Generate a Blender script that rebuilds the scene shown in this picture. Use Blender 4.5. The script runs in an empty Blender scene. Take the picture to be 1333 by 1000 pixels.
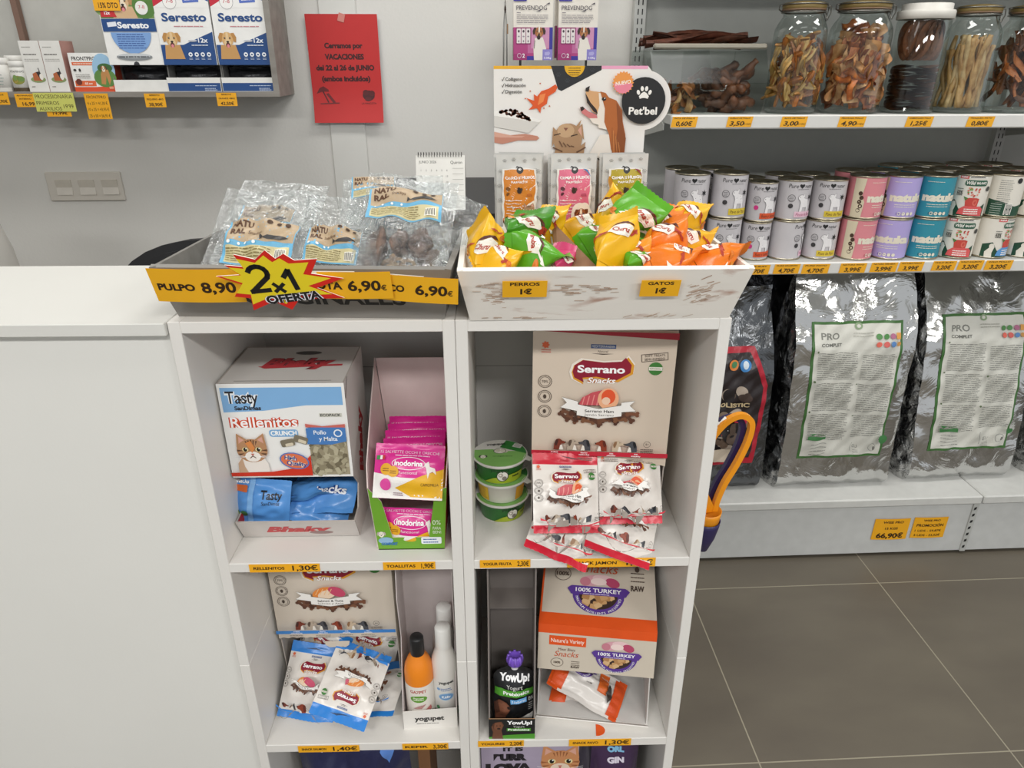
import bpy, math, random
from mathutils import Vector, Matrix
from mathutils.geometry import tessellate_polygon

PI = math.pi
SC = bpy.context.scene
COL = SC.collection

# ---------------------------------------------------------------- camera, world, lights, exposure
_cd = bpy.data.cameras.new('camera')
_cam = bpy.data.objects.new('camera', _cd)
COL.objects.link(_cam)
_cd.sensor_fit = 'HORIZONTAL'
_cd.sensor_width = 36.0
_cd.lens = 25.0
_cd.clip_start = 0.02
_cam.location = (0, 0, 1.5)
_cam.rotation_euler = (math.radians(90 - 24.4), 0, math.radians(-1.3))
SC.camera = _cam

_w = bpy.data.worlds.new('daylight')
SC.world = _w
_w.use_nodes = True
_w.node_tree.nodes['Background'].inputs[0].default_value = (0.95, 0.98, 1.0, 1)
_w.node_tree.nodes['Background'].inputs[1].default_value = 0.54

SC.view_settings.view_transform = 'Standard'
SC.view_settings.look = 'None'
SC.view_settings.gamma = 1.0
SC.view_settings.use_curve_mapping = False
SC.view_settings.exposure = 0.22

ROOM = math.radians(1.6)          # the room is turned a touch against the display cabinet
def room(p):
    c, s = math.cos(ROOM), math.sin(ROOM)
    return Vector((p[0] * c - p[1] * s, p[0] * s + p[1] * c, p[2]))

CEIL = 2.75
LAMPS = [(-1.0, 1.5), (0.55, 1.5), (2.1, 1.5), (-1.15, 0.45), (0.55, 0.45), (2.25, 0.45), (-1.15, -1.3), (0.55, -1.3), (2.25, -1.3)]  # back row added to brighten the rear wall and the metal shelving
for _x, _y in LAMPS:
    _ld = bpy.data.lights.new('ceiling_lamp_light', 'AREA')
    _ld.shape = 'RECTANGLE'
    _ld.size, _ld.size_y = 0.9, 0.34
    _ld.energy = 10 if _y > 1 else (2.5 if _y > 0 else 32)
    _ld.color = (1.0, 0.99, 0.965)
    _lo = bpy.data.objects.new('ceiling_lamp_light', _ld)
    _lo.location = room((_x, _y, CEIL - 0.03))
    _lo.rotation_euler = (0, 0, ROOM)
    COL.objects.link(_lo)

# ---------------------------------------------------------------- materials
def lin(h):
    h = h.lstrip('#')
    out = []
    for i in (0, 2, 4):
        c = int(h[i:i + 2], 16) / 255.0
        out.append(c / 12.92 if c <= 0.04045 else ((c + 0.055) / 1.055) ** 2.4)
    return (*out, 1)
_MATS = {}
def C(hexcol, rough=0.5, metal=0.0, var=0.04, scale=30.0, bump=0.0, bscale=60.0, coat=0.0, spec=0.5):
    """plain coloured surface with a little procedural unevenness"""
    key = (hexcol, rough, metal, var, scale, bump, bscale, coat, spec)
    if key in _MATS: return _MATS[key]
    m = bpy.data.materials.new('surface_' + hexcol.lstrip('#'))
    m.use_nodes = True
    nt = m.node_tree; b = nt.nodes['Principled BSDF']
    b.inputs['Roughness'].default_value = rough
    b.inputs['Metallic'].default_value = metal
    b.inputs['Specular IOR Level'].default_value = spec
    if coat: b.inputs['Coat Weight'].default_value = coat
    col = lin(hexcol)
    b.inputs['Base Color'].default_value = col
    tc = nt.nodes.new('ShaderNodeTexCoord')
    if var:
        n = nt.nodes.new('ShaderNodeTexNoise'); n.inputs['Scale'].default_value = scale; n.inputs['Detail'].default_value = 3
        r = nt.nodes.new('ShaderNodeValToRGB')
        r.color_ramp.elements[0].position = 0.3; r.color_ramp.elements[1].position = 0.7
        r.color_ramp.elements[0].color = tuple(c * (1 - var) for c in col[:3]) + (1,)
        r.color_ramp.elements[1].color = tuple(min(1, c * (1 + var)) for c in col[:3]) + (1,)
        nt.links.new(tc.outputs['Object'], n.inputs['Vector']); nt.links.new(n.outputs['Fac'], r.inputs['Fac'])
        nt.links.new(r.outputs['Color'], b.inputs['Base Color'])
    if bump:
        n2 = nt.nodes.new('ShaderNodeTexNoise'); n2.inputs['Scale'].default_value = bscale; n2.inputs['Detail'].default_value = 4
        bp = nt.nodes.new('ShaderNodeBump'); bp.inputs['Strength'].default_value = bump; bp.inputs['Distance'].default_value = 0.01
        nt.links.new(tc.outputs['Object'], n2.inputs['Vector']); nt.links.new(n2.outputs['Fac'], bp.inputs['Height'])
        nt.links.new(bp.outputs['Normal'], b.inputs['Normal'])
    _MATS[key] = m
    return m
def P(h): return C(h, 0.45, var=0.015)                      # ink on card
def G(h): return C(h, 0.28, var=0.03, bump=0.10, bscale=45)  # glossy film
_MATCACHE = {}
def noise_mix(name, c1, c2, scale=(8, 8, 8), lo=0.4, hi=0.6, rough=0.6, detail=6, bump=0.0, metal=0.0, dist=0.0):
    if name in _MATCACHE: return _MATCACHE[name]
    m = bpy.data.materials.new(name); m.use_nodes = True
    nt = m.node_tree; b = nt.nodes['Principled BSDF']
    b.inputs['Roughness'].default_value = rough; b.inputs['Metallic'].default_value = metal
    tc = nt.nodes.new('ShaderNodeTexCoord'); mp = nt.nodes.new('ShaderNodeMapping')
    mp.inputs['Scale'].default_value = scale
    n = nt.nodes.new('ShaderNodeTexNoise'); n.inputs['Scale'].default_value = 1; n.inputs['Detail'].default_value = detail
    n.inputs['Distortion'].default_value = dist
    r = nt.nodes.new('ShaderNodeValToRGB')
    r.color_ramp.elements[0].position = lo; r.color_ramp.elements[1].position = hi
    r.color_ramp.elements[0].color = lin(c1); r.color_ramp.elements[1].color = lin(c2)
    nt.links.new(tc.outputs['Object'], mp.inputs['Vector']); nt.links.new(mp.outputs['Vector'], n.inputs['Vector'])
    nt.links.new(n.outputs['Fac'], r.inputs['Fac']); nt.links.new(r.outputs['Color'], b.inputs['Base Color'])
    if bump:
        bp = nt.nodes.new('ShaderNodeBump'); bp.inputs['Strength'].default_value = bump; bp.inputs['Distance'].default_value = 0.01
        nt.links.new(n.outputs['Fac'], bp.inputs['Height']); nt.links.new(bp.outputs['Normal'], b.inputs['Normal'])
    _MATCACHE[name] = m
    return m
def clear_film(name, gloss=0.10, rough=0.08, tint='#f6f8f8', bump=0.3, bscale=30, haze=0.0, edge=0.5):
    """thin clear plastic or glass: mostly passes light, mirrors a little, more at the edge"""
    if name in _MATCACHE: return _MATCACHE[name]
    m = bpy.data.materials.new(name); m.use_nodes = True
    nt = m.node_tree; nt.nodes.clear()
    out = nt.nodes.new('ShaderNodeOutputMaterial')
    tr = nt.nodes.new('ShaderNodeBsdfTransparent'); tr.inputs[0].default_value = lin(tint)
    gl = nt.nodes.new('ShaderNodeBsdfGlossy'); gl.inputs['Roughness'].default_value = rough
    lw = nt.nodes.new('ShaderNodeLayerWeight'); lw.inputs['Blend'].default_value = 0.25
    mr = nt.nodes.new('ShaderNodeMapRange'); mr.inputs['To Min'].default_value = gloss; mr.inputs['To Max'].default_value = gloss + edge
    mx = nt.nodes.new('ShaderNodeMixShader')
    nt.links.new(lw.outputs['Facing'], mr.inputs['Value']); nt.links.new(mr.outputs[0], mx.inputs[0])
    nt.links.new(gl.outputs[0], mx.inputs[2])
    if haze:
        df = nt.nodes.new('ShaderNodeBsdfDiffuse'); df.inputs[0].default_value = (0.8, 0.8, 0.8, 1)
        m2 = nt.nodes.new('ShaderNodeMixShader'); m2.inputs[0].default_value = haze
        nt.links.new(tr.outputs[0], m2.inputs[1]); nt.links.new(df.outputs[0], m2.inputs[2]); nt.links.new(m2.outputs[0], mx.inputs[1])
    else:
        nt.links.new(tr.outputs[0], mx.inputs[1])
    if bump:
        tc = nt.nodes.new('ShaderNodeTexCoord')
        n = nt.nodes.new('ShaderNodeTexNoise'); n.inputs['Scale'].default_value = bscale; n.inputs['Detail'].default_value = 4
        n.inputs['Distortion'].default_value = 0.8
        bp = nt.nodes.new('ShaderNodeBump'); bp.inputs['Strength'].default_value = bump; bp.inputs['Distance'].default_value = 0.02
        nt.links.new(tc.outputs['Object'], n.inputs['Vector']); nt.links.new(n.outputs['Fac'], bp.inputs['Height'])
        nt.links.new(bp.outputs['Normal'], gl.inputs['Normal'])
    nt.links.new(mx.outputs[0], out.inputs[0])
    _MATCACHE[name] = m
    return m
def foil(name, col='#c9c9c8', rough=0.16, bump=0.55, scale=14):
    if name in _MATCACHE: return _MATCACHE[name]
    m = bpy.data.materials.new(name); m.use_nodes = True
    nt = m.node_tree; b = nt.nodes['Principled BSDF']
    b.inputs['Base Color'].default_value = lin(col); b.inputs['Metallic'].default_value = 1.0; b.inputs['Roughness'].default_value = rough
    tc = nt.nodes.new('ShaderNodeTexCoord')
    n = nt.nodes.new('ShaderNodeTexNoise'); n.inputs['Scale'].default_value = scale; n.inputs['Detail'].default_value = 5; n.inputs['Distortion'].default_value = 1.2
    v = nt.nodes.new('ShaderNodeTexVoronoi'); v.inputs['Scale'].default_value = scale * 1.6; v.feature = 'SMOOTH_F1'
    ad = nt.nodes.new('ShaderNodeMath'); ad.operation = 'ADD'
    bp = nt.nodes.new('ShaderNodeBump'); bp.inputs['Strength'].default_value = bump; bp.inputs['Distance'].default_value = 0.03
    nt.links.new(tc.outputs['Object'], n.inputs['Vector']); nt.links.new(tc.outputs['Object'], v.inputs['Vector'])
    nt.links.new(n.outputs['Fac'], ad.inputs[0]); nt.links.new(v.outputs['Distance'], ad.inputs[1])
    nt.links.new(ad.outputs[0], bp.inputs['Height']); nt.links.new(bp.outputs['Normal'], b.inputs['Normal'])
    _MATCACHE[name] = m
    return m
def mat(x):
    return P(x) if isinstance(x, str) else x

# ---------------------------------------------------------------- text outlines
_TXT = {}
_FONT = None
def text_mesh(s, bold=0.0, shear=0.0, space=1.0):
    key = (s, bold, shear, space)
    if key in _TXT: return _TXT[key]
    cu = bpy.data.curves.new('lettering', 'FONT')
    cu.body = s; cu.size = 1.0; cu.resolution_u = 3; cu.offset = bold; cu.shear = shear; cu.space_character = space
    cu.fill_mode = 'FRONT'; cu.extrude = 0
    ob = bpy.data.objects.new('lettering', cu)
    me = ob.to_mesh()
    vs = [(v.co.x, v.co.y) for v in me.vertices]
    fs = [tuple(p.vertices) for p in me.polygons]
    ob.to_mesh_clear()
    bpy.data.objects.remove(ob); bpy.data.curves.remove(cu)
    if not vs: vs = [(0, 0), (0.01, 0), (0, 0.01)]
    bb = (min(v[0] for v in vs), max(v[0] for v in vs), min(v[1] for v in vs), max(v[1] for v in vs))
    _TXT[key] = (vs, fs, bb)
    return _TXT[key]

# ---------------------------------------------------------------- mesh collector
class MB:
    def __init__(s):
        s.v = []; s.f = []; s.m = []; s.sm = []; s.mats = []; s.M = Matrix()
    def mi(s, m):
        m = mat(m)
        if m not in s.mats: s.mats.append(m)
        return s.mats.index(m)
    def raw(s, vs, fs, m, smooth=False, xf=True):
        o = len(s.v)
        s.v += [tuple(s.M @ Vector(p)) if xf else tuple(p) for p in vs]
        if isinstance(m, (list, tuple)):
            for f, k in zip(fs, m): s.f.append(tuple(i + o for i in f)); s.m.append(s.mi(k)); s.sm.append(smooth)
        else:
            k = s.mi(m)
            for f in fs: s.f.append(tuple(i + o for i in f)); s.m.append(k); s.sm.append(smooth)
        return s
    def box(s, lo, hi, m, bev=0.0):
        x0, y0, z0 = lo; x1, y1, z1 = hi
        if bev <= 0:
            vs = [(x0, y0, z0), (x1, y0, z0), (x1, y1, z0), (x0, y1, z0), (x0, y0, z1), (x1, y0, z1), (x1, y1, z1), (x0, y1, z1)]
            return s.raw(vs, [(0, 3, 2, 1), (4, 5, 6, 7), (0, 1, 5, 4), (1, 2, 6, 5), (2, 3, 7, 6), (3, 0, 4, 7)], m)
        b = bev; vs = []; idx = {}
        for i, X in enumerate((x0, x1)):
            for j, Y in enumerate((y0, y1)):
                for k, Z in enumerate((z0, z1)):
                    dx, dy, dz = (b, -b)[i], (b, -b)[j], (b, -b)[k]
                    for a, p in enumerate(((X, Y + dy, Z + dz), (X + dx, Y, Z + dz), (X + dx, Y + dy, Z))):
                        idx[i, j, k, a] = len(vs); vs.append(p)
        I = lambda *a: idx[a]
        fs = [(I(0,0,0,0), I(0,0,1,0), I(0,1,1,0), I(0,1,0,0)), (I(1,0,0,0), I(1,1,0,0), I(1,1,1,0), I(1,0,1,0)),
              (I(0,0,0,1), I(1,0,0,1), I(1,0,1,1), I(0,0,1,1)), (I(0,1,0,1), I(0,1,1,1), I(1,1,1,1), I(1,1,0,1)),
              (I(0,0,0,2), I(0,1,0,2), I(1,1,0,2), I(1,0,0,2)), (I(0,0,1,2), I(1,0,1,2), I(1,1,1,2), I(0,1,1,2))]
        for k in (0, 1):
            for j in (0, 1): fs.append((I(0,j,k,1), I(1,j,k,1), I(1,j,k,2), I(0,j,k,2)))
            for i in (0, 1): fs.append((I(i,0,k,0), I(i,1,k,0), I(i,1,k,2), I(i,0,k,2)))
        for i in (0, 1):
            for j in (0, 1): fs.append((I(i,j,0,0), I(i,j,1,0), I(i,j,1,1), I(i,j,0,1)))
        for i in (0, 1):
            for j in (0, 1):
                for k in (0, 1): fs.append((I(i,j,k,0), I(i,j,k,1), I(i,j,k,2)))
        return s.raw(vs, fs, m)
    def panel(s, pts, th, m, m2=None):
        """a sheet: planar polygon pts (3D), thickness th to the back of its normal; m2 for the back and the edges"""
        pts = [Vector(p) for p in pts]; n = Vector((0, 0, 0))
        for i in range(len(pts)):
            a, b = pts[i], pts[(i + 1) % len(pts)]
            n += a.cross(b)
        n.normalize()
        k = len(pts); vs = pts + [p - n * th for p in pts]
        fs = [tuple(range(k)), tuple(range(2 * k - 1, k - 1, -1))]; ms = [m, m2 or m]
        for i in range(k):
            j = (i + 1) % k; fs.append((i, i + k, j + k, j)); ms.append(m2 or m)
        return s.raw(vs, fs, ms)
    def prism(s, pts, y0, y1, m, m2=None):
        """outline pts in x,z pulled from y0 to y1"""
        return s.panel([(x, y0, z) for x, z in pts], y1 - y0, m, m2) if area2(pts) > 0 else s.panel([(x, y0, z) for x, z in reversed(pts)], y1 - y0, m, m2)
    def lathe(s, prof, m, seg=32, smooth=True, c=(0, 0, 0)):
        """prof: (r, z) from the bottom up; m one material or one for each band"""
        vs = []; fs = []; ms = []
        for r, z in prof:
            for k in range(seg):
                a = 2 * PI * k / seg; vs.append((c[0] + r * math.cos(a), c[1] + r * math.sin(a), c[2] + z))
        for i in range(len(prof) - 1):
            for k in range(seg):
                j = (k + 1) % seg
                fs.append((i * seg + k, i * seg + j, (i + 1) * seg + j, (i + 1) * seg + k))
                ms.append(m[i] if isinstance(m, (list, tuple)) else m)
        return s.raw(vs, fs, ms, smooth)
    def tube(s, path, r, m, seg=8, closed=False, smooth=True):
        path = [Vector(p) for p in path]; n = len(path); vs = []; fs = []
        up = Vector((0.13, 0.21, 0.97))
        for i, p in enumerate(path):
            t = (path[(i + 1) % n] - path[i - 1]) if closed or 0 < i < n - 1 else (path[1] - path[0] if i == 0 else path[-1] - path[-2])
            t.normalize(); x = t.cross(up)
            if x.length < 1e-4: x = t.cross(Vector((1, 0, 0)))
            x.normalize(); y = t.cross(x)
            rr = r(i / max(1, n - 1)) if callable(r) else r
            for k in range(seg):
                a = 2 * PI * k / seg; vs.append(p + x * rr * math.cos(a) + y * rr * math.sin(a))
        for i in range(n if closed else n - 1):
            i2 = (i + 1) % n
            for k in range(seg):
                j = (k + 1) % seg; fs.append((i * seg + k, i * seg + j, i2 * seg + j, i2 * seg + k))
        if not closed: fs += [tuple(range(seg - 1, -1, -1)), tuple(range((n - 1) * seg, n * seg))]
        return s.raw(vs, fs, m, smooth)
    def grid(s, fn, nu, nv, m, smooth=True, flip=False):
        """fn(i/nu, j/nv) -> point; m may be a function of (u, v)"""
        vs = [fn(i / nu, j / nv) for j in range(nv + 1) for i in range(nu + 1)]
        fs = []; ms = []
        for j in range(nv):
            for i in range(nu):
                a = j * (nu + 1) + i; f = (a, a + 1, a + nu + 2, a + nu + 1)
                fs.append(f[::-1] if flip else f)
                ms.append(m((i + .5) / nu, (j + .5) / nv) if callable(m) else m)
        return s.raw(vs, fs, ms, smooth)
    def flat(s, o, u=(1, 0, 0), v=(0, 0, 1), **k):
        """drawing surface on a flat face: o its lower left corner, u and v its axes (metres)"""
        o, u, v = Vector(o), Vector(u), Vector(v); n = u.cross(v).normalized()
        return Surf(s, lambda a, b: (o + u * a + v * b, n), **k)
    def build(s, name, parent=None, loc=None):
        me = bpy.data.meshes.new(name)
        me.from_pydata(s.v, [], s.f)
        for m in s.mats: me.materials.append(m)
        me.polygons.foreach_set('material_index', s.m)
        me.polygons.foreach_set('use_smooth', s.sm)
        me.update()
        ob = bpy.data.objects.new(name, me); COL.objects.link(ob)
        if parent is not None: ob.parent = parent
        if loc is not None: ob.location = loc
        return ob
def area2(p):
    return sum(p[i][0] * p[(i + 1) % len(p)][1] - p[(i + 1) % len(p)][0] * p[i][1] for i in range(len(p)))

class Surf:
    """print on a surface: shapes given in its own (u, v), laid down in thin layers one above the other"""
    def __init__(s, mb, fn, maxlen=None, base=0.00022, step=0.00005, A=(1, 0, 0, 1, 0, 0), ctr=None):
        s.mb, s.fn, s.maxlen, s.base, s.step, s.A, s.ctr = mb, fn, maxlen, base, step, A, ctr or [0]
    def sub(s, u, v, sc=1.0, rot=0.0, sy=None):
        a, b, c, d, e, f = s.A; sy = sc if sy is None else sy
        co, si = math.cos(rot), math.sin(rot)
        p, q, r, t = co * sc, si * sc, -si * sy, co * sy
        return Surf(s.mb, s.fn, s.maxlen, s.base, s.step,
                    (a * p + c * q, b * p + d * q, a * r + c * t, b * r + d * t, a * u + c * v + e, b * u + d * v + f), s.ctr)
    def _m(s, p):
        a, b, c, d, e, f = s.A
        return (a * p[0] + c * p[1] + e, b * p[0] + d * p[1] + f)
    def put(s, pts, faces, m):
        pts = [s._m(p) for p in pts]
        if s.maxlen:
            tris = []
            for f in faces:
                for k in range(1, len(f) - 1): tris.append((f[0], f[k], f[k + 1]))
            pts, faces = split_long(pts, tris, s.maxlen)
        off = s.base + s.ctr[0] * s.step; s.ctr[0] += 1
        vs = []
        for p in pts:
            q, n = s.fn(p[0], p[1]); vs.append(q + n * off)
        s.mb.raw(vs, faces, m, False)
    def poly(s, pts, m):
        if len(pts) <= 4 and convex(pts): fs = [tuple(range(len(pts)))]
        else: fs = [tuple(t) for t in tessellate_polygon([[Vector((p[0], p[1], 0)) for p in pts]])]
        s.put(pts, fs, m)
    def rect(s, u0, v0, u1, v1, m): s.poly([(u0, v0), (u1, v0), (u1, v1), (u0, v1)], m)
    def rrect(s, u0, v0, u1, v1, r, m):
        pts = []
        for cx, cy, a0 in ((u1 - r, v0 + r, -90), (u1 - r, v1 - r, 0), (u0 + r, v1 - r, 90), (u0 + r, v0 + r, 180)):
            for k in range(4):
                a = math.radians(a0 + k * 30); pts.append((cx + r * math.cos(a), cy + r * math.sin(a)))
        s.poly(pts, m)
    def ell(s, u, v, ru, rv, m, rot=0.0, n=18):
        co, si = math.cos(rot), math.sin(rot); pts = []
        for k in range(n):
            a = 2 * PI * k / n; x, y = ru * math.cos(a), rv * math.sin(a)
            pts.append((u + x * co - y * si, v + x * si + y * co))
        s.put(pts, [tuple(range(n))], m)
    def ring(s, u, v, ru, rv, w, m, n=22):
        pts = []
        for k in range(n):
            a = 2 * PI * k / n
            pts += [(u + ru * math.cos(a), v + rv * math.sin(a)), (u + (ru - w) * math.cos(a), v + (rv - w) * math.sin(a))]
        s.put(pts, [(2 * k, 2 * ((k + 1) % n), 2 * ((k + 1) % n) + 1, 2 * k + 1) for k in range(n)], m)
    def star(s, u, v, r0, r1, n, m, rot=0.0, sy=1.0):
        s.poly([(u + (r0, r1)[k % 2] * math.cos(rot + PI * k / n), v + sy * (r0, r1)[k % 2] * math.sin(rot + PI * k / n)) for k in range(2 * n)], m)
    def stroke(s, pts, w, m):
        for a, b in zip(pts, pts[1:]):
            d = math.hypot(b[0] - a[0], b[1] - a[1]) or 1
            x, y = (b[0] - a[0]) / d * w / 2, (b[1] - a[1]) / d * w / 2
            s.poly([(a[0] - x * .4 + y, a[1] - y * .4 - x), (b[0] + x * .4 + y, b[1] + y * .4 - x), (b[0] + x * .4 - y, b[1] + y * .4 + x), (a[0] - x * .4 - y, a[1] - y * .4 + x)], m)
            s.ctr[0] -= 1
        s.ctr[0] += 1
    def text(s, t, u, v, h, m, w=None, al='C', bold=0.0, shear=0.0, rot=0.0, sx=1.0, space=1.0):
        """t with capital height h, centred on v; w sets the printed width"""
        vs, fs, bb = text_mesh(t, bold, shear, space)
        hb = text_mesh('H', bold, 0.0, 1.0)[2]
        k = h / (hb[3] - hb[2]); wid = (bb[1] - bb[0])
        kx = w / wid if w else k * sx
        x0 = {'C': -wid / 2, 'L': 0, 'R': -wid}[al]
        yc = (hb[2] + hb[3]) / 2; co, si = math.cos(rot), math.sin(rot); pts = []
        for x, y in vs:
            a, b = (x - bb[0] + x0) * kx, (y - yc) * k
            pts.append((u + a * co - b * si, v + a * si + b * co))
        s.put(pts, fs, m)
    def arc_text(s, t, u, v, r, h, m, a0, a1, bold=0.0, inside=False):
        n = len(t)
        for i, ch in enumerate(t):
            if ch == ' ': continue
            a = math.radians(a0 + (a1 - a0) * (i + .5) / n)
            s.text(ch, u + r * math.cos(a), v + r * math.sin(a), h, m, bold=bold, rot=a + (PI / 2 if inside else -PI / 2))
            s.ctr[0] -= 1
        s.ctr[0] += 1
    def lines(s, u0, v0, u1, n, dv, th, m, seed=1, ragged=0.15):
        """rows of print too small to read"""
        rr = random.Random(seed)
        for k in range(n):
            e = u1 - rr.random() * ragged * (u1 - u0); x = u0; y = v0 - k * dv
            while x < e - 1e-6:
                x2 = min(e, x + (u1 - u0) * rr.uniform(.06, .2)); s.rect(x, y - th / 2, x2, y + th / 2, m); s.ctr[0] -= 1
                x = x2 + (u1 - u0) * 0.018
        s.ctr[0] += 1
def convex(p):
    sg = 0
    for i in range(len(p)):
        a, b, c = p[i], p[(i + 1) % len(p)], p[(i + 2) % len(p)]
        z = (b[0] - a[0]) * (c[1] - b[1]) - (b[1] - a[1]) * (c[0] - b[0])
        if z * sg < 0: return False
        if z: sg = z
    return True
def split_long(pts, tris, L):
    pts = list(pts); out = []; mid = {}; st = list(tris); L2 = L * L
    def d2(a, b): return (pts[a][0] - pts[b][0]) ** 2 + (pts[a][1] - pts[b][1]) ** 2
    def md(a, b):
        k = (min(a, b), max(a, b))
        if k not in mid:
            mid[k] = len(pts); pts.append(((pts[a][0] + pts[b][0]) / 2, (pts[a][1] + pts[b][1]) / 2))
        return mid[k]
    while st:
        a, b, c = st.pop()
        e = max((d2(a, b), 0), (d2(b, c), 1), (d2(c, a), 2))
        if e[0] <= L2: out.append((a, b, c)); continue
        if e[1] == 1: a, b, c = b, c, a
        elif e[1] == 2: a, b, c = c, a, b
        q = md(a, b); st += [(a, q, c), (q, b, c)]
    return pts, out

# ---------------------------------------------------------------- objects
def tag(o, label, cat, group=None, kind=None):
    o['label'] = label; o['category'] = cat
    if group: o['group'] = group
    if kind: o['kind'] = kind
    return o
def empty(name, label, cat, group=None):
    o = bpy.data.objects.new(name, None); COL.objects.link(o); o.empty_display_size = 0.03
    return tag(o, label, cat, group)
def struct(mb, name):
    o = mb.build(name); o['kind'] = 'structure'
    return o
def place(o, p, rz=0.0, inroom=False):
    """p in metres in the cabinet's frame, or in the room's frame"""
    o.location = room(p) if inroom else p
    o.rotation_euler = (0, 0, rz + (ROOM if inroom else 0))
    return o
def span(o, B, T, udir=(1, 0, 0), inroom=False, at=0.0):
    """stand a flat thing (local x, z) between its bottom middle B and its top middle T"""
    B, T, u = Vector(B), Vector(T), Vector(udir)
    v = (T - B).normalized(); u = (u - v * u.dot(v)).normalized(); n = v.cross(u)
    m = Matrix(((u.x, n.x, v.x, 0), (u.y, n.y, v.y, 0), (u.z, n.z, v.z, 0), (0, 0, 0, 1)))
    p = B.lerp(T, at)
    m.translation = p
    if inroom: m = Matrix.Rotation(ROOM, 4, 'Z') @ m
    o.matrix_world = m
    o.location = m.to_translation(); o.rotation_euler = m.to_euler()
    return o
def kids(o): return [c for c in COL.objects if c.parent == o]
def dup(o, label=None, cat=None, group=None, parent=None, ch=None):
    c = o.copy(); COL.objects.link(c)
    if parent is not None: c.parent = parent
    if label: c['label'] = label
    if cat: c['category'] = cat
    if group: c['group'] = group
    for k in (kids(o) if ch is None else ch): dup(k, parent=c)
    return c

# ---------------------------------------------------------------- kinds used more than once
YEL = '#f2ae1c'
def tag_card(label, w, h, items, p, rz=0.0, inroom=False, lean=0.0, col=YEL, group='yellow price tags', name='price_tag', cat='price tag', tape=False, roll=0.0, bend=0.0):
    """flat printed card, lower left corner of its front at p; items (text, u, v, height, width or None, align, bold)"""
    mb = MB()
    cm = C(col, 0.5, var=0.02)
    if bend:
        N = 8
        f = lambda u, v: (Vector((u, -bend * math.sin(PI * u / w), v)), Vector((0, -1, 0)))
        mb.grid(lambda a, b: f(a * w, b * h)[0], N, 1, cm); mb.grid(lambda a, b: f(a * w, b * h)[0] + Vector((0, .0005, 0)), N, 1, cm, flip=True)
        S = Surf(mb, f, maxlen=0.01)
    else:
        mb.box((0, 0, 0), (w, 0.0006, h), cm)
        S = mb.flat((0, 0, 0), base=0.00015)
    for it in items:
        t, u, v, th = it[:4]
        S.text(t, u * w, v * h, th * h, it[7] if len(it) > 7 else '#33200c', w=(it[4] * w if len(it) > 4 and it[4] else None), al=it[5] if len(it) > 5 else 'C', bold=it[6] if len(it) > 6 else 0.02)
    o = mb.build(name); tag(o, label, cat, group)
    o.location = room(p) if inroom else p
    o.rotation_euler = (lean, roll, rz + (ROOM if inroom else 0))
    if tape:
        tb = MB(); tb.box((w * .1, -0.0012, h * .8), (w * .62, -0.0008, h * 1.02), C('#f4f0e4', 0.2, var=0.05)); tb.build('sticky_tape', o)
    return o

def pillow_fn(w, h, T, seal=0.1, seed=1, wr=0.15, bend=0.0, curl=0.0, sideseal=0.04, shape=None):
    rr = random.Random(seed)
    ph = [rr.uniform(0, 6.28) for _ in range(10)]
    fr = [rr.uniform(.6, 1.5) for _ in range(10)]
    def thick(u, v):                      # u, v in metres: u from -w/2, v from 0
        b = v / h; a = min(1, abs(2 * u / (w * (shape(b) if shape else 1))))
        e = max(0.0, 1 - (a / (1 - sideseal)) ** 2.2) ** .9
        t1 = min(max(0, (b - seal) / .30), 1); t2 = min(max(0, (1 - seal - b) / .30), 1)
        t = t1 * t1 * (3 - 2 * t1) * t2 * t2 * (3 - 2 * t2)
        return T * .5 * e * t
    def mid(u, v):
        b = v / h; a = u / w
        k = bend * (4 * b * (1 - b)) + curl * a * a * 4 * w
        edge = min(1, (1 - min(1, abs(2 * a))) * 3) * .6 + .4
        k += wr * T * .25 * edge * math.sin(9 * fr[0] * a + ph[0] + 4 * b) * math.sin(6 * fr[1] * b + ph[1])
        if b < seal or b > 1 - seal: k += min(wr * T * .22, .0011) * math.sin(12 * fr[2] * a + ph[2])
        return k
    def crumple(u, v):
        b = v / h; a = u / w
        x = math.sin(11 * fr[3] * a + 7 * fr[4] * b + ph[3]) * math.sin(13 * fr[5] * b - 6 * a + ph[4]) + .6 * math.sin(23 * fr[6] * a - 11 * b + ph[5]) * math.sin(19 * fr[7] * b + ph[6])
        return wr * T * .22 * x
    def front(u, v):
        t = thick(u, v); c = crumple(u, v) * min(1, t / (T * .25 + 1e-6))
        return Vector((u, mid(u, v) - t + c, v))
    def back(u, v):
        t = thick(u, v)
        return Vector((u, mid(u, v) + t + 0.0004, v))
    return front, back
def with_normal(f, d=0.001):
    def g(u, v):
        p = f(u, v); a = f(u + d, v) - f(u - d, v); b = f(u, v + d) - f(u, v - d)
        n = a.cross(b)
        if n.length < 1e-12: n = Vector((0, -1, 0))
        n.normalize()
        return p, n
    return g
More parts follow.
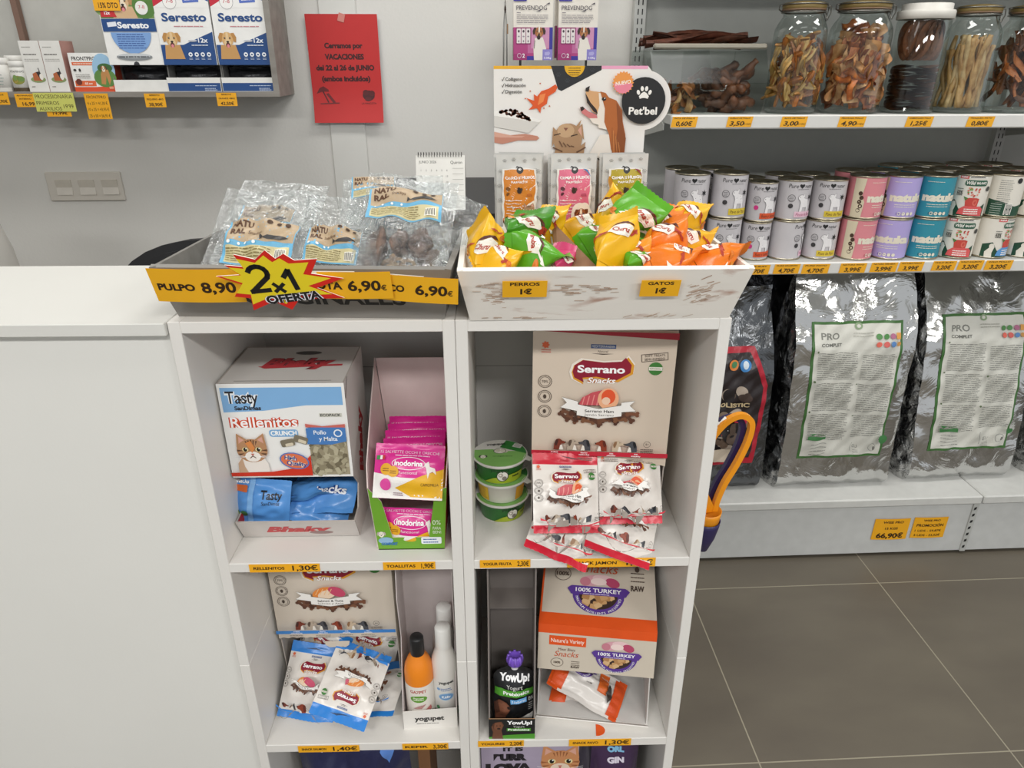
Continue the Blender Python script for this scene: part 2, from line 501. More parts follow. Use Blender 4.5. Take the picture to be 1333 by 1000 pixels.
def sachet(name, w, h, T, front_mat, back_mat, art=None, seal=0.1, seed=1, wr=0.15, bend=0.0, curl=0.0, nu=26, nv=42, zig=True, parent=None, shape=None, maxlen=0.005, base=0.0012, step=0.00013):
    """pillow pack, local x across, z up from its bottom edge, print facing -y. front_mat may be a function of (u, v) in 0..1"""
    f, b = pillow_fn(w, h, T, seal, seed, wr, bend, curl, shape=shape)
    mb = MB()
    def zz(fn):
        def g(a, c):
            u, v = (a - .5) * w * (shape(c) if shape else 1), c * h
            if zig and (c < 1e-6 or c > 1 - 1e-6):
                i = round(a * nu); v += (-1 if c < .5 else 1) * (.006 * h if i % 2 else 0)
            return fn(u, v)
        return g
    mb.grid(zz(f), nu, nv, front_mat); mb.grid(zz(b), nu, nv, back_mat, flip=True)
    if art: art(Surf(mb, with_normal(f), maxlen=maxlen, base=base, step=step))
    return mb.build(name, parent)

def can_mesh(name, r, h, body, art, parent=None, rim='#b9b09a'):
    """food can: local origin at its base; art(surface) with u the arc length from the side facing -y, v the height"""
    o = empty(name, '', '') if parent is None else parent
    metal = C(rim, 0.28, 1.0, var=0.1)
    dark = C('#8f866f', 0.3, 1.0, var=0.1)
    mb = MB(); e = h * .03
    mb.lathe([(0.0, 0.002), (r * .86, 0.002), (r * .9, 0), (r, 0), (r * 1.015, e * .4), (r * 1.01, e), (r * .985, e * 1.3)], metal, 28)
    mb.build('bottom_rim', o); mb = MB()
    mb.lathe([(r * .985, h - e * 1.3), (r * 1.01, h - e), (r * 1.018, h - e * .4), (r, h), (r * .93, h), (r * .91, h - .004), (r * .8, h - .004), (r * .77, h - .0025), (r * .45, h - .0025), (r * .42, h - .004), (0, h - .004)], metal, 28)
    mb.build('can_lid', o)
    ml = MB()
    ml.lathe([(r * .985, e * 1.2), (r * .985, h - e * 1.2)], body, 40)
    rr = r * .985
    fn = lambda u, v: (Vector((rr * math.sin(u / rr), -rr * math.cos(u / rr), v)), Vector((math.sin(u / rr), -math.cos(u / rr), 0)))
    art(Surf(ml, fn, maxlen=r * .25, base=0.0005, step=0.00008))
    ml.build('paper_label', o)
    return o

# ---------------------------------------------------------------- printed pictures
INK = '#2b2726'
def paw(s, u, v, r, m):
    s.poly([(u - .5 * r, v - .55 * r), (u - .62 * r, v - .25 * r), (u - .3 * r, v + .12 * r), (u, v + .28 * r), (u + .3 * r, v + .12 * r), (u + .62 * r, v - .25 * r), (u + .5 * r, v - .55 * r), (u + .15 * r, v - .45 * r), (u - .15 * r, v - .45 * r)], m)
    for du, dv, a in ((-.72, .2, .35), (-.27, .62, .12), (.27, .62, -.12), (.72, .2, -.35)):
        s.ell(u + du * r, v + dv * r, .2 * r, .3 * r, m, rot=a, n=12)
def heart(s, u, v, r, m):
    pts = []
    for k in range(20):
        t = 2 * PI * k / 20
        pts.append((u + r * .06 * 16 * math.sin(t) ** 3, v + r * .06 * (13 * math.cos(t) - 5 * math.cos(2 * t) - 2 * math.cos(3 * t) - math.cos(4 * t))))
    s.poly(pts, m)
def dog_profile(s, u, v, r, coat, dark, chest='#efe6da', look=1):
    """small head-and-neck of a dog turned to one side"""
    q = s.sub(u, v, r) if look > 0 else Surf(s.mb, s.fn, s.maxlen, s.base, s.step, (-s.A[0] * r, -s.A[1] * r, s.A[2] * r, s.A[3] * r, *s._m((u, v))), s.ctr)
    q.poly([(-.75, -1), (-.7, 0), (-.35, .55), (.35, .5), (.45, -.1), (.75, -1)], coat)
    q.poly([(.1, -1), (.25, -.2), (.5, -.1), (.75, -1)], chest)
    q.ell(0, .45, .52, .48, coat, n=14)
    q.poly([(.1, .7), (.55, .62), (1.05, .4), (1.1, .22), (.9, .08), (.2, .05)], coat)
    q.ell(1.03, .36, .12, .1, INK, n=8)
    q.ell(.38, .56, .07, .07, '#15100e', n=8)
    q.poly([(-.05, .78), (-.42, .75), (-.62, .2), (-.5, -.3), (-.28, -.25), (-.1, .3)], dark)
def dog_front(s, u, v, r, coat, dark, muzzle='#f2ead9', open_mouth=False, perk=False):
    q = s.sub(u, v, r)
    if perk:
        q.poly([(-.75, .3), (-.95, 1.0), (-.2, .75)], dark); q.poly([(.75, .3), (.95, 1.0), (.2, .75)], dark)
    q.ell(0, .05, .72, .8, coat)
    if not perk:
        q.poly([(-.45, .72), (-.85, .75), (-1.1, .25), (-1.0, -.3), (-.75, -.25), (-.6, .3)], dark)
        q.poly([(.45, .72), (.85, .75), (1.1, .25), (1.0, -.3), (.75, -.25), (.6, .3)], dark)
    q.ell(0, -.38, .42, .45, muzzle)
    q.poly([(-.13, .8), (.13, .8), (.2, -.2), (-.2, -.2)], muzzle)
    if open_mouth:
        q.ell(0, -.62, .27, .27, '#5a2320'); q.ell(0, -.72, .17, .2, '#e58a92')
    q.ell(0, -.25, .17, .12, '#1c1614', n=10)
    for e in (-1, 1):
        q.ell(e * .32, .17, .1, .11, '#1c1210', n=10); q.ell(e * .32 + .03, .21, .03, .03, '#ffffff', n=6)
def cat_front(s, u, v, r, coat, dark, chest='#f3ece4', up=False):
    q = s.sub(u, v, r)
    q.poly([(-.95, .25), (-.85, 1.25), (-.2, .75)], coat); q.poly([(.95, .25), (.85, 1.25), (.2, .75)], coat)
    q.poly([(-.8, .4), (-.74, 1.02), (-.35, .72)], '#d9a493'); q.poly([(.8, .4), (.74, 1.02), (.35, .72)], '#d9a493')
    q.ell(0, 0, .98, .85, coat)
    for k in (-2, -1, 0, 1, 2):
        q.poly([(k * .17 - .05, .8 - abs(k) * .05), (k * .17 + .05, .8 - abs(k) * .05), (k * .13, .38)], dark)
    for e in (-1, 1):
        q.poly([(e * .95, .1), (e * .55, .02), (e * .93, -.05)], dark); q.poly([(e * .9, -.2), (e * .5, -.18), (e * .82, -.34)], dark)
    q.ell(0, -.42, .5, .38, chest)
    if not up:
        for e in (-1, 1):
            q.ell(e * .42, .1, .2, .18, '#e9d9a0', n=12); q.ell(e * .42, .1, .12, .16, '#14100f', n=10); q.ell(e * .42 + .05, .17, .045, .045, '#ffffff', n=6)
    q.poly([(-.12, -.2), (.12, -.2), (0, -.36)], '#c56f64')
    q.stroke([(0, -.36), (-.18, -.52)], .05, dark); q.stroke([(0, -.36), (.18, -.52)], .05, dark)
    for e in (-1, 1):
        for a in (-.05, .1, .25): q.stroke([(e * .35, -.42), (e * 1.15, -.5 + a)], .02, '#ffffff')
def bone_bit(s, u, v, r, a, m):
    q = s.sub(u, v, r, a)
    q.rrect(-.8, -.28, .8, .28, .2, m)
    for x in (-.8, .8):
        q.ell(x, .22, .32, .3, m, n=10); q.ell(x, -.22, .32, .3, m, n=10)
def dogs_row(s, xs, v, r):
    looks = [('#7a3524', '#43211a', 1), ('#b7a694', '#5b4a3f', 1), ('#4c4b50', '#24242a', -1), ('#8e3b22', '#5f2415', -1), ('#c9b49a', '#8f6a4a', 1), ('#4a4c52', '#1c1d22', -1)]
    for x, (c, d, l) in zip(xs, looks): dog_profile(s, x, v, r, c, d, '#ece5da', l)
def snack_art(s, w, h, accent, kind, box=True, band=True):
    """treat pack print, u from -w/2 to w/2, v from 0 to h"""
    ink = '#4d4138'
    X = lambda a: (a - .5) * w
    Y = lambda b: b * h
    k = w
    # small mark and stamps at the top
    s.rect(X(.405), Y(.868), X(.58), Y(.896), '#31528c'); s.text('MEDITERRANEAN', X(.4925), Y(.882), .018 * k, '#f3efe6', w=.16 * k)
    s.text('Natural', X(.49), Y(.847), .016 * k, ink, shear=.25); s.poly([(X(.41), Y(.832)), (X(.57), Y(.832)), (X(.49), Y(.824))], ink)
    s.star(X(.09), Y(.885), .03 * k, .02 * k, 7, '#e2683f'); s.lines(X(.06), Y(.85), X(.13), 2, .016 * k, .008 * k, '#cf7a6a', seed=3)
    for a, b in (((.76, .83), (.94, .85)), ((.94, .85), (.945, .80)), ((.945, .80), (.765, .78)), ((.765, .78), (.76, .83))):
        s.stroke([(X(a[0]), Y(a[1])), (X(b[0]), Y(b[1]))], .004 * k, ink)
    s.text('SOFT TREATS', X(.853), Y(.828), .017 * k, ink, rot=.08, w=.14 * k); s.text('SEMI HUMEDO', X(.853), Y(.803), .017 * k, ink, rot=.08, w=.14 * k)
    s.ell(X(.865), Y(.735), .05 * k, .05 * k, '#3f7f38'); s.rect(X(.818), Y(.723), X(.912), Y(.747), '#efe9dd'); s.text('NEW FORMULA', X(.865), Y(.735), .014 * k, '#2d5c28', w=.08 * k)
    # word mark
    def blob(g, m, dv=0.0, du=0.0):
        pts = [(.275, .70), (.29, .655), (.36, .62), (.35, .655), (.45, .665), (.60, .64), (.70, .70), (.705, .76), (.66, .815), (.63, .785), (.5, .775), (.35, .79), (.29, .75)]
        cx, cy = .49, .715
        s.poly([(X(cx + (p - cx) * g + du), Y(cy + (q - cy) * (1 + (g - 1) * 1.6) + dv)) for p, q in pts], m)
    blob(1.07, '#efe6da'); blob(1.02, '#dd9a2b', -.006, .006); blob(.96, '#8e1530')
    s.text('Serrano', X(.485), Y(.722), .058 * k, '#ffffff', w=.335 * k, bold=.035)
    s.text('Snacks', X(.49), Y(.642), .042 * k, '#b9671c', w=.205 * k, bold=.08, shear=.25); s.text('Snacks', X(.49), Y(.642), .042 * k, '#ffffff', w=.2 * k, bold=.02, shear=.25)
    # three round stamps
    for i, (b, t) in enumerate(((.625, '70%'), (.515, ''), (.405, ''))):
        s.ring(X(.09), Y(b), .05 * k, .05 * k, .004 * k, ink); s.ring(X(.09), Y(b), .038 * k, .038 * k, .003 * k, ink)
        if t: s.text(t, X(.09), Y(b), .02 * k, ink)
        else: s.ell(X(.09), Y(b), .012 * k, .018 * k, ink, n=8)
    # meat, biscuits, ribbon
    rr = random.Random(4); top = s; s = s.sub(0, .05 * h)
    for i in range(9):
        a = .235 + i * .058; d = .325 - .03 * math.sin(PI * i / 8) + rr.uniform(-.008, .008)
        bone_bit(s, X(a), Y(d), .047 * k, rr.uniform(-.9, .5), ('#5d3a2a', '#6f4833', '#4d2f23', '#7c5238')[i % 4])
        bone_bit(s, X(a + .025), Y(d + .03), .045 * k, rr.uniform(-.9, .5), ('#6f4833', '#553426', '#7a4d36')[i % 3])
    if kind == 'ham':
        s.poly([(X(.335), Y(.42)), (X(.36), Y(.475)), (X(.43), Y(.515)), (X(.53), Y(.54)), (X(.58), Y(.42))], '#c9515a')
        for i in range(5): s.stroke([(X(.36 + i * .035), Y(.42)), (X(.375 + i * .035), Y(.48 + i * .008))], .008 * k, '#e58d88')
        s.ell(X(.545), Y(.47), .075 * k, .085 * k, '#efb188'); s.ell(X(.545), Y(.485), .05 * k, .058 * k, '#e4572e'); s.ell(X(.53), Y(.455), .03 * k, .03 * k, '#f2ccb0')
    else:
        s.ell(X(.44), Y(.455), .1 * k, .06 * k, '#e58a3e', rot=.3); s.ell(X(.46), Y(.44), .075 * k, .045 * k, '#f3d8bd', rot=.3)
        s.ell(X(.545), Y(.47), .075 * k, .045 * k, '#c94a6a', rot=-.5)
        for i in range(4): s.stroke([(X(.37 + i * .035), Y(.44)), (X(.40 + i * .035), Y(.5))], .006 * k, '#f6c48e')
    def ribbon(g, m):
        s.poly([(X(.215) - g, Y(.475) + g), (X(.33), Y(.445) + g), (X(.33), Y(.375) - g), (X(.205) - g, Y(.40) - g), (X(.25) - g, Y(.435))], m)
        s.poly([(X(.735) + g, Y(.46) + g), (X(.64), Y(.445) + g), (X(.64), Y(.375) - g), (X(.745) + g, Y(.385) - g), (X(.70) + g, Y(.425))], m)
        s.poly([(X(.325) - g, Y(.425) + g), (X(.48), Y(.395) + g), (X(.645) + g, Y(.425) + g), (X(.645) + g, Y(.345) - g), (X(.48), Y(.32) - g), (X(.325) - g, Y(.345) - g)], m)
    ribbon(.003 * k, '#6f645a'); ribbon(0, '#f4f1ec')
    a, b = ('Serrano Ham', 'Jamón Serrano') if kind == 'ham' else ('Salmon & Tuna', 'Salmón y Atún')
    s.text(a, X(.485), Y(.378), .022 * k, '#2a211d', w=.21 * k, bold=.02); s.text(b, X(.485), Y(.35), .018 * k, '#5c524b', w=.21 * k)
    s = top
    # dogs and the bottom stripe
    dogs_row(s, [X(.2), X(.3), X(.40), X(.52), X(.63), X(.74)], Y(.17), .048 * k)
    s.ring(X(.845), Y(.19), .026 * k, .026 * k, .003 * k, ink); s.text('4+', X(.845), Y(.19), .018 * k, ink); s.lines(X(.80), Y(.15), X(.90), 3, .014 * k, .007 * k, ink, seed=9)
    if band:
        s.rect(X(.0), Y(.088), X(1), Y(.122), accent)
        for i, t in enumerate(('Artificial colourants free', 'Ideal for training dogs', 'High palatability', 'High digestibility')):
            x = (.17, .39, .59, .77)[i]
            a = t.rsplit(' ', 1) if i > 1 else (t.split(' ', 1) if i == 0 else ['Ideal for', 'training dogs'])
            s.text(a[0], X(x), Y(.112), .011 * k, '#ffffff', bold=.02); s.text(a[1], X(x), Y(.097), .011 * k, '#ffffff', bold=.02)
            s.lines(X(x - .06), Y(.07), X(x + .07), 2, .016 * k, .007 * k, '#8d8278', seed=20 + i)
def bowl_mark(s, u, v, w):
    """half-round violet label with kibble and meat above it"""
    q = s.sub(u, v, w)
    q.ell(-.12, .3, .24, .12, '#d8a3ad', rot=.2); q.ell(.1, .33, .22, .11, '#e7c4c6', rot=-.15); q.ell(.26, .27, .14, .1, '#b8496b', rot=-.4); q.ell(-.25, .27, .1, .1, '#c77e8d'); q.ell(0, .28, .15, .08, '#f0d9d4')
    n = 15
    arc = lambda r: [(r * math.cos(PI + PI * k / n), r * .88 * math.sin(PI + PI * k / n)) for k in range(n + 1)]
    q.poly(arc(.48), '#5a3a92'); q.poly(arc(.36), '#3c2c27')
    rr = random.Random(8)
    for i in range(16):
        a = rr.uniform(PI, 2 * PI); d = .3 * math.sqrt(rr.random())
        q.sub(d * math.cos(a), d * .85 * math.sin(a) - .03, 1, rr.uniform(-.7, .7)).rrect(-.07, -.05, .07, .05, .02, ('#c99d6c', '#d8b384', '#b58657')[i % 3])
    q.rrect(-.52, -.03, .52, .16, .03, '#5a3a92'); q.poly([(-.52, 0), (-.58, .09), (-.52, .15)], '#5a3a92'); q.poly([(.52, 0), (.58, .09), (.52, .15)], '#5a3a92')
    q.text('100% TURKEY', 0, .075, .085, '#ffffff', w=.85, bold=.02)
    q.lines(-.28, -.005, .28, 1, .02, .015, '#d9cfe8', seed=2)
    q.arc_text('MAXIMUM NUTRIENTS PRESERVED', 0, -.0, .405, .045, '#ffffff', 190, 350, inside=True)

# ---------------------------------------------------------------- the setting
def tile_floor():
    m = bpy.data.materials.new('grey_floor_tile'); m.use_nodes = True
    nt = m.node_tree; b = nt.nodes['Principled BSDF']; L = nt.links.new
    tc = nt.nodes.new('ShaderNodeTexCoord'); mp = nt.nodes.new('ShaderNodeMapping')
    mp.inputs['Location'].default_value = (-0.0279, 0.0815, 0)
    br = nt.nodes.new('ShaderNodeTexBrick'); br.offset = 0; br.squash = 1
    br.inputs['Scale'].default_value = 1; br.inputs['Brick Width'].default_value = 0.61; br.inputs['Row Height'].default_value = 0.602
    br.inputs['Mortar Size'].default_value = 0.0016; br.inputs['Mortar Smooth'].default_value = 0.0
    n = nt.nodes.new('ShaderNodeTexNoise'); n.inputs['Scale'].default_value = 3.2; n.inputs['Detail'].default_value = 6
    mp2 = nt.nodes.new('ShaderNodeMapping'); mp2.inputs['Scale'].default_value = (0.7, 1.6, 1)
    r = nt.nodes.new('ShaderNodeValToRGB'); r.color_ramp.elements[0].position = .3; r.color_ramp.elements[1].position = .72
    r.color_ramp.elements[0].color = lin('#5e574d'); r.color_ramp.elements[1].color = lin('#6d6659')
    mx = nt.nodes.new('ShaderNodeMix'); mx.data_type = 'RGBA'
    mx.inputs['B'].default_value = lin('#98917f')
    L(tc.outputs['Object'], mp.inputs[0]); L(mp.outputs[0], br.inputs['Vector'])
    L(tc.outputs['Object'], mp2.inputs[0]); L(mp2.outputs[0], n.inputs['Vector']); L(n.outputs['Fac'], r.inputs['Fac'])
    L(br.outputs['Fac'], mx.inputs['Factor']); L(r.outputs[0], mx.inputs['A']); L(mx.outputs['Result'], b.inputs['Base Color'])
    b.inputs['Roughness'].default_value = 0.42
    return m
WALL_Y = 2.36
mb = MB(); mb.box((-3.2, -3.2, -0.05), (4.2, WALL_Y + 0.15, 0), tile_floor())
o = struct(mb, 'floor'); o.rotation_euler = (0, 0, ROOM)
M_WALL = C('#dfddd8', 0.75, var=0.012, scale=3, bump=0.05, bscale=120)
M_WHITE = C('#e4e3de', 0.42, var=0.012, scale=4, bump=0.02, bscale=200)
M_BOARD = C('#e2dfda', 0.45, var=0.014, scale=6, bump=0.03, bscale=160)
mb = MB(); mb.box((-3.2, WALL_Y, 0), (4.2, WALL_Y + 0.12, CEIL), M_WALL)
o = struct(mb, 'wall_back'); o.rotation_euler = (0, 0, ROOM)
mb = MB(); mb.box((-3.2, -3.2, CEIL), (4.2, WALL_Y + 0.12, CEIL + 0.1), C('#e6e6e2', 0.8))
o = struct(mb, 'ceiling'); o.rotation_euler = (0, 0, ROOM)
mb = MB(); mb.box((-3.3, -1.0, 0), (-3.2, WALL_Y + .12, CEIL), M_WALL)
o = struct(mb, 'wall_left'); o.rotation_euler = (0, 0, ROOM)
# flat cover strip on the wall
mb = MB(); mb.box((-0.444, WALL_Y - 0.006, 0.0), (-0.336, WALL_Y, CEIL), C('#e0dfda', 0.6, var=0.01), bev=0.002)
o = struct(mb, 'trim_1'); o.rotation_euler = (0, 0, ROOM)
# unseen ceiling lamps over the shop floor, with the added back row
for i, (x, y) in enumerate(LAMPS):
    t = empty('ceiling_lamp', 'long flat unseen ceiling lamp over the shop floor', 'lamp', 'ceiling lamps')
    mb = MB(); mb.box((-.48, -.2, 0), (.48, .2, .02), C('#dcdcd8', 0.5)); mb.build('lamp_housing', t)
    place(t, (x, y, CEIL - 0.02), 0, True)

# ---------------------------------------------------------------- counter and the two open shelf units
FY = 0.84; BY = 1.14; TOP = 1.207; TH = 0.0155
S1 = (0.8205, 0.8365); S2 = (0.444, 0.461); S3 = (0.055, 0.07)
def shelf_unit(label, x0, x1):
    t = empty('shelf_unit', label, 'shelf', 'white open shelf units')
    for xa in (x0, x1 - TH):
        mb = MB()
        mb.box((xa, FY, 0), (xa + TH, BY, 0.6395), M_BOARD, bev=.0008); mb.box((xa, FY, 0.64), (xa + TH, BY, TOP), M_BOARD, bev=.0008)
        mb.build('side_panel', t)
    mb = MB(); mb.box((x0 + TH, FY, TOP - TH), (x1 - TH, BY, TOP), M_BOARD, bev=.0008); mb.build('top_board', t)
    for a, b in (S1, S2, S3):
        mb = MB(); mb.box((x0 + TH, FY, a), (x1 - TH, BY - .006, b), M_BOARD, bev=.0008); mb.build('shelf_board', t)
    mb = MB(); mb.box((x0 + TH, FY + .02, 0), (x1 - TH, FY + .035, S3[0]), M_BOARD); mb.build('plinth', t)
    mb = MB(); mb.box((x0 + TH, BY - .006, .07), (x1 - TH, BY, TOP - TH), C('#cfccc8', .55, var=.01))
    mb.flat((x0 + TH, BY - .006, 1.02)).rect(0, 0, x1 - x0 - 2 * TH, .0012, '#8f8b88'); mb.build('back_panel', t)
    return t
shelf_unit('white shelf unit with cat treats and pink wipes, next to the counter', -0.4075, -0.0525)
shelf_unit('white shelf unit with yogurt tubs and ham treats, scoop hanging on its side', -0.052, 0.2955)

t = empty('counter', 'long plain white shop counter with a flat top', 'counter')
mb = MB(); mb.box((-2.6, 0.834, TOP - 0.0165), (-0.4085, 1.112, TOP), C('#d9d8d3', .5, var=.01, scale=5, bump=.02, bscale=150), bev=.001); mb.build('worktop', t)
mb = MB(); mb.box((-2.58, 0.85, 0.0), (-0.4085, 0.866, TOP - .0165), M_WHITE); mb.build('front_panel', t)
mb = MB(); mb.box((-2.58, 1.08, 0.0), (-2.56, 0.866, TOP - .0165), M_WHITE); mb.build('end_panel', t)

# price strips on the shelf edges
def strip_tag(label, x0, x1, z0, z1, name, price, pw, rz=0.0):
    w, h = x1 - x0, z1 - z0
    return tag_card(label, w, h, [(name, .06, .5, .36, (.86 - pw), 'L', .03), (price, .97, .5, .62, pw - .06, 'R', .02)], (x0, FY - .0012, z0), rz, group='yellow price strips on the shelf edges', name='price_strip')
strip_tag('yellow price strip reading RELLENITOS 1,30€', -.363, -.261, .8215, .8355, 'RELLENITOS', '1,30€', .42)
strip_tag('yellow price strip reading TOALLITAS 1,90€', -.169, -.093, .8225, .836, 'TOALLITAS', '1,90€', .3)
strip_tag('yellow price strip reading YOGUR FRUTA 2,30€', -.028, .046, .8235, .8375, 'YOGUR FRUTA', '2,30€', .29)
strip_tag('yellow price strip reading SNACK JAMON 1,40€, partly under red treat bags', .1, .23, .822, .8375, 'SNACK JAMON', '1,40€', .36)
strip_tag('yellow price strip reading SNACK SALMON 1,40€', -.339, -.237, .444, .4585, 'SNACK SALMON', '1,40€', .46)
strip_tag('yellow price strip reading KEFIR 3,30€', -.165, -.088, .445, .459, 'KEFIR', '3,30€', .36)
strip_tag('yellow price strip reading YOGURES 2,20€', -.038, .039, .4485, .462, 'YOGURES', '2,20€', .34)
strip_tag('yellow price strip reading SNACK PAVO 1,30€', .115, .22, .446, .4615, 'SNACK PAVO', '1,30€', .45)

# ---------------------------------------------------------------- crates on top of the shelf units
def crate(name, label, bx, by, hx, hy, fx, fy, h, th, m, front_art=None, rim=None):
    """flared box, local origin middle of the bottom front edge... bottom bx x by, top grows by fx, fy on each side"""
    t = empty(name, label, 'crate')
    mb = MB(); mb.box((-bx / 2 + .002, .002, 0), (bx / 2 - .002, by - .002, .006), m); mb.build('bottom_board', t)
    def slab(p, nm, art=None):
        mb = MB(); mb.panel(p, th, m, rim or m)
        if art:
            a, b, c, d = [Vector(q) for q in p]
            art(mb.flat(a, (b - a).normalized(), (d - a).normalized()))
        mb.build(nm, t)
    X, Y0, Y1 = bx / 2, 0.0, by
    slab([(-X, Y0, 0), (X, Y0, 0), (X + fx, Y0 - fy, h), (-X - fx, Y0 - fy, h)], 'front_panel', front_art)
    slab([(X, Y1, 0), (-X, Y1, 0), (-X - fx, Y1 + fy, h), (X + fx, Y1 + fy, h)], 'back_panel')
    slab([(-X, Y1, 0), (-X, Y0, 0), (-X - fx, Y0 - fy, h), (-X - fx, Y1 + fy, h)], 'side_panel')
    slab([(X, Y0, 0), (X, Y1, 0), (X + fx, Y1 + fy, h), (X + fx, Y0 - fy, h)], 'side_panel')
    return t
M_GREYWOOD = noise_mix('grey_painted_wood', '#77746f', '#8b8883', (6, 40, 40), .3, .7, .55, bump=.08)
M_SHABBY = noise_mix('worn_white_wood', '#b8998a', '#e9e4dc', (11, 11, 46), .30, .42, .6, detail=9, bump=.08, dist=.6)
def worn_front(s):
    rr = random.Random(14)
    for cx, cz, sx, sz, n in ((.035, .036, .014, .012, 34), (.285, .038, .015, .014, 40), (.13, .050, .05, .010, 46), (.06, .005, .05, .002, 10), (.24, .004, .04, .002, 10), (.02, .055, .012, .01, 14)):
        for k in range(n):
            x, z = rr.gauss(cx, sx * .55), rr.gauss(cz, sz * .6)
            if .004 < x < .318 and .001 < z < .068:
                l = rr.uniform(.004, .014); a = rr.uniform(.25, .5) if cx > .2 else rr.uniform(-.06, .06)
                s.stroke([(x, z), (x + l * math.cos(a), z + l * math.sin(a))], rr.uniform(.0005, .0013), ('#bda490', '#c4ad9c', '#d2c2b4', '#b0937f')[k % 4]); s.ctr[0] -= .8
M_SHABBY_RIM = noise_mix('white_crate_rim', '#e4ddd2', '#efebe3', (9, 9, 30), .25, .4, .6)
def grey_front(s):
    s.text('ORIGINALES', .195, .0315, .021, '#242424', w=.20, bold=.03)
c = crate('wooden_crate', 'grey painted wooden crate full of clear bags of dried fish', .336, .17, 0, 0, .013, .022, .069, .0075, M_GREYWOOD, grey_front)
place(c, (-.233, .853, TOP), math.radians(-3.0))
c = crate('wooden_crate', 'worn white wooden crate full of bright snack packets', .324, .176, 0, 0, .013, .03, .071, .007, M_SHABBY, worn_front, rim=M_SHABBY_RIM)
place(c, (.129, .839, TOP), math.radians(.6))

# price cards on the crates
def big(label, w, h, items, p, rz, lean, **k):
    return tag_card(label, w, h, items, p, rz, lean=lean, group='yellow price cards on the crates', name='price_card', cat='price card', col='#f3b41d', **k)
LG = math.radians(18)
big('large yellow card reading PULPO 8,90 on the grey crate', .106, .046, [('PULPO', .06, .46, .21, .42, 'L', .045), ('8,90', .55, .46, .32, .38, 'L', .03)], (-.402, .8215, 1.2400), math.radians(-3), LG, bend=.002)
big('yellow card ending OTA 6,90€ half under the starburst sign', .106, .037, [('POTA', .10, .5, .28, .36, 'L', .04), ('6,90', .52, .5, .38, .36, 'L', .03), ('€', .91, .42, .2)], (-.226, .8075, 1.2475), math.radians(-3), LG, tape=True, bend=.002)
big('yellow card ending OCO 6,90€, furthest from the counter on the grey crate', .104, .036, [('COCO', .04, .5, .26, .36, 'L', .04), ('6,90', .52, .5, .38, .36, 'L', .03), ('€', .91, .42, .2)], (-.1490, .8095, 1.2460), math.radians(-3), LG, tape=True, roll=math.radians(4), bend=.002)
LW = math.radians(23)
for lab, t1, x, w in (('small yellow card reading PERROS 1€ on the white crate', 'PERROS', .007, .053), ('small yellow card reading GATOS 1€ on the white crate', 'GATOS', .171, .047)):
    big(lab, w, .0245, [(t1, .5, .82, .2, .66, 'C', .03), ('1€', .53, .36, .34, .26, 'C', .04)], (x, .8170, 1.2430), math.radians(.6), LW)
# starburst
mb = MB(); rr = random.Random(5); outer = []; inner = []
spk = [(-.068, .008), (-.043, -.002), (-.055, -.018), (-.037, -.02), (-.038, -.036), (-.012, -.024), (.006, -.035), (.017, -.021), (.068, -.019), (.040, -.006), (.071, .006), (.037, .012), (.047, .030), (.022, .028), (.012, .036), (.002, .030), (-.007, .040), (-.020, .029), (-.042, .035), (-.036, .020), (-.055, .022), (-.042, .010)]
mb.prism([(x * 1.04, z * 1.08) for x, z in spk], -.0005, .0005, C('#d9261c', .4), '#f4efe6')
s = mb.flat((0, -.0005, 0))
s.poly([(x * .9 - .004, z * .88 + .0015) for x, z in spk], '#ecd424')
K = '#141414'
def thick(pts, w): s.stroke(pts, w, K)
arc = [(-.0225 + .011 * math.cos(math.radians(a)), .012 + .010 * math.sin(math.radians(a))) for a in range(165, -50, -24)]
thick(arc + [(-.034, -.0125)], .0062); thick([(-.035, -.0125), (-.0125, -.0095)], .0058)
thick([(-.008, -.001), (.004, -.012)], .0045); thick([(-.007, -.012), (.004, -.001)], .0045)
thick([(.006, .008), (.0125, .0175), (.019, -.008)], .0062)
for bd, cc in ((.15, '#141414'), (.10, '#e9e6ee'), (.04, '#1b1b1d')):
    s.text('OFERTA', .012, -.0195, .0115, cc, w=.066 * (1.05 if bd > .09 else 1.0), bold=bd, rot=.13)
o = mb.build('starburst_sign'); tag(o, 'yellow and red starburst sign reading 2x1 OFERTA', 'sign')
o.location = (-.2475, .7945, 1.2695); o.rotation_euler = (LG, 0, math.radians(-2))

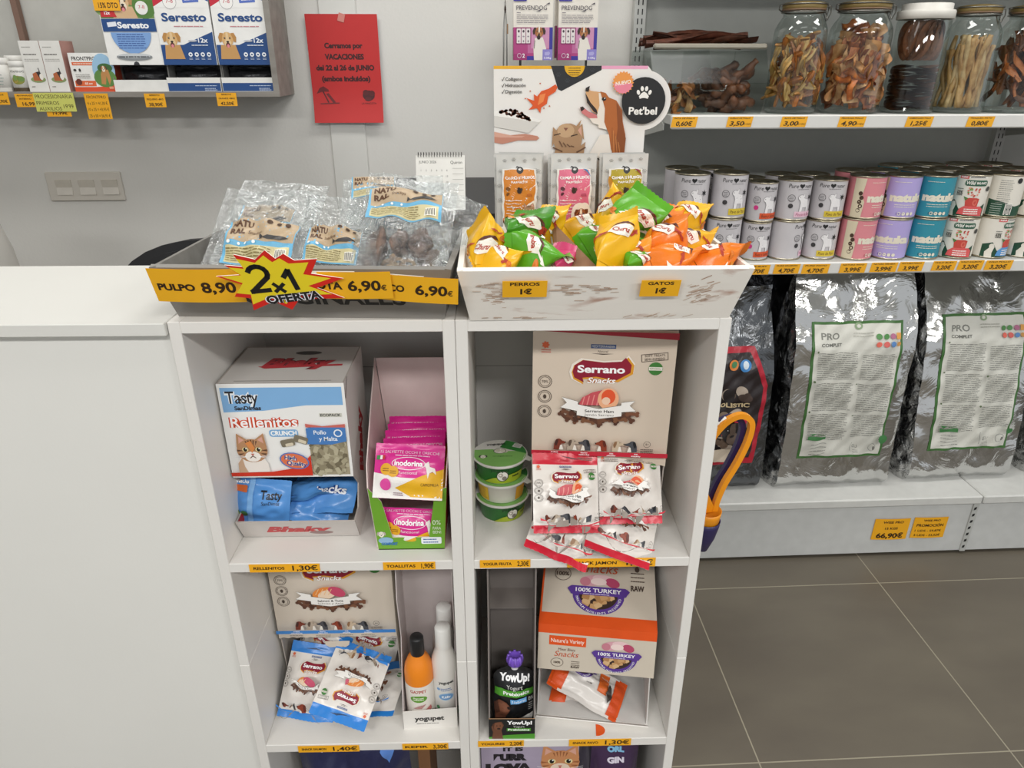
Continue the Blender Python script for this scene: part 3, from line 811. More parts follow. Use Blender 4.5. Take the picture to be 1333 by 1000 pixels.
# ---------------- clear bags of dried fish in the grey crate
M_BAG = clear_film('clear_bag', gloss=.07, rough=.12, bump=.9, bscale=42, haze=.05, edge=.4)
KRAFT = '#bda688'
def fish_label(mb_s, w, h, x0, y0, rot=0.0):
    s = mb_s.sub(x0, y0, 1, rot)
    s.rect(0, 0, w, h, '#6db4da'); s.rect(w * .03, h * .48, w * .99, h, KRAFT)
    s.rect(w * .05, h * .04, w * .96, h * .38, '#d9cfa0')
    s.text('NATU', w * .07, h * .88, h * .14, '#5b3a22', w=w * .3, al='L', bold=.05); s.text('RAL', w * .07, h * .7, h * .14, '#5b3a22', w=w * .22, al='L', bold=.05)
    s.text('Snackys', w * .33, h * .68, h * .07, '#5b3a22', al='L', shear=.2)
    for k in range(3): s.ell(w * (.62 + k * .12), h * .9, w * .035, w * .035, '#4b3220', n=10)
    # fish
    s.poly([(w * .56, h * .55), (w * .63, h * .6), (w * .78, h * .62), (w * .93, h * .56), (w * .8, h * .51), (w * .63, h * .53)], '#3c3a3a'); s.poly([(w * .58, h * .56), (w * .53, h * .62), (w * .53, h * .5)], '#3c3a3a')
    for k in range(4): s.ell(w * (.1 + k * .12), h * .43, h * .03, h * .03, '#f2f6f4', n=8)
    s.lines(w * .07, h * .33, w * .74, 6, h * .05, h * .018, '#8a7a4a', seed=7)
    s.rect(w * .79, h * .08, w * .93, h * .3, '#f5f1e4')
    for k in range(7): s.rect(w * (.8 + k * .018), h * .1, w * (.808 + k * .018), h * .28, '#222222'); s.ctr[0] -= 1
    s.ctr[0] += 1
def clear_bag(label, w, h, T, B, Tp, udir, seed, lab=None, wr=.8, bend=0.0):
    h = (Vector(Tp) - Vector(B)).length
    t = empty('clear_bag', label, 'bag', 'clear bags of dried fish')
    f, b = pillow_fn(w, h, T, .06, seed, wr, bend, 0)
    mb = MB(); mb.grid(lambda a, c: f((a - .5) * w, c * h), 22, 28, M_BAG); mb.grid(lambda a, c: b((a - .5) * w, c * h), 22, 28, M_BAG, flip=True)
    mb.build('plastic_film', t)
    if lab:
        lw, lh, x0, y0, rot = lab
        ml = MB(); fish_label(Surf(ml, with_normal(f), maxlen=.005, base=.0008, step=.00016), lw, lh, x0, y0, rot)
        ml.build('paper_label', t)
    span(t, B, Tp, udir)
    return t
def chunk(name, label, cat, group, p, r, cols, seed, sq=(1, 1, 1)):
    rr = random.Random(seed); ph = [rr.uniform(0, 6.28) for _ in range(6)]
    mb = MB()
    def f(u, v):
        a = 2 * PI * u; b = PI * (v - .5)
        k = 1 + .22 * math.sin(3 * a + ph[0]) * math.cos(b) + .16 * math.sin(4 * b + ph[1] + 2 * a) + .1 * math.sin(7 * a + 5 * b + ph[2]) * math.cos(b)
        return Vector((r * sq[0] * k * math.cos(a) * math.cos(b), r * sq[1] * k * math.sin(a) * math.cos(b), r * sq[2] * k * math.sin(b)))
    mb.grid(f, 22, 14, cols)
    o = mb.build(name); tag(o, label, cat, group)
    o.location = p; o.rotation_euler = (rr.uniform(-.5, .5), rr.uniform(-.5, .5), rr.uniform(0, 6))
    return o
M_OCTO = noise_mix('dried_octopus', '#3c3232', '#8a7468', (60, 60, 60), .35, .65, .5, bump=.5)
M_TENT = noise_mix('dried_tentacle', '#8d6140', '#d6b487', (70, 70, 70), .35, .65, .5, bump=.5)
clear_bag('clear bag with a faint label behind the front bags, nearest the counter', .125, .15, .018, (-0.3187, 0.9200, 1.2500), (-0.2969, 1.0500, 1.3422), (1, 0, .02), 3, (.075, .05, -.045, .055, 0))
clear_bag('clear bag standing behind, in the corner nearest the calendar', .135, .16, .02, (-0.1333, 0.9700, 1.2547), (-0.1438, 1.0600, 1.3467), (1, 0, -.02), 4)
clear_bag('clear bag at the back with a brown word visible at its corner', .15, .17, .02, (-0.1415, 0.9500, 1.2514), (-0.1392, 1.0400, 1.3453), (1, 0, -.06), 5, (.06, .036, -.062, .098, .05))
clear_bag('clear bag poking out over the crate edge toward the white crate', .10, .15, .014, (-0.0971, 0.9000, 1.2562), (-0.0572, 0.9850, 1.3371), (1, 0, -.15), 6)
clear_bag('clear bag with a kraft and blue label behind the starburst sign', .125, .145, .022, (-0.3044, 0.8650, 1.2650), (-0.2927, 0.9700, 1.3444), (1, 0, .02), 7, (.09, .062, -.042, .010, -.02))
clear_bag('small clear bag with a kraft label beside the starburst sign', .082, .13, .020, (-0.2060, 0.8600, 1.2658), (-0.2023, 0.9500, 1.3395), (1, 0, -.05), 8, (.066, .05, -.034, .012, -.06))
clear_bag('clear bag of dark dried octopus with a cream label at its top', .118, .15, .03, (-0.1206, 0.8480, 1.2666), (-0.1057, 0.9650, 1.3603), (1, 0, -.05), 9, (.094, .052, -.05, .07, .06))
for i, (px, r, sq) in enumerate((((-0.1487, 0.8850, 1.2881), .019, (1, .5, 1.25)), ((-0.1204, 0.8900, 1.2906), .017, (1.1, .5, 1.0)), ((-0.0971, 0.8900, 1.2934), .014, (1, .5, 1.2)), ((-0.1629, 0.8800, 1.2689), .012, (1, .5, .9)), ((-0.0871, 0.8850, 1.2721), .013, (1.2, .5, .9)))):
    chunk('dried_octopus', 'dark dried octopus piece inside the front clear bag', 'dried octopus', 'dried octopus pieces', px, r, M_OCTO, 40 + i, sq)
for i, px in enumerate(((-0.1228, 0.8760, 1.2717), (-0.1105, 0.8760, 1.2687), (-0.1356, 0.8760, 1.2659))):
    mb = MB(); rr = random.Random(60 + i); a0 = rr.uniform(0, 6)
    mb.tube([(.011 * (1 - k / 22) * math.cos(a0 + k * .55), -.002 * k / 10, .009 * (1 - k / 22) * math.sin(a0 + k * .55)) for k in range(18)], lambda q: .0034 * (1 - .6 * q), M_TENT, 7)
    o = mb.build('dried_tentacle'); tag(o, 'curled pale brown tentacle at the bottom of the octopus bag', 'dried octopus', 'curled tentacles'); o.location = px

# ---------------- bright snack packets in the white crate
GRN, YLW, ORG = '#58a51e', '#efb71a', '#ec7d1c'
def tetra(label, col, W, H, B, Tp, udir, seed, spin=0.0):
    """four-cornered packet: flat seal below along x, flat seal above across it"""
    rr = random.Random(seed); ph = [rr.uniform(0, 6.28) for _ in range(8)]
    def f(u, v, off=0.0):
        a = 2 * PI * u; t = min(1, max(0, v))
        A = W / 2 * (1 - t) + .0012 + .16 * W * math.sin(PI * t); Bq = W / 2 * t + .0012 + .16 * W * math.sin(PI * t)
        c, s_ = math.cos(a), math.sin(a)
        x = A * math.copysign(abs(c) ** .8, c); y = Bq * math.copysign(abs(s_) ** .8, s_)
        e = math.sin(PI * t)
        k = 1 + e * (.08 * math.sin(3 * a + ph[0] + 3 * t) + .07 * math.sin(5 * a + ph[1]) * math.sin(6 * t + ph[2]) + .05 * math.sin(9 * a - 8 * t + ph[3]))
        return Vector((x * k, y * k, H * (t + .03 * math.sin(2 * a + ph[4]) * e)))
    film = G(col)
    mb = MB(); mb.grid(lambda u, v: f(u, v), 36, 20, film)
    nz = 10                                   # seals with saw-tooth ends
    def seal(axis, z0, z1, wob):
        for sgn in (1, -1):
            mb.grid(lambda a, c: (lambda q, z: Vector((q, wob * math.sin(5 * a + ph[5]) * c + sgn * .0004, z)) if axis == 0 else Vector((wob * math.sin(5 * a + ph[6]) * c + sgn * .0004, q, z)))((a - .5) * W * 1.02, z0 + (z1 - z0) * c + ((.0015 if round(a * nz * 2) % 2 else 0) * (1 if z1 > z0 else -1) if c > .9 else 0)), nz * 2, 2, film)
    seal(0, 0, -.009, .002); seal(1, H, H + .010, .003)
    S = Surf(mb, lambda u, v: (lambda p, q: (p, q))(*_tn(f, u, v)), maxlen=.05, base=.0006, step=.0001)
    wht, red = '#f4efe4', '#b03a26'
    for k in range(4):
        u = (k + .5 + rr.uniform(-.1, .1)) / 4; v = rr.uniform(.3, .62)
        if k % 2 == 0:
            q = S.sub(u, v, .16, rr.uniform(-.4, .4), .34)
            q.poly([(-.6, -.2), (-.45, .28), (.1, .42), (.62, .25), (.55, -.25), (0, -.38)], wht); q.poly([(-.62, .2), (-.4, .5), (.2, .58), (.66, .34), (.1, .44), (-.45, .3)], '#5a2a20')
            q.text('Churu' if col != GRN else 'Inaba', -.02, 0, .26, red, w=.85, bold=.03)
        else:
            q = S.sub(u, v, .13, rr.uniform(-.5, .5), .3)
            q.ell(-.25, .2, .3, .22, '#d9781f'); q.ell(.3, -.15, .34, .24, '#e08a2a'); q.ell(.3, -.12, .2, .12, '#f2b763')
            q.rrect(-.1, -.62, .75, -.5, .05, wht); q.poly([(-.62, -.5), (-.35, -.15), (-.3, -.55)], wht)
        q2 = S.sub((u + .125) % 1, rr.uniform(.45, .7), .05, rr.uniform(-1, 1), .12)
        q2.poly([(-.6, 0), (0, .7), (.6, 0), (.25, 0), (.25, -.7), (-.25, -.7), (-.25, 0)], red if col != GRN else wht)
    o = mb.build('snack_packet'); tag(o, label, 'snack packet', 'snack packets in the white crate')
    span(o, B, Tp, udir)
    if spin: o.rotation_euler.rotate_axis('Z', spin)
    return o
def _tn(f, u, v):
    d = .004; p = f(u, v)
    a = f(u + d, v) - f(u - d, v); b = f(u, v + d) - f(u, v - d); n = a.cross(b)
    if n.length < 1e-12: n = Vector((0, -1, 0))
    return p, n.normalized()
tetra('yellow snack packet in the corner of the white crate beside the grey crate', YLW, .054, .058, (-0.0037, 0.8650, 1.2700), (-0.0208, 0.9000, 1.3092), (1, 0, -.1), 1, .5)
tetra('dark green tilted snack packet in front of the orange pouches', '#3f8a1a', .060, .062, (0.0258, 0.9000, 1.2835), (0.0493, 0.9450, 1.3155), (.7, .5, -.5), 2, .3)
tetra('yellow snack packet behind the dark green one, spike pointing up', YLW, .05, .056, (0.0528, 0.9450, 1.2829), (0.0808, 0.9850, 1.3159), (1, .3, .2), 3, .9)
tetra('light green snack packet lying in front of the dark green one', GRN, .056, .06, (0.0201, 0.8650, 1.2814), (0.0731, 0.8750, 1.2815), (.1, .6, 1), 4, .4)
tetra('yellow packet with green corner just behind the PERROS card', YLW, .046, .05, (-0.0169, 0.8500, 1.2673), (0.0249, 0.8650, 1.2746), (.2, .8, .6), 5, .2)
tetra('yellow snack packet behind the cardboard divider', YLW, .056, .056, (0.1098, 0.9850, 1.2713), (0.1412, 1.0100, 1.2906), (1, .2, -.2), 6, .2)
tetra('light green snack packet resting against the cardboard divider', GRN, .05, .055, (0.1205, 0.9300, 1.2717), (0.1599, 0.9550, 1.2926), (.3, .8, .5), 7, .8)
tetra('large green snack packet standing up in the middle of the white crate', GRN, .066, .068, (0.1564, 0.9300, 1.2858), (0.1921, 0.9400, 1.3239), (.8, .3, -.6), 8, .5)
tetra('yellow snack packet with a red word, leaning in the middle front', YLW, .058, .066, (0.1423, 0.8500, 1.2683), (0.1516, 0.8850, 1.3145), (1, .2, 0), 9, .6)
tetra('yellow snack packet peeking out above the large green one', YLW, .05, .054, (0.1661, 0.9750, 1.2935), (0.1620, 1.0000, 1.3202), (1, 0, .3), 10, .2)
tetra('dark orange snack packet behind the front orange one', ORG, .056, .058, (0.2026, 0.9450, 1.2790), (0.2272, 0.9750, 1.3099), (.9, .3, -.2), 11, .6)
tetra('bright orange snack packet next to the large green one', ORG, .056, .058, (0.2039, 0.8700, 1.2723), (0.2223, 0.9050, 1.3051), (.9, .4, .1), 12, .3)
tetra('yellow snack packet leaning on the back corner of the white crate', YLW, .056, .06, (0.2402, 0.9650, 1.2816), (0.2733, 1.0000, 1.3123), (.9, .2, -.3), 13, .5)
tetra('yellow snack packet with green word between the orange packets', YLW, .05, .056, (0.2324, 0.8850, 1.2742), (0.2730, 0.9300, 1.2913), (.6, .6, .2), 14, .4)
tetra('flat orange snack packet right behind the GATOS card', ORG, .05, .056, (0.1913, 0.8450, 1.2693), (0.2435, 0.8600, 1.2766), (.2, .8, .5), 15, .3)
tetra('flat orange snack packet in the front corner beside the cans', ORG, .046, .06, (0.2459, 0.8450, 1.2709), (0.2997, 0.8700, 1.2805), (.1, .8, .5), 16, .2)
tetra('small orange packet pushed down between yellow and orange ones', '#f0982a', .042, .046, (0.1632, 0.8550, 1.2648), (0.1796, 0.8800, 1.2875), (.8, .4, .2), 17, .2)
tetra('small green packet mostly buried at the front of the white crate', GRN, .04, .044, (0.1597, 0.8500, 1.2624), (0.1718, 0.8650, 1.2777), (.8, .5, 0), 18, .9)
tetra('pink packet mostly buried beside the cardboard divider', '#c9406f', .03, .034, (0.0759, 0.8550, 1.2615), (0.0815, 0.8700, 1.2759), (.8, .5, 0), 19, .9)
mb = MB(); mb.panel([(0.0763, 0.8620, 1.2664), (0.1234, 0.8580, 1.2701), (0.0809, 0.9550, 1.3002), (0.0751, 0.9750, 1.3033)][::1], .002, C('#8a6444', .7, var=.08), C('#a27a55', .7)); o = mb.build('cardboard_divider'); tag(o, 'brown cardboard divider standing across the white crate', 'cardboard')

# ---------------- display card with three rows of pouches behind the crate
BX0, BX1, BZ1, BYY = -.001, .222, 1.4945, 1.10
t = empty('display_stand', 'white card display stand with a dog and a cat looking up', 'display stand')
mb = MB()
out = [(BX0, 1.262), (BX1 - .002, 1.262)]
cx, cz, R = .214, 1.4485, .0405
a0, a1 = -1.25, 1.33
out += [(BX1 - .002, cz - .04)] + [(cx + R * math.cos(a0 + (a1 - a0) * k / 20), cz + R * math.sin(a0 + (a1 - a0) * k / 20)) for k in range(21)] + [(BX1 - .004, BZ1), (BX0, BZ1)]
mb.prism(out, BYY, BYY + .003, C('#f1eeea', .4, var=.01), '#d8d2c8')
s = mb.flat((BX0, BYY, 1.262)); BH = BZ1 - 1.262; BW = BX1 - BX0
s.rect(0, BH - .0042, .084, BH, '#efb52a'); s.rect(.150, BH - .0042, BW - .004, BH, '#f0a9c9')
s.poly([(.081, BH), (.092, BH - .031), (.097, BH - .033), (.153, BH - .0055), (.153, BH)], '#24262b')
for q in ((.092, .012), (.105, .02), (.122, .014), (.14, .006)): paw(s, q[0], BH - q[1], .004, '#33363c')
s.poly([(.1 + .0145 + .0145 * math.cos(PI + PI * k / 12), BH + .0145 * math.sin(PI + PI * k / 12)) for k in range(13)], '#e8b21e'); s.lines(.106, BH - .003, .124, 4, .003, .001, '#5a4510', seed=4)
for i, tx in enumerate(('Colágeno', 'Hidratación', 'Digestión')):
    s.stroke([(.0115, BH - .0175 - i * .0083), (.0125, BH - .0195 - i * .0083), (.0150, BH - .0145 - i * .0083)], .0007, INK); s.text(tx, .0165, BH - .0172 - i * .0083, .0044, '#33302e', al='L', bold=.01)
# hand with a bowl, splash
s.poly([(0, BH - .088), (.02, BH - .093), (.045, BH - .091), (.063, BH - .094), (.066, BH - .097), (.062, BH - .1), (.035, BH - .100), (.012, BH - .105), (0, BH - .103)], '#c98a74'); s.poly([(.0, BH - .088), (.03, BH - .094), (.045, BH - .094), (.04, BH - .096), (.01, BH - .096), (0, BH - .095)], '#dda894')
s.poly([(0, BH - .062), (.068, BH - .073), (.05, BH - .09), (0, BH - .081)], '#dcd9d4'); s.poly([(0, BH - .06), (.03, BH - .06), (.068, BH - .0725), (.066, BH - .075), (0, BH - .066)], '#f7f5f1')
rr = random.Random(2)
for k in range(60):
    x = rr.uniform(.008, .052); z = BH - .0615 - .011 * (x - .008) / .044 + rr.uniform(0, .0085) * math.sin(PI * (x - .006) / .05)
    s.ell(x, z, .0022, .0017, ('#5a2f1c', '#71402a', '#46220f')[k % 3], n=7); s.ctr[0] -= 1
s.ctr[0] += 4
s.poly([(.088, BH - .024), (.078, BH - .030), (.068, BH - .033), (.062, BH - .04), (.057, BH - .037), (.058, BH - .046), (.046, BH - .042), (.056, BH - .052), (.050, BH - .058), (.062, BH - .056), (.067, BH - .063), (.068, BH - .055), (.076, BH - .050), (.078, BH - .040), (.088, BH - .034), (.091, BH - .028)], '#e0591f'); s.poly([(.066, BH - .038), (.074, BH - .036), (.071, BH - .047), (.063, BH - .052)], '#f08a4a')
for q in ((.045, .043), (.052, .033), (.066, .023), (.072, .056), (.08, .053)): s.ell(q[0], BH - q[1], .0012, .0009, '#c65a26', n=6)
# cat
CT, CD = '#b08a66', '#6d4c34'
s_all = s; s = s.sub(-.014, -.012, 1.14)
s.poly([(.083, 0), (.088, .104), (.094, .125), (.108, .122), (.118, .115), (.130, .125), (.127, .1), (.133, 0)], CT)
s.poly([(.0865, .118), (.0875, .143), (.095, .136)], CT); s.poly([(.120, .137), (.1235, .152), (.116, .1425)], CT); s.ell(.107, .128, .0185, .0195, CT); s.poly([(.117, .14), (.125, .147), (.128, .127)], CT); s.poly([(.1195, .139), (.1235, .144), (.125, .131)], '#d9a692')
s.ell(.104, .1385, .011, .0085, '#caa680'); s.poly([(.101, .142), (.107, .142), (.104, .138)], '#8a5a48')
for x, z, a in ((.093, .134, .6), (.115, .133, -.6)): s.stroke([(x - .004, z - .001), (x + .004, z + .001)], .0012, '#3a261a')
for k in range(9): s.stroke([(.088 + .001 * (k % 2), .118 - k * .009), (.1 + .003 * (k % 3), .113 - k * .009)], .0018, CD); s.stroke([(.13, .118 - k * .009), (.119 - .002 * (k % 2), .112 - k * .009)], .0018, CD)
for k in range(4): s.stroke([(.096 + .005 * k, .126 - .002 * k), (.1 + .005 * k, .119)], .0012, CD)
s = s_all
# dog, looking up
D1, D2, D3 = '#b4652c', '#efe6db', '#8c4a1e'
s.poly([(.132, 0), (.139, .09), (.141, .115), (.155, .14), (.176, .142), (.187, .11), (.19, .05), (.195, 0)], D2)
s.poly([(.138, .200), (.134, .205), (.131, .201), (.133, .19), (.142, .172), (.152, .168), (.158, .19), (.153, .198)], '#d9a877')
s.poly([(.150, .197), (.158, .196), (.163, .188), (.176, .186), (.183, .172), (.184, .158), (.170, .146), (.152, .150), (.149, .168), (.152, .18)], D2)
s.poly([(.137, .2065), (.131, .2035), (.131, .199), (.1355, .1985)], '#28201d')
s.poly([(.131, .197), (.134, .184), (.144, .172), (.150, .169), (.148, .175), (.139, .184)], '#2b1c19')
s.poly([(.124, .176), (.128, .1785), (.137, .172), (.148, .168), (.150, .163), (.138, .163), (.127, .170)], '#d27b7c'); s.poly([(.124, .178), (.128, .179), (.131, .176), (.126, .172)], '#2b1c19')
s.poly([(.138, .163), (.15, .163), (.152, .154), (.144, .156)], D2)
s.poly([(.152, .199), (.160, .197), (.165, .191), (.176, .187), (.185, .174), (.187, .158), (.192, .14), (.192, .115), (.187, .105), (.178, .108), (.172, .120), (.168, .14), (.160, .158), (.160, .176), (.156, .188)], D1)
s.poly([(.176, .185), (.185, .172), (.187, .155), (.193, .135), (.192, .115), (.184, .106), (.178, .12), (.180, .15)], D3)
for k in range(7): s.stroke([(.172 + .002 * k, .15 - .004 * k), (.174 + .0025 * k, .115 - .001 * k)], .001, ('#9c5726', '#c98246')[k % 2])
s.ell(.158, .189, .0033, .0026, '#241713', n=10); s.ell(.159, .190, .0009, .0009, '#ffffff', n=6)
s.stroke([(.141, .112), (.155, .106), (.17, .108), (.183, .112)], .0016, '#3b332e')
for k in range(6): s.stroke([(.145 + .007 * k, .1 - .01 * (k % 3)), (.147 + .007 * k, .08 - .01 * (k % 2))], .0012, '#d9c7b2')
# starburst and round mark
lay = s.sub(cx - BX0, cz - 1.262, 1)
lay.ell(0, 0, .0315, .0315, '#1b1b1d', n=32); paw(lay, 0, .009, .0115, '#f6f4f0'); lay.text("Pet'bel", 0, -.0135, .0105, '#f6f4f0', w=.041, bold=.03)
lay.star(-.031, .024, .0155, .0132, 20, '#ee9a4a'); lay.poly([(-.031 + .0131 * math.cos(PI + PI * k / 10), .023 + .0131 * math.sin(PI + PI * k / 10)) for k in range(11)], '#f08aa0'); lay.text('NUEVO', -.031, .024, .005, '#fff6ea', w=.022, bold=.03, rot=.15, shear=.1)
mb.build('printed_board', t)
mb = MB(); W2 = C('#ebe8e3', .45, var=.01)
mb.box((BX0 - .004, 1.050, TOP), (BX1 + .022, 1.0525, 1.2775), W2); mb.box((BX0 - .004, 1.0525, 1.262), (BX1 + .022, 1.10, 1.2645), W2)
mb.box((BX0 - .004, 1.0525, TOP), (BX0 - .0015, 1.10, 1.2775), W2); mb.box((BX1 + .0195, 1.0525, TOP), (BX1 + .022, 1.10, 1.2775), W2); mb.build('pouch_tray', t)
def pouch(kind):
    col, t1, t2 = {'o': ('#d8862a', 'CALDO DE HUESOS', 'PARA GATOS'), 'p': ('#e0718f', 'CREMA DE HUESOS', 'PARA PERROS'), 'g': ('#b3a01f', 'CREMA DE HUESOS', 'PARA GATOS')}[kind]
    silver = C('#d4d3cf', .38, .15, var=.05, scale=60)
    def art(s):
        h = .113
        for k, q in enumerate(((-.021, .104), (-.008, .106), (.008, .104), (.022, .106), (-.027, .09), (-.028, .07), (-.027, .05), (.0275, .09), (.028, .072), (.027, .052))): paw(s, q[0], q[1], .003, '#a9a8a4')
        s.rect(-.024, .006, .024, .093, '#e9e7e2'); s.rect(-.0215, .006, .0215, .0915, col)
        s.ell(0, .0905, .0048, .0048, '#1b1b1d'); paw(s, 0, .091, .0022, '#ffffff')
        s.text(t1, 0, .0805, .0036, '#ffffff', w=.039, bold=.03); s.text(t2, 0, .0752, .0027, '#ffffff', w=.021, bold=.03)
        for q in ((-.0155, .066), (-.0155, .059)): s.ell(q[0], q[1], .0022, .0025, '#7a4a14' if kind == 'o' else '#5a2a36', n=10)
        s.ell(0, .0635, .0045, .0045, '#33241c', n=9); s.ell(.003, .0655, .003, .003, '#4a342a', n=8); s.ell(-.002, .0665, .0018, .0022, '#33241c', n=7)
        s.ring(.0145, .066, .0022, .0022, .0006, '#ffffff'); s.stroke([(.016, .067), (.022, .071)], .0007, '#ffffff')
        s.rect(.01, .056, .016, .0595, '#c06a1c' if kind == 'o' else '#b64b6a')
        s.lines(-.0185, .05, .004, 5, .0045, .0008, '#ffffff', seed=3, ragged=.3)
        if kind == 'p':
            s.ell(.011, .026, .016, .021, '#f2ece2'); dog_front(s, .0105, .032, .0085, '#9c5a35', '#6d3720'); s.poly([(.004, .024), (.017, .024), (.019, .007), (.002, .007)], '#a7623b'); s.poly([(.008, .024), (.013, .024), (.013, .007), (.008, .007)], D2)
            s.poly([(.0115, .0915), (.0165, .0915), (.0215, .087), (.0215, .082)], '#3f7fb5')
        elif kind == 'o':
            s.poly([(-.004, .03), (.012, .046), (.0215, .05), (.0215, .006), (-.012, .006)], '#efe5d6'); cat_front(s, .012, .037, .007, '#b08a66', '#5d4230')
        else:
            s.poly([(.0115, .0915), (.0165, .0915), (.0215, .087), (.0215, .082)], '#8f2434'); s.poly([(-.0215, .03), (.0215, .045), (.0215, .006), (-.0215, .006)], '#efe8d0'); cat_front(s, .009, .033, .007, '#d9b48a', '#a5764a')
    return sachet('treat_pouch', .066, .113, .01, silver, silver, art, seal=.08, seed=11, wr=.25, zig=False, nu=12, nv=18, maxlen=.005, base=.0006, step=.00012)
PL = {'o': 'silver bone broth pouch with orange label', 'p': 'silver pouch with pink label and brown puppy', 'g': 'silver pouch with olive green label'}
for kind, x, n in (('o', .0345, 5), ('p', .1135, 3), ('g', .1885, 4)):
    p0 = pouch(kind)
    for k in range(n):
        q = p0 if k == 0 else dup(p0)
        dx = (0, -.004, .003, -.002, .004)[k]
        tag(q, PL[kind] + (', front of its row' if k == 0 else ', behind the front one of its row'), 'pouch', {'o': 'orange labelled pouches', 'p': 'pink labelled pouches', 'g': 'green labelled pouches'}[kind])
        span(q, (x + dx * .4, 1.0595 + k * .0075, 1.2655), (x + dx, 1.066 + k * .0065, 1.2655 + .112 + .0025 * k), (1, (.04, -.05, .06, .02, -.03)[k], 0))

# ---------------------------------------------------------------- what stands in the shelf units
M_CARD = C('#d9d5d0', .5, var=.015)
M_CARDIN = C('#b7aea6', .7, var=.03)
M_KRAFTEDGE = C('#a98a68', .75)
def box_shell(mb, w, d, h, m, inside, top=True, front=None, th=.002, sides=None, bottom=True):
    """open-front carton, local origin bottom front left; sides = outline in (y, z) for both side walls"""
    sd = [(max(y, .0022) if y >= 0 else y, z) for y, z in (sides or [(0, 0), (d, 0), (d, h), (0, h)])]
    mb.panel([(0, y, z) for y, z in reversed(sd)], th, m, inside)
    mb.panel([(w, y, z) for y, z in sd], th, m, inside)
    mb.panel([(w - th, d - .0003, 0), (th, d - .0003, 0), (th, d - .0003, h), (w - th, d - .0003, h)], th, m, inside)
    if bottom: mb.panel([(th, .0022, .0025), (w - th, .0022, .0025), (w - th, d - .003, .0025), (th, d - .003, .0025)], th, inside, m)
    if top: mb.panel([(th, .0022, h - .0002), (w - th, .0022, h - .0002), (w - th, d - .003, h - .0002), (th, d - .003, h - .0002)], th, m, inside)

# ---- dispenser carton of stuffed cat biscuits
t = empty('treat_dispenser_box', 'large cat treat dispenser carton with a kitten on its front', 'box')
w, d, h, fz = .176, .14, .258, .107
mb = MB(); box_shell(mb, w, d, h, M_CARD, M_CARDIN, sides=[(0, 0), (d, 0), (d, h), (0, h), (0, fz), (.03, fz - .03), (.012, .045), (-.02, .043)])
s = mb.flat((0.012, 0.02, h), (1, 0, 0), (0, 1, 0)); s.rect(.01, -.012, .145, -.0105, '#8d8782')
for bd, cc in ((.1, '#6f2a30'), (.05, '#c13a42')): s.text('Bhaky', .085, .055, .034, cc, w=.105, bold=bd, shear=.3)
s.poly([(.028, .04), (.15, .048), (.15, .042), (.04, .032)], '#c13a42'); s.ell(.09, .092, .02, .007, '#5a5552')
q = mb.flat((w, .012, .045), (0, 1, 0), (0, 0, 1)); q.text('Bhaky', .06, .085, .03, '#b3262e', w=.11, bold=.05, shear=.3, rot=PI / 2.4)
q = mb.flat((w, .0, 0), (0, 1, 0), (0, 0, 1)); q.poly([(.0, .235), (.02, .258), (.024, .258), (.004, .232)], '#6f6a66')
mb.build('carton', t)
mb = MB(); mb.panel([(0, 0, fz), (w, 0, fz), (w, 0, h), (0, 0, h)], .002, C('#f3f2ef', .35, var=.01), M_CARDIN)
s = mb.flat((0, 0, fz)); H = h - fz
s.poly([(.004, H - .006), (w - .004, H - .006), (w - .004, H - .034), (.12, H - .034), (.06, H - .042), (.004, H - .044)], '#83b4e2')
s.text('Tasty', .009, H - .021, .019, '#f2f6fa', al='L', w=.047, bold=.09); s.text('Tasty', .010, H - .021, .019, '#1f1d22', al='L', w=.045, bold=.01)
s.text('SanDimas', .02, H - .0375, .0065, '#2b2b33', al='L', w=.037, bold=.04)
for bd, cc, k in ((.11, '#d13a1c', 1.04), (.07, '#e2562e', 1.02), (.015, '#ffffff', 1.0)): s.text('Rellenitos', .058, H - .060, .0165, cc, w=.094 * k, bold=bd)
s.rrect(.063, H - .0835, .104, H - .072, .004, '#7fb0dc'); s.text('CRUNCH', .0835, H - .0777, .0075, '#ffffff', w=.037, bold=.04)
s.rect(.137, H - .0525, .169, H - .0465, '#d7d5cb'); s.text('ECOPACK', .153, H - .0495, .0042, '#4a4d45', w=.029, bold=.04)
# bag of biscuits on the picture
s.rect(.118, .004, w - .004, .066, '#a79c82')
rr = random.Random(3)
q_ = Surf(s.mb, s.fn, None, s.base + s.ctr[0] * s.step, .000012); s.ctr[0] += 36
for k in range(150):
    x, z = rr.uniform(.122, w - .008), rr.uniform(.007, .06)
    q_.sub(x, z, .0054, rr.uniform(-1.4, 1.4)).rrect(-1, -.6, 1, .6, .3, ('#8f866d', '#aaa186', '#746b55', '#b9b196', '#9a9077')[k % 5])
s.poly([(.116, .082), (.14, .085), (w - .004, .082), (w - .004, .060), (.15, .055), (.116, .056)], '#4a7fc0'); s.poly([(.116, .089), (.14, .085), (w - .004, .088), (w - .004, .0825), (.14, .083), (.116, .0835)], '#cf6b62')
s.text('Pollo', .1265, .075, .0065, '#eef3fa', al='L', bold=.02); s.text('y Malta', .133, .0645, .0065, '#eef3fa', al='L', bold=.02); s.ring(.161, .0735, .0062, .0062, .0018, '#eef3fa')
for x, z, a in ((.088, .0585, .2), (.107, .0635, -.35)):
    s.sub(x, z, .0100, a).rrect(-1, -.55, 1, .6, .25, '#7f7663'); s.sub(x + .002, z - .0025, .0072, a).rrect(-.8, -.4, .8, .3, .2, '#d9cdb5')
s.poly([(.0, .004), (.118, .004), (.118, .038), (.1, .018), (.06, .011), (.0, .010)], '#d1341d')
s.ell(.094, .029, .0215, .0135, '#5a76b8', rot=-.25); s.ell(.094, .029, .0195, .0118, '#e0764e', rot=-.25)
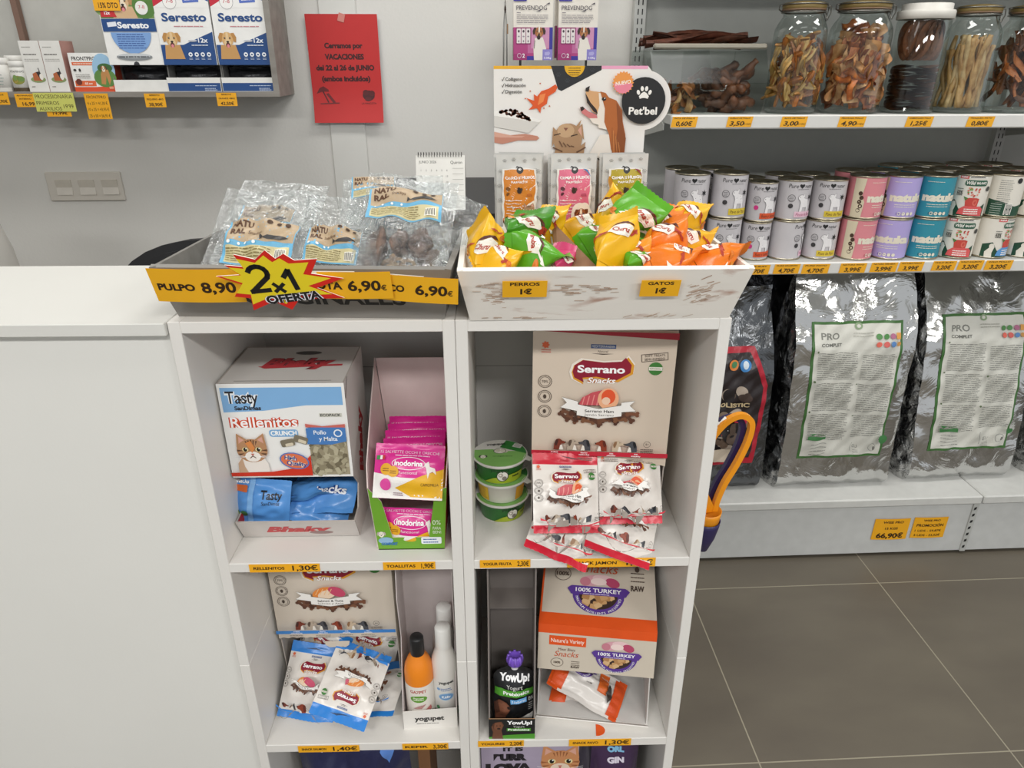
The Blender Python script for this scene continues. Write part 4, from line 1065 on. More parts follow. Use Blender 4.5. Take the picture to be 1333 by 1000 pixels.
for bd, cc in ((.12, '#f0d7c2'), (.02, '#33509a')): s.text('High', .089, .034, .007, cc, bold=bd, rot=-.15); s.text('Quality', .097, .0245, .007, cc, bold=bd, rot=-.15)
# kitten
s.poly([(.012, .0105), (.013, .028), (.022, .042), (.048, .04), (.056, .026), (.057, .0115)], '#efe7df'); s.poly([(.012, .0105), (.013, .026), (.02, .036), (.022, .02), (.026, .0105)], '#c9a689')
cat_front(s, .036, .047, .0225, '#b98a63', '#5e402c')
s.poly([(.028, .06), (.036, .064), (.041, .052), (.036, .044)], '#d98a4a')
mb.build('printed_front', t)
mb = MB(); mb.panel([(0, 0, 0.001), (w, 0, 0.001), (w, -.022, .043), (0, -.022, .043)], .002, C('#cfc9c4', .5), M_CARDIN); s = mb.flat((0, 0, .001), (1, 0, 0), Vector((0, -.022, .042)).normalized()); s.text('Bhaky', .088, .024, .018, '#c8464a', w=.1, bold=.06, shear=.3); s.ell(.12, .013, .018, .005, '#9a7f7c'); mb.build('front_flap', t)
mb = MB(); mb.panel([(.0026, y, z) for y, z in ((.001, .004), (-.019, .042), (.012, .045), (.03, fz - .03), (.03, fz), (.1, fz), (.1, .004))], .0004, C('#c5282a', .5)); mb.build('red_lining', t)
place(t, (-.389, .903, S1[1]))
BLUE = G('#5a98dc')
def blue_art(variant):
    def art(s):
        if variant == 0:
            s.rect(-.02, .0, -.012, .085, '#7fb2e6'); s.text('Tasty', .014, .052, .012, '#1f2430', w=.03, bold=.02); s.text('SanDimas', .014, .04, .005, '#2b3040', w=.025)
            s.rrect(-.042, .052, -.022, .062, .002, '#d9692c'); s.ell(-.036, .02, .005, .005, '#6d8f3a'); s.ell(-.024, .02, .005, .005, '#3f7a4a'); s.text('Snacks', -.032, .068, .006, '#f4f6fa', bold=.03)
        else:
            for bd, cc in ((.14, '#1d3f86'), (.03, '#f4f6fb')): s.text('Snacks', .003, .034 if variant == 1 else .05, .013, cc, w=.056, bold=bd)
    return art
def treat_bag(name, label, group, cat, w, h, T, fm, bm, art, B, Tp, ud=(1, 0, 0), seed=1, wr=.25, bend=0.0, seal=.1, **k):
    o = sachet(name, w, h, T, fm, bm, art, seal=seal, seed=seed, wr=wr, bend=bend, **k)
    tag(o, label, cat, group); span(o, B, Tp, ud); return o
gB = 'blue treat bags in the dispenser carton'
for i, (lab, v, B, T, ud) in enumerate((
    ('light blue treat bag facing out of the dispenser carton, dark word on it', 0, (-0.3611, 0.9050, 0.8572), (-0.3536, 0.9180, 0.9120), (1, 0, -.04)),
    ('blue treat bag with the white word Snacks beside the carton wall', 1, (-0.2661, 0.9180, 0.8691), (-0.2620, 0.9550, 0.8924), (1, 0, .22)),
    ('blue treat bag lowest in the carton mouth, half in shade', 2, (-0.2795, 0.9120, 0.8523), (-0.2769, 0.9400, 0.8684), (1, .1, -.3)),
    ('blue treat bag lying flat on top under the printed front, nearest the carton edge', 3, (-0.3438, 0.9300, 0.8902), (-0.3540, 0.9850, 0.8833), (1, 0, .04)),
    ('blue treat bag tucked high between the two other top ones', 3, (-0.2981, 0.9250, 0.8901), (-0.3055, 0.9800, 0.8886), (1, 0, .15)),
    ('blue treat bag lying across behind the one with white lettering', 3, (-0.2952, 0.9250, 0.8647), (-0.3140, 0.9800, 0.8684), (1, 0, -.2)))):
    treat_bag('treat_bag', lab, gB, 'treat bag', .09 if v != 0 else .082, .075, .022, BLUE, BLUE, blue_art(v) if v < 3 else None, B, T, ud, 20 + i, .35)

# ---- carton of wet wipes
t = empty('wipes_box', 'green and pink display carton holding packs of pink wipes', 'box')
w, d, h = .098, .19, .232; x0 = -.179
PK = C('#e6d3cf', .6); GR = C('#6ea52e', .4)
mb = MB()
mb.panel([(0, 0, 0), (w, 0, 0), (w, d, 0), (0, d, 0)][::-1], .0015, PK)
mb.panel([(-.015, d, h), (w + .013, d, h), (w - .001, d, 0), (0.001, d, 0)], .0015, PK)
mb.panel([(-.07 * z, y, z) for y, z in ((.002, 0), (d, 0), (d, h), (.10, h - .05), (.02, .135), (.002, .108))], .0015, PK, PK)
mb.panel([(w + .06 * z, y, z) for y, z in ((.002, 0), (d, 0), (d, h), (.10, h - .05), (.02, .135), (.002, .108))], .0015, C('#c8352d', .5), PK)
mb.build('carton', t)
mb = MB()
mb.panel([(0, 0, 0), (w, 0, 0), (w + .007, 0, .108), (w - .010, 0, .102), (w - .022, 0, .022), (.022, 0, .022), (.010, 0, .085), (-.008, 0, .108)], .0015, GR, PK)
s = mb.flat((0, 0, 0)); s.rrect(w - .034, .010, w - .004, .022, .002, '#eef2f6'); s.lines(w - .031, .018, w - .008, 2, .005, .002, '#4a6aa8', seed=2)
s.text('0%', w - .010, .048, .008, '#e9f0dc', w=.012); s.text('PARA', w - .010, .038, .005, '#e9f0dc', w=.012); s.text('BENI', w - .010, .031, .005, '#e9f0dc', w=.012)
s.ell(.012, .017, .011, .006, '#8fb6d6'); s.text('COMFORT', .017, .011, .005, '#2f6fb0', w=.024, bold=.06); dog_front(s, .006, .028, .006, '#e9e4dc', '#b9aea2')
mb.build('green_front', t)
place(t, (x0, .868, S1[1]))
MAG = G('#dd2f93')
def wipes_art(low):
    def art(s):
        k = .9 if low else 1.0
        s.poly([(-.05, .0), (.05, .0), (.05, .030), (-.01, .030), (-.05, .036)], '#f0ece8')
        s.poly([(-.018, .016), (.005, .003), (.05, .003), (.05, .045), (.02, .034)], '#e8b21c')
        s.text('15 SALVIETTE OCCHI E ORECCHI', 0, .066, .0042, '#f6d8ea', w=.084); s.lines(-.02, .061, .03, 1, .003, .0014, '#f2c3de', seed=1)
        s.ring(0, .050, .024, .009, .001, '#f8e6f0'); s.text('inodorina', 0, .0505, .0075, '#ffffff', w=.04, bold=.03); s.text('functional', 0, .0375, .004, '#ffe8f4', w=.026)
        s.poly([(.022, .05), (.028, .054), (.030, .047), (.037, .045), (.039, .036), (.034, .040), (.030, .038), (.028, .03), (.025, .044)], '#f3efe8')
        s.ell(-.031, .041, .0085, .0085, '#e5a91f'); s.ell(-.021, .038, .008, .008, '#e5a91f'); s.lines(-.036, .042, -.027, 2, .003, .0012, '#8a5a18', seed=3); s.lines(-.0255, .039, -.0165, 2, .003, .0012, '#8a5a18', seed=4)
        s.ell(-.031, .020, .008, .008, '#e0489f'); s.text('CAMOMILLA', .031, .022, .0034, '#6a4a14', w=.024); s.lines(-.02, .009, -.006, 2, .003, .0012, '#8a6a7a', seed=5)
        s.rect(-.046, .054, -.041, .06, '#3f8f4a'); s.rect(-.041, .054, -.0375, .06, '#f4f2ee'); s.rect(-.0375, .054, -.034, .06, '#c8352d')
    return art
gW = 'pink packs of wipes'
def wipes(lab, B, T, ud, seed, low=False, w=.1, h=.078):
    return treat_bag('wipes_pack', lab, gW, 'wipes', w, h, .02, MAG, MAG, wipes_art(low), B, T, ud, seed, .12, seal=.06)
wipes('pink pack of wipes lying on top at the front of the green carton', (-0.1305, 0.8620, 0.9294), (-0.1257, 0.9050, 0.9969), (1, 0, .03), 31)
wipes('pink pack of wipes low in the carton, seen through the green cut-out', (-0.1335, 0.8760, 0.8296), (-0.1285, 0.8850, 0.9114), (1, 0, 0), 32, True, .086, .07)
for i in range(5):
    wipes('pink pack of wipes standing in a row behind, only its top edge showing', (-.128 + .003 * (i % 2), .915 + i * .024, .905), (-.127, .925 + i * .024, .982 + .006 * i), (1, .02 * (i % 3), .02), 34 + i, True, .092)

# ---- tall cartons of treats for dogs
def tall_treat_box(label, accent, kind, p, rz, w, d, h, fz, col):
    t = empty('treat_box', label, 'box')
    m = C(col, .42, var=.012, scale=8)
    mb = MB(); box_shell(mb, w, d, h, m, M_CARDIN, sides=[(0, 0), (d, 0), (d, h), (0, h), (0, fz), (.006, fz - .01), (.012, .02), (0, .006)])
    mb.build('carton', t)
    mb = MB(); n = 26
    lower = [(w * k / n, 0, fz + (.0016 if k % 2 else -.0004)) for k in range(n + 1)]
    mb.panel(lower + [(w, 0, h), (0, 0, h)], .002, m, M_CARDIN)
    s = mb.flat((w / 2, 0, fz)); snack_art(s, w, h - fz, accent, kind)
    if kind == 'ham': s.poly([(-w / 2, h - fz), (w / 2, h - fz), (w / 2, h - fz - .010), (-.02, h - fz - .004)], '#a81e30')
    else: s.poly([(.0 - .022 + .0, .001), (.022, .001), (.02, -.008), (.014, -.013), (-.014, -.013), (-.02, -.008)], m)
    mb.build('printed_front', t)
    place(t, p, rz)
    return t
tall_treat_box('tall beige treat carton with a ham picture and red stripe', '#c5243a', 'ham', (.0505, .930, S1[1]), math.radians(-5), .200, .13, .327, .112, '#d8c8b6')
tall_treat_box('beige treat carton with a salmon picture and blue stripe, one shelf lower', '#3f86d0', 'fish', (-.385, .957, S2[1]), math.radians(0), .205, .13, .325, .121, '#d6cabb')
WH = '#e6dfd8'
def serr(accent, kind):
    a, w_ = G(accent), G('#ece6df')
    def fm(u, v): return a if (v > .86 or v < .1) else w_
    return fm
def serr_art(accent, kind, w=.1, h=.13):
    def art(s):
        q = s.sub(0, h * .1, 1.0); snack_art(q, w * 1.02, h * .82, accent, kind, band=False)
        s.rect(-w * .48, h * .145, w * .48, h * .175, accent); s.lines(-w * .4, h * .125, w * .4, 2, .0035, .001, '#8d8278', seed=8)
        s.poly([(-.016, h * .925), (-.006, h * .935), (0, h * .945), (.006, h * .935), (.016, h * .925), (.006, h * .92), (-.006, h * .92)], '#5a2026' if kind == 'ham' else '#1f3f6a')
    return art
RED, BLU = '#cf2238', '#2f86dc'
gR, gS = 'red and white treat bags', 'blue and white treat bags'
def serrano(lab, kind, B, T, ud, seed, w=.1, h=.13, wr=.3, bend=0.0):
    ac = RED if kind == 'ham' else BLU
    return treat_bag('treat_bag', lab, gR if kind == 'ham' else gS, 'treat bag', w, h, .024, serr(ac, kind), C('#dcd6d0', .3, bump=.1), serr_art(ac, kind, w, h), B, T, ud, seed, wr, bend)
serrano('red and white treat bag flat at the bottom edge, nearest the yogurt tubs', 'ham', (0.0810, 0.8360, 0.8401), (0.1178, 0.9250, 0.8838), (1, .05, -.2), 41, .098, .125)
serrano('red and white treat bag flat at the bottom, second from the yogurt tubs', 'ham', (0.1706, 0.8350, 0.8407), (0.2017, 0.9250, 0.8755), (1, .05, -.18), 42, .1, .125)
serrano('red and white treat bag standing upright under the ham carton front', 'ham', (0.1963, 0.8680, 0.8774), (0.1958, 0.9250, 0.9619), (1, -.02, -.08), 43, .094, .118)
serrano('red and white treat bag tilted on top, its hanging hole showing', 'ham', (0.0987, 0.8460, 0.8786), (0.0991, 0.9000, 0.9516), (1, .03, -.33), 44, .1, .115)
serrano('blue and white treat bag wedged high behind, only its blue corner showing', 'fish', (-0.3496, 0.9850, 0.4783), (-0.3188, 1.0000, 0.5318), (1, -.1, .5), 45, .09, .10)
serrano('blue and white treat bag in the dark back of the salmon carton', 'fish', (-0.2593, 0.9900, 0.4555), (-0.2433, 1.0100, 0.5148), (1, 0, .1), 46, .11, .11)
serrano('blue and white treat bag low beside the kefir box, blue end hanging forward', 'fish', (-0.2270, 0.8850, 0.4697), (-0.2110, 0.9650, 0.4809), (1, -.05, .36), 47, .094, .11)
serrano('blue and white treat bag lying upright on the side away from the bottles', 'fish', (-0.3394, 0.8880, 0.4617), (-0.3238, 0.9550, 0.5347), (1, -.02, .1), 48, .1, .125)
serrano('blue and white treat bag upside down in front, blue end with hanging hole below', 'fish', (-0.2363, 0.9550, 0.5579), (-0.2625, 0.8800, 0.5163), (-1, .02, .22), 49, .098, .125)

# ---- carton with little kefir bottles
t = empty('kefir_box', 'white open carton with dark lettering holding three bottles', 'box')
w, d, h = .091, .12, .325
mb = MB(); WC = C('#e9e5df', .45, var=.01)
box_shell(mb, w, d, h, WC, C('#cfc4c2', .5), top=False, sides=[(0, 0), (d, 0), (d, h), (.055, h), (.035, .25), (.05, .16), (.012, .07), (0, .042)], th=.0015)
mb.panel([(0, 0, 0), (w, 0, 0), (w, 0, .045), (0, 0, .041)], .0015, WC)
s = mb.flat((0, 0, 0)); s.text('yogupet', .044, .024, .0105, '#1d1b1a', w=.05, bold=.035); s.lines(.022, .012, .066, 1, .002, .0012, '#6f6a66', seed=2)
mb.build('carton', t); place(t, (-.1645, .866, S2[1]), math.radians(2))
def bottle(label, r, h, body, cap, capr, art, p, shoulder=.62, low=None, rz=0.0):
    t = empty('bottle', label, 'bottle', 'small bottles in the white carton')
    zs = h * shoulder
    prof = [(0, 0), (r * .9, 0), (r, .004), (r, zs * .96), (r * .93, zs + h * .05), (r * .7, zs + h * .13), (capr * .9, zs + h * .19), (capr * .9, zs + h * .2)]
    mb = MB(); mb.lathe(prof, body, 32)
    fn = lambda u, v: (Vector((r * math.sin(u / r), -r * math.cos(u / r), v)), Vector((math.sin(u / r), -math.cos(u / r), 0)))
    art(Surf(mb, fn, maxlen=.007, base=.0003, step=.00008), r, zs); mb.build('bottle_body', t)
    mb = MB(); z = zs + h * .18
    mb.lathe([(capr, z), (capr * 1.02, z + .002), (capr, h - .003), (capr * .88, h), (0, h + .0004)], cap, 24); mb.build('screw_cap', t)
    place(t, p, rz); return t
def gaz(s, r, zs):
    s.rect(-r * 3.1, 0.002, r * 3.1, zs * .80, '#ece6dd')
    s.text('GAZPET', 0, zs * .70, .0062, '#b3402e', w=.028, bold=.03); s.ell(0, zs * .55, .0145, .0075, '#5f9a2c'); s.lines(-.009, zs * .57, .009, 2, .004, .0018, '#e6efd4', seed=1)
    dog_front(s, -.008, zs * .22, .009, '#f4efe8', '#6d2a26'); s.poly([(.003, .004), (.016, .01), (.02, .026), (.012, .03), (.006, .02)], '#cf5a60'); s.poly([(-.01, zs * .36), (0, zs * .42), (.012, zs * .44), (.004, zs * .36)], '#b98a86')
    s.ell(-.004, zs * .08, .004, .004, '#b3303a'); s.poly([(.005, zs * .3), (.02, zs * .38), (.022, zs * .3), (.01, zs * .22)], '#c4726f')
def yog(s, r, zs):
    s.text('yogupet', .004, zs * .75, .0062, '#222222', w=.026, bold=.03); s.ell(-.010, zs * .62, .003, .003, '#7fa8d8'); s.lines(-.006, zs * .63, .014, 2, .004, .0014, '#5a7ab0', seed=2)
    s.ell(.003, zs * .47, .013, .008, '#9cc1e2'); s.ell(.003, zs * .47, .0115, .0066, '#6f9fd0'); s.text('Kéfir', .003, zs * .47, .0055, '#ffffff', w=.015, bold=.02)
    s.poly([(-.03, .002), (.03, .002), (.03, zs * .14), (.01, zs * .18), (-.01, zs * .12), (-.03, zs * .22)], '#4f8a5c'); s.ell(-.012, zs * .25, .003, .004, '#4f8a5c')
bottle('orange and white bottle with a black cap and a red puppy print', .0245, .176, C('#f08a1d', .35, var=.02), C('#1a1a1b', .4), .0115, gaz, (-.137, .897, S2[1] + .002), .62)
yb = bottle('white bottle with a pale blue oval, standing in front beside the orange one', .0222, .190, C('#e8e6e1', .35, var=.01), C('#efeeea', .4), .0132, yog, (-.0945, .905, S2[1] + .002), .60)
y2 = dup(yb, 'plain white bottle standing behind the other white one'); place(y2, (-.0955, .952, S2[1] + .002), .6)

# ---- yogurt tubs
def tub(label, p, rz, variant):
    t = empty('yogurt_tub', label, 'tub', 'stacked yogurt tubs')
    r0, r1, h = .034, .0395, .034
    mb = MB()
    body = C('#2f7a33', .35) if variant != 1 else C('#ece7dd', .4)
    mb.lathe([(0, 0), (r0 * .96, 0), (r0, .002), (r1 - .001, h - .004), (r1 + .0015, h - .003), (r1 + .0015, h)], [C('#e9e6df', .4)] * 2 + [body] + [C('#eeebe5', .4)] * 2, 40)
    def fn(u, v):
        r = r0 + (r1 - r0) * v / h
        return Vector((r * math.sin(u / r1), -r * math.cos(u / r1), v)), Vector((math.sin(u / r1), -math.cos(u / r1), -.15))
    s = Surf(mb, fn, maxlen=.008, base=.0003, step=.0001)
    if variant != 1:
        s.poly([(-.03, .002), (.045, .002), (.045, .018), (.02, .018), (-.012, .012)], '#a8b92a'); s.ell(.004, .016, .010, .010, '#eeeae0'); s.ell(.001, .018, .004, .004, '#b9b0a2'); s.ell(.007, .012, .004, .004, '#8a8278'); s.ring(.004, .016, .010, .010, .0012, '#33402c')
        s.text('helado', .028, .014, .004, '#2d3a18', w=.014, bold=.03); s.text('yogupet', .0, .027, .005, '#1f4a22', w=.03, bold=.03)
    else:
        s.rect(-.045, .004, -.015, .029, '#e3b92c'); s.lines(-.043, .026, -.018, 7, .003, .001, '#8a6a1a', seed=4); s.rect(.033, .004, .055, .029, '#dba02a')
    mb.build('tub_body', t)
    mb = MB(); R = .0432
    lid = C('#dedcd6', .3, .1)
    mb.lathe([(0, h + .0003), (R - .002, h + .0003), (R, h), (R, h + .0012), (R - .001, h + .0018), (0, h + .0018)], lid, 48, smooth=False)
    mb.panel([(R - .004, -.004, h + .0017), (R + .008, -.012, h - .002), (R + .002, -.020, h - .001), (R - .008, -.018, h + .0017)], .0005, lid)
    s = mb.flat((0, 0, h + .0018), (1, 0, 0), (0, 1, 0))
    Rr = R - .002
    arc = lambda a, b: [(Rr * math.cos(a + (b - a) * k / 14), Rr * math.sin(a + (b - a) * k / 14)) for k in range(15)]
    s.poly(arc(PI * .92, PI * 2.04) + [(.02, .006), (.0, .006), (-.012, .012)], '#7fb35f'); s.poly(arc(-.05, PI * .42) + [(.0, .018), (.012, .012)], '#2f7a33')
    s.ell(.0, .006, .010, .008, '#e9e5da'); s.ell(-.004, .008, .005, .005, '#cfc8b8'); s.ell(.007, .007, .006, .007, '#d8d2c4'); s.ring(0, .006, .010, .008, .001, '#4a5540')
    s.text('yogupet', -.006, .028, .006, '#2a2a28', w=.03, bold=.03, rot=.1); s.sub(.028, .022, 1, -.4).rect(-.007, -.006, .007, .006, '#cfcdc8'); s.sub(.028, .022, 1, -.4).lines(-.005, .004, .005, 4, .0025, .0009, '#55524e', seed=1)
    s.text('con yogurt natural', .004, -.010, .003, '#2d5a24', w=.03); dog_front(s, -.026, -.012, .006, '#e9e5da', '#4a4540')
    mb.build('foil_lid', t)
    place(t, p, rz); return t
Z0 = S1[1]
tub('green yogurt tub at the bottom of the stack', (.006, .966, Z0), .35, 0)
tub('white and yellow yogurt tub in the middle of the stack', (.005, .965, Z0 + .0362), -.2, 1)
tub('green yogurt tub on top of the stack, lid facing up', (.003, .964, Z0 + .0724), .0, 2)

# ---- slim carton with a squeeze pouch
t = empty('pouch_box', 'slim open carton with a brown dog and green stripe on its low front', 'box')
w, d, h = .077, .13, .345
DK = C('#8a827d', .7, var=.05); BK = C('#1c1d1e', .45)
mb = MB()
box_shell(mb, w, d, h, DK, DK, top=False, sides=[(0, 0), (d, 0), (d, h), (.04, h), (.03, .2), (.015, .13), (.004, .06), (0, .045)], th=.002)
mb.panel([(.002, d - .05, .21), (w - .002, d - .05, .21), (w - .002, d - .002, .212), (.002, d - .002, .212)], .001, DK)
mb.build('carton', t)
mb = MB(); mb.panel([(0, 0, 0), (w, 0, 0), (w, 0, .046), (0, 0, .046)], .0015, BK, C('#b08a66', .7))
s = mb.flat((0, 0, 0)); s.poly([(0, 0), (w, 0), (w, .012), (.03, .009), (0, .004)], '#4f9a2f')
s.poly([(.005, 0), (.007, .016), (.004, .028), (.01, .038), (.021, .04), (.025, .032), (.021, .02), (.024, 0)], '#6d4532'); s.ell(.0155, .03, .0075, .009, '#7a4e38'); s.poly([(.006, .034), (.010, .038), (.008, .022)], '#553425'); s.ell(.0165, .024, .003, .002, '#2a1a14'); s.ell(.0135, .031, .001, .001, '#15100e'); s.ell(.019, .031, .001, .001, '#15100e')
s.text('YowUp!', .051, .038, .0085, '#ffffff', w=.042, bold=.05); s.text('Yogurt', .050, .029, .0045, '#d9d9d4', w=.019); s.rect(.030, .0185, .070, .0255, '#4f9a2f'); s.text('Prebiotics', .050, .022, .0045, '#ffffff', w=.036, bold=.03)
mb.build('printed_front', t); place(t, (-.0195, .8445, S2[1]), math.radians(-1))
def yow_art(s):
    s.text('YowUp!', 0, .099, .013, '#ffffff', w=.05, bold=.05, rot=-.06); s.text('Yogurt', 0, .084, .0065, '#d9d9d4', w=.026); s.poly([(-.032, .081), (-.028, .073), (.026, .071), (.031, .079), (.02, .080), (0, .0765), (-.02, .081)], '#4f9a2f'); s.poly([(-.032, .079), (-.032, .067), (.031, .067), (.031, .079)], '#4f9a2f')
    s.text('Prebiotics', .003, .0735, .0065, '#ffffff', w=.042, bold=.03); s.sub(.007, .059, 1, .1).rect(-.013, -.0045, .013, .0045, '#69a9e0'); s.text('Natural', .007, .059, .0048, '#ffffff', w=.021, rot=.1)
    s.text('0%', .027, .06, .006, '#e9e9e4', w=.008); s.lines(.0235, .052, .0305, 4, .004, .0012, '#bdbdb8', seed=3)
    s.poly([(-.031, .01), (-.03, .03), (-.032, .05), (-.024, .060), (-.012, .055), (-.006, .042), (-.012, .030), (-.014, .01)], '#6d4230'); s.ell(-.017, .046, .0105, .009, '#7d4d38'); s.ell(-.008, .046, .003, .003, '#241512'); s.poly([(-.032, .05), (-.026, .058), (-.022, .036), (-.028, .03)], '#4d2e22')
    s.poly([(-.006, .008), (.0, .018), (.012, .02), (.022, .028), (.031, .032), (.032, .008)], '#e9e7e2')
o = sachet('squeeze_pouch', .070, .118, .026, G('#1b1c1e'), G('#1b1c1e'), yow_art, seal=.05, seed=51, wr=.15, zig=False, shape=lambda b: .93 + .07 * min(1, abs(b - .62) * 5) if b < .84 else 1 - .62 * ((b - .84) / .16) ** 2.2)
t = empty('squeeze_pouch', 'black yogurt pouch with a violet cap standing in the slim carton', 'pouch')
o.name = 'pouch_body'; o.parent = t
mb = MB(); mb.lathe([(.006, .114), (.006, .120), (.0085, .120), (.0085, .122)], C('#e9e7ea', .4), 16)
mb.build('spout', t)
mb = MB(); mb.lathe([(.0102, .1215), (.0125, .124), (.0128, .132), (.0118, .1385), (.009, .1395), (.008, .137), (0, .137)], C('#7a55c8', .35), 24)
for k in range(8):
    a = 2 * PI * k / 8; mb.tube([(.0118 * math.cos(a), .0118 * math.sin(a), .126), (.0124 * math.cos(a), .0124 * math.sin(a), .133), (.0108 * math.cos(a), .0108 * math.sin(a), .1405)], .0022, C('#8763d2', .35), 7)
mb.build('violet_cap', t); span(t, (.0215, .867, S2[1] + .006), (.0245, .884, S2[1] + .124), (1, .02, -.02))

# ---- carton of turkey bites
t = empty('treat_box', 'low beige and orange carton with turkey bites and a hinged lid', 'box')
w, d = .190, .19
BG = C('#cfc4b4', .45, var=.012); OR = C('#e2551c', .4); h0, h1 = .209, .262
mb = MB(); box_shell(mb, w, d, .118, C('#e2ded9', .5), C('#d9d6d2', .5), top=False, sides=[(0, 0), (d, 0), (d, h1), (.06, h0 + .006), (0, h0), (.012, .12), (.03, .1), (.006, .008)], bottom=True)
mb.panel([(0, 0, 0.001), (w, 0, 0.001), (w, -.012, .012), (0, -.012, .012)], .0015, C('#ebe7e1', .5)); mb.build('carton', t)
n = Vector((0, -.012, -.094)).normalized()
mb = MB(); mb.panel([(0, -.010, .122), (w, -.010, .122), (w, .0, h0), (0, .0, h0)], .002, BG, M_CARDIN)
vv = Vector((0, .010, h0 - .122)); L_ = vv.length
s = mb.flat((0, -.010, .1215), (1, 0, 0), vv.normalized(), base=.0004)
s.rect(0, L_ - .016, w, L_ + .001, OR)
s.rect(.018, L_ - .038, .078, L_ - .020, '#e2551c'); s.text("Nature's Variety", .048, L_ - .029, .0075, '#f6e6da', w=.054, bold=.01)
s.text('Meat Bites', .047, L_ - .0455, .005, '#6a3a2a', w=.028, shear=.2); s.text('Snacks', .047, L_ - .0545, .010, '#c9542a', w=.040, shear=.3)
s.ring(.032, .016, .0105, .0085, .0007, '#5a4a40'); s.text('100%', .032, .016, .004, '#5a4a40', bold=.03); s.text('RAW', .062, .009, .0045, '#4a3a32', w=.014, bold=.03); s.lines(.055, .02, .069, 3, .0035, .001, '#5a4a40', seed=6, ragged=.02)
bowl_mark(s, .128, L_ - .052, .070)
mb.build('hinged_front', t)
mb = MB(); vv = Vector((0, d, h1 - h0)); mb.panel([(0, 0, h0), (w, 0, h0), (w, d, h1), (0, d, h1)], .002, BG, M_CARDIN)
s = mb.flat((0, 0, h0), (1, 0, 0), vv.normalized()); s.rect(0, 0, w, .022, OR); s.rect(0, 0, .003, .19, OR)
bowl_mark(s, .095, .062, .090); s.text('Snacks', .095, .113, .018, '#c9542a', w=.066, shear=.3); s.text('Meat Bites', .09, .134, .009, '#6a3a2a', w=.05, shear=.2); s.rect(.05, .146, .142, .167, '#d9482a'); s.text("Nature's Variety", .096, .156, .010, '#f3cfc0', w=.08)
s.ring(.034, .098, .014, .014, .001, '#5a4a40'); s.text('100%', .034, .098, .008, '#5a4a40', bold=.03); s.text('RAW', .160, .078, .011, '#4a3a32', w=.022, bold=.03); s.lines(.149, .108, .172, 3, .008, .002, '#5a4a40', seed=6, ragged=.02); s.ell(.16, .116, .004, .006, '#5a4a40', n=8)
mb.build('lid', t)

place(t, (.0635, .889, S2[1]), math.radians(-8))
def turkey_art(s):
    w, h = .125, .075
    s.rect(-.0625, .004, -.04, .071, '#e2551c'); s.rect(.016, .03, .034, .071, '#df6a2a'); s.rect(.045, .004, .0625, .071, '#d9501c')
    bowl_mark(s.sub(-.020, .058, 1, -.25), 0, 0, .045); s.text("Nature's", .025, .055, .004, '#fff0e6', w=.014, rot=-.2); s.poly([(.034, .05), (.044, .032), (.04, .02), (.031, .035)], '#3a302a'); s.text('RAW', -.001, .032, .004, '#4a3a32', w=.01, bold=.03)
def tur(lab, B, T, ud, seed):
    wv = G('#e6e0da'); og = G('#e2581e')
    return treat_bag('treat_bag', lab, 'orange and white treat bags', 'treat bag', .135, .075, .024, lambda u, v: og if (u < .16 or u > .9) else wv, wv, turkey_art, B, T, ud, seed, .35)
tur('orange and white treat bag at the bottom of the turkey carton', (0.1466, 0.8920, 0.4440), (0.1633, 0.9450, 0.4592), (1, .0, -.17), 61)
tur('orange and white treat bag lying on top in the turkey carton', (0.1393, 0.8900, 0.4875), (0.1675, 0.9500, 0.5026), (1, .02, -.3), 62)
mb = MB(); s = mb.flat((0, 0, 0), (1, 0, 0), (0, 1, 0)); mb.prism([(.0115 * math.sin(PI * k / 14) * 1.35, .0115 - .0115 * math.cos(PI * k / 14)) for k in range(15)], 0, .0006, C('#e2591e', .4)); o = mb.build('orange_sticker'); tag(o, 'small orange half-round sticker lying on the shelf in front of the turkey carton', 'sticker'); o.rotation_euler = (-PI / 2, 0, -.1); o.location = (0.1614, 0.8458, 0.4618)

# ---- bottom row, only the tops in view
t = empty('cat_food_box', 'lilac cat food box with bold black lettering and a ginger cat', 'box')
w, h = .175, .34; mb = MB(); mb.box((0, 0, 0), (w, .1, h), C('#a79bb0', .45)); s = mb.flat((0, 0, 0))
s.text('IT IS', .057, h - .026, .011, '#1f1a22', w=.036, bold=.06); s.text('PURR', .052, h - .047, .018, '#1f1a22', w=.060, bold=.1); s.text('LOVA', .050, h - .075, .024, '#1f1a22', w=.085, bold=.1)
cat_front(s, .142, h - .062, .036, '#c98a5c', '#9a5f38', '#e9d3be')
mb.build('printed_box', t); place(t, (-.035, .885, S3[1]))
t = empty('food_bag', 'dark violet food bag with pale blue lettering beside the lilac box', 'bag')
o = sachet('bag_body', .085, .36, .05, G('#3f2a4a'), G('#3f2a4a'), lambda s: (s.ell(.0, .335, .016, .014, '#b78ac0'), s.text('ORL', 0, .305, .011, '#7fb6d8', w=.03, bold=.08), s.text('GIN', 0, .285, .011, '#d9d2e0', w=.03, bold=.06)), seal=.04, seed=71, parent=t, zig=False)
span(t, (.205, .90, S3[1]), (.207, .895, S3[1] + .35), (1, .0, 0))
t = empty('food_bag', 'dark grey food bag squeezed behind the lilac box', 'bag'); o = sachet('bag_body', .07, .36, .05, G('#4a4650'), G('#4a4650'), None, seal=.04, seed=72, parent=t, zig=False); span(t, (.160, .935, S3[1]), (.162, .925, S3[1] + .35))
t = empty('food_bag', 'navy blue cat food bag on the lowest shelf under the salmon treats', 'bag')
o = sachet('bag_body', .2, .37, .07, G('#23264a'), G('#23264a'), lambda s: (s.text('CAT', -.045, .318, .026, '#c9cbd8', w=.06), s.poly([(.05, .30), (.06, .335), (.075, .30), (.065, .27)], '#5a86d0')), seal=.04, seed=73, wr=.5, parent=t, zig=False)
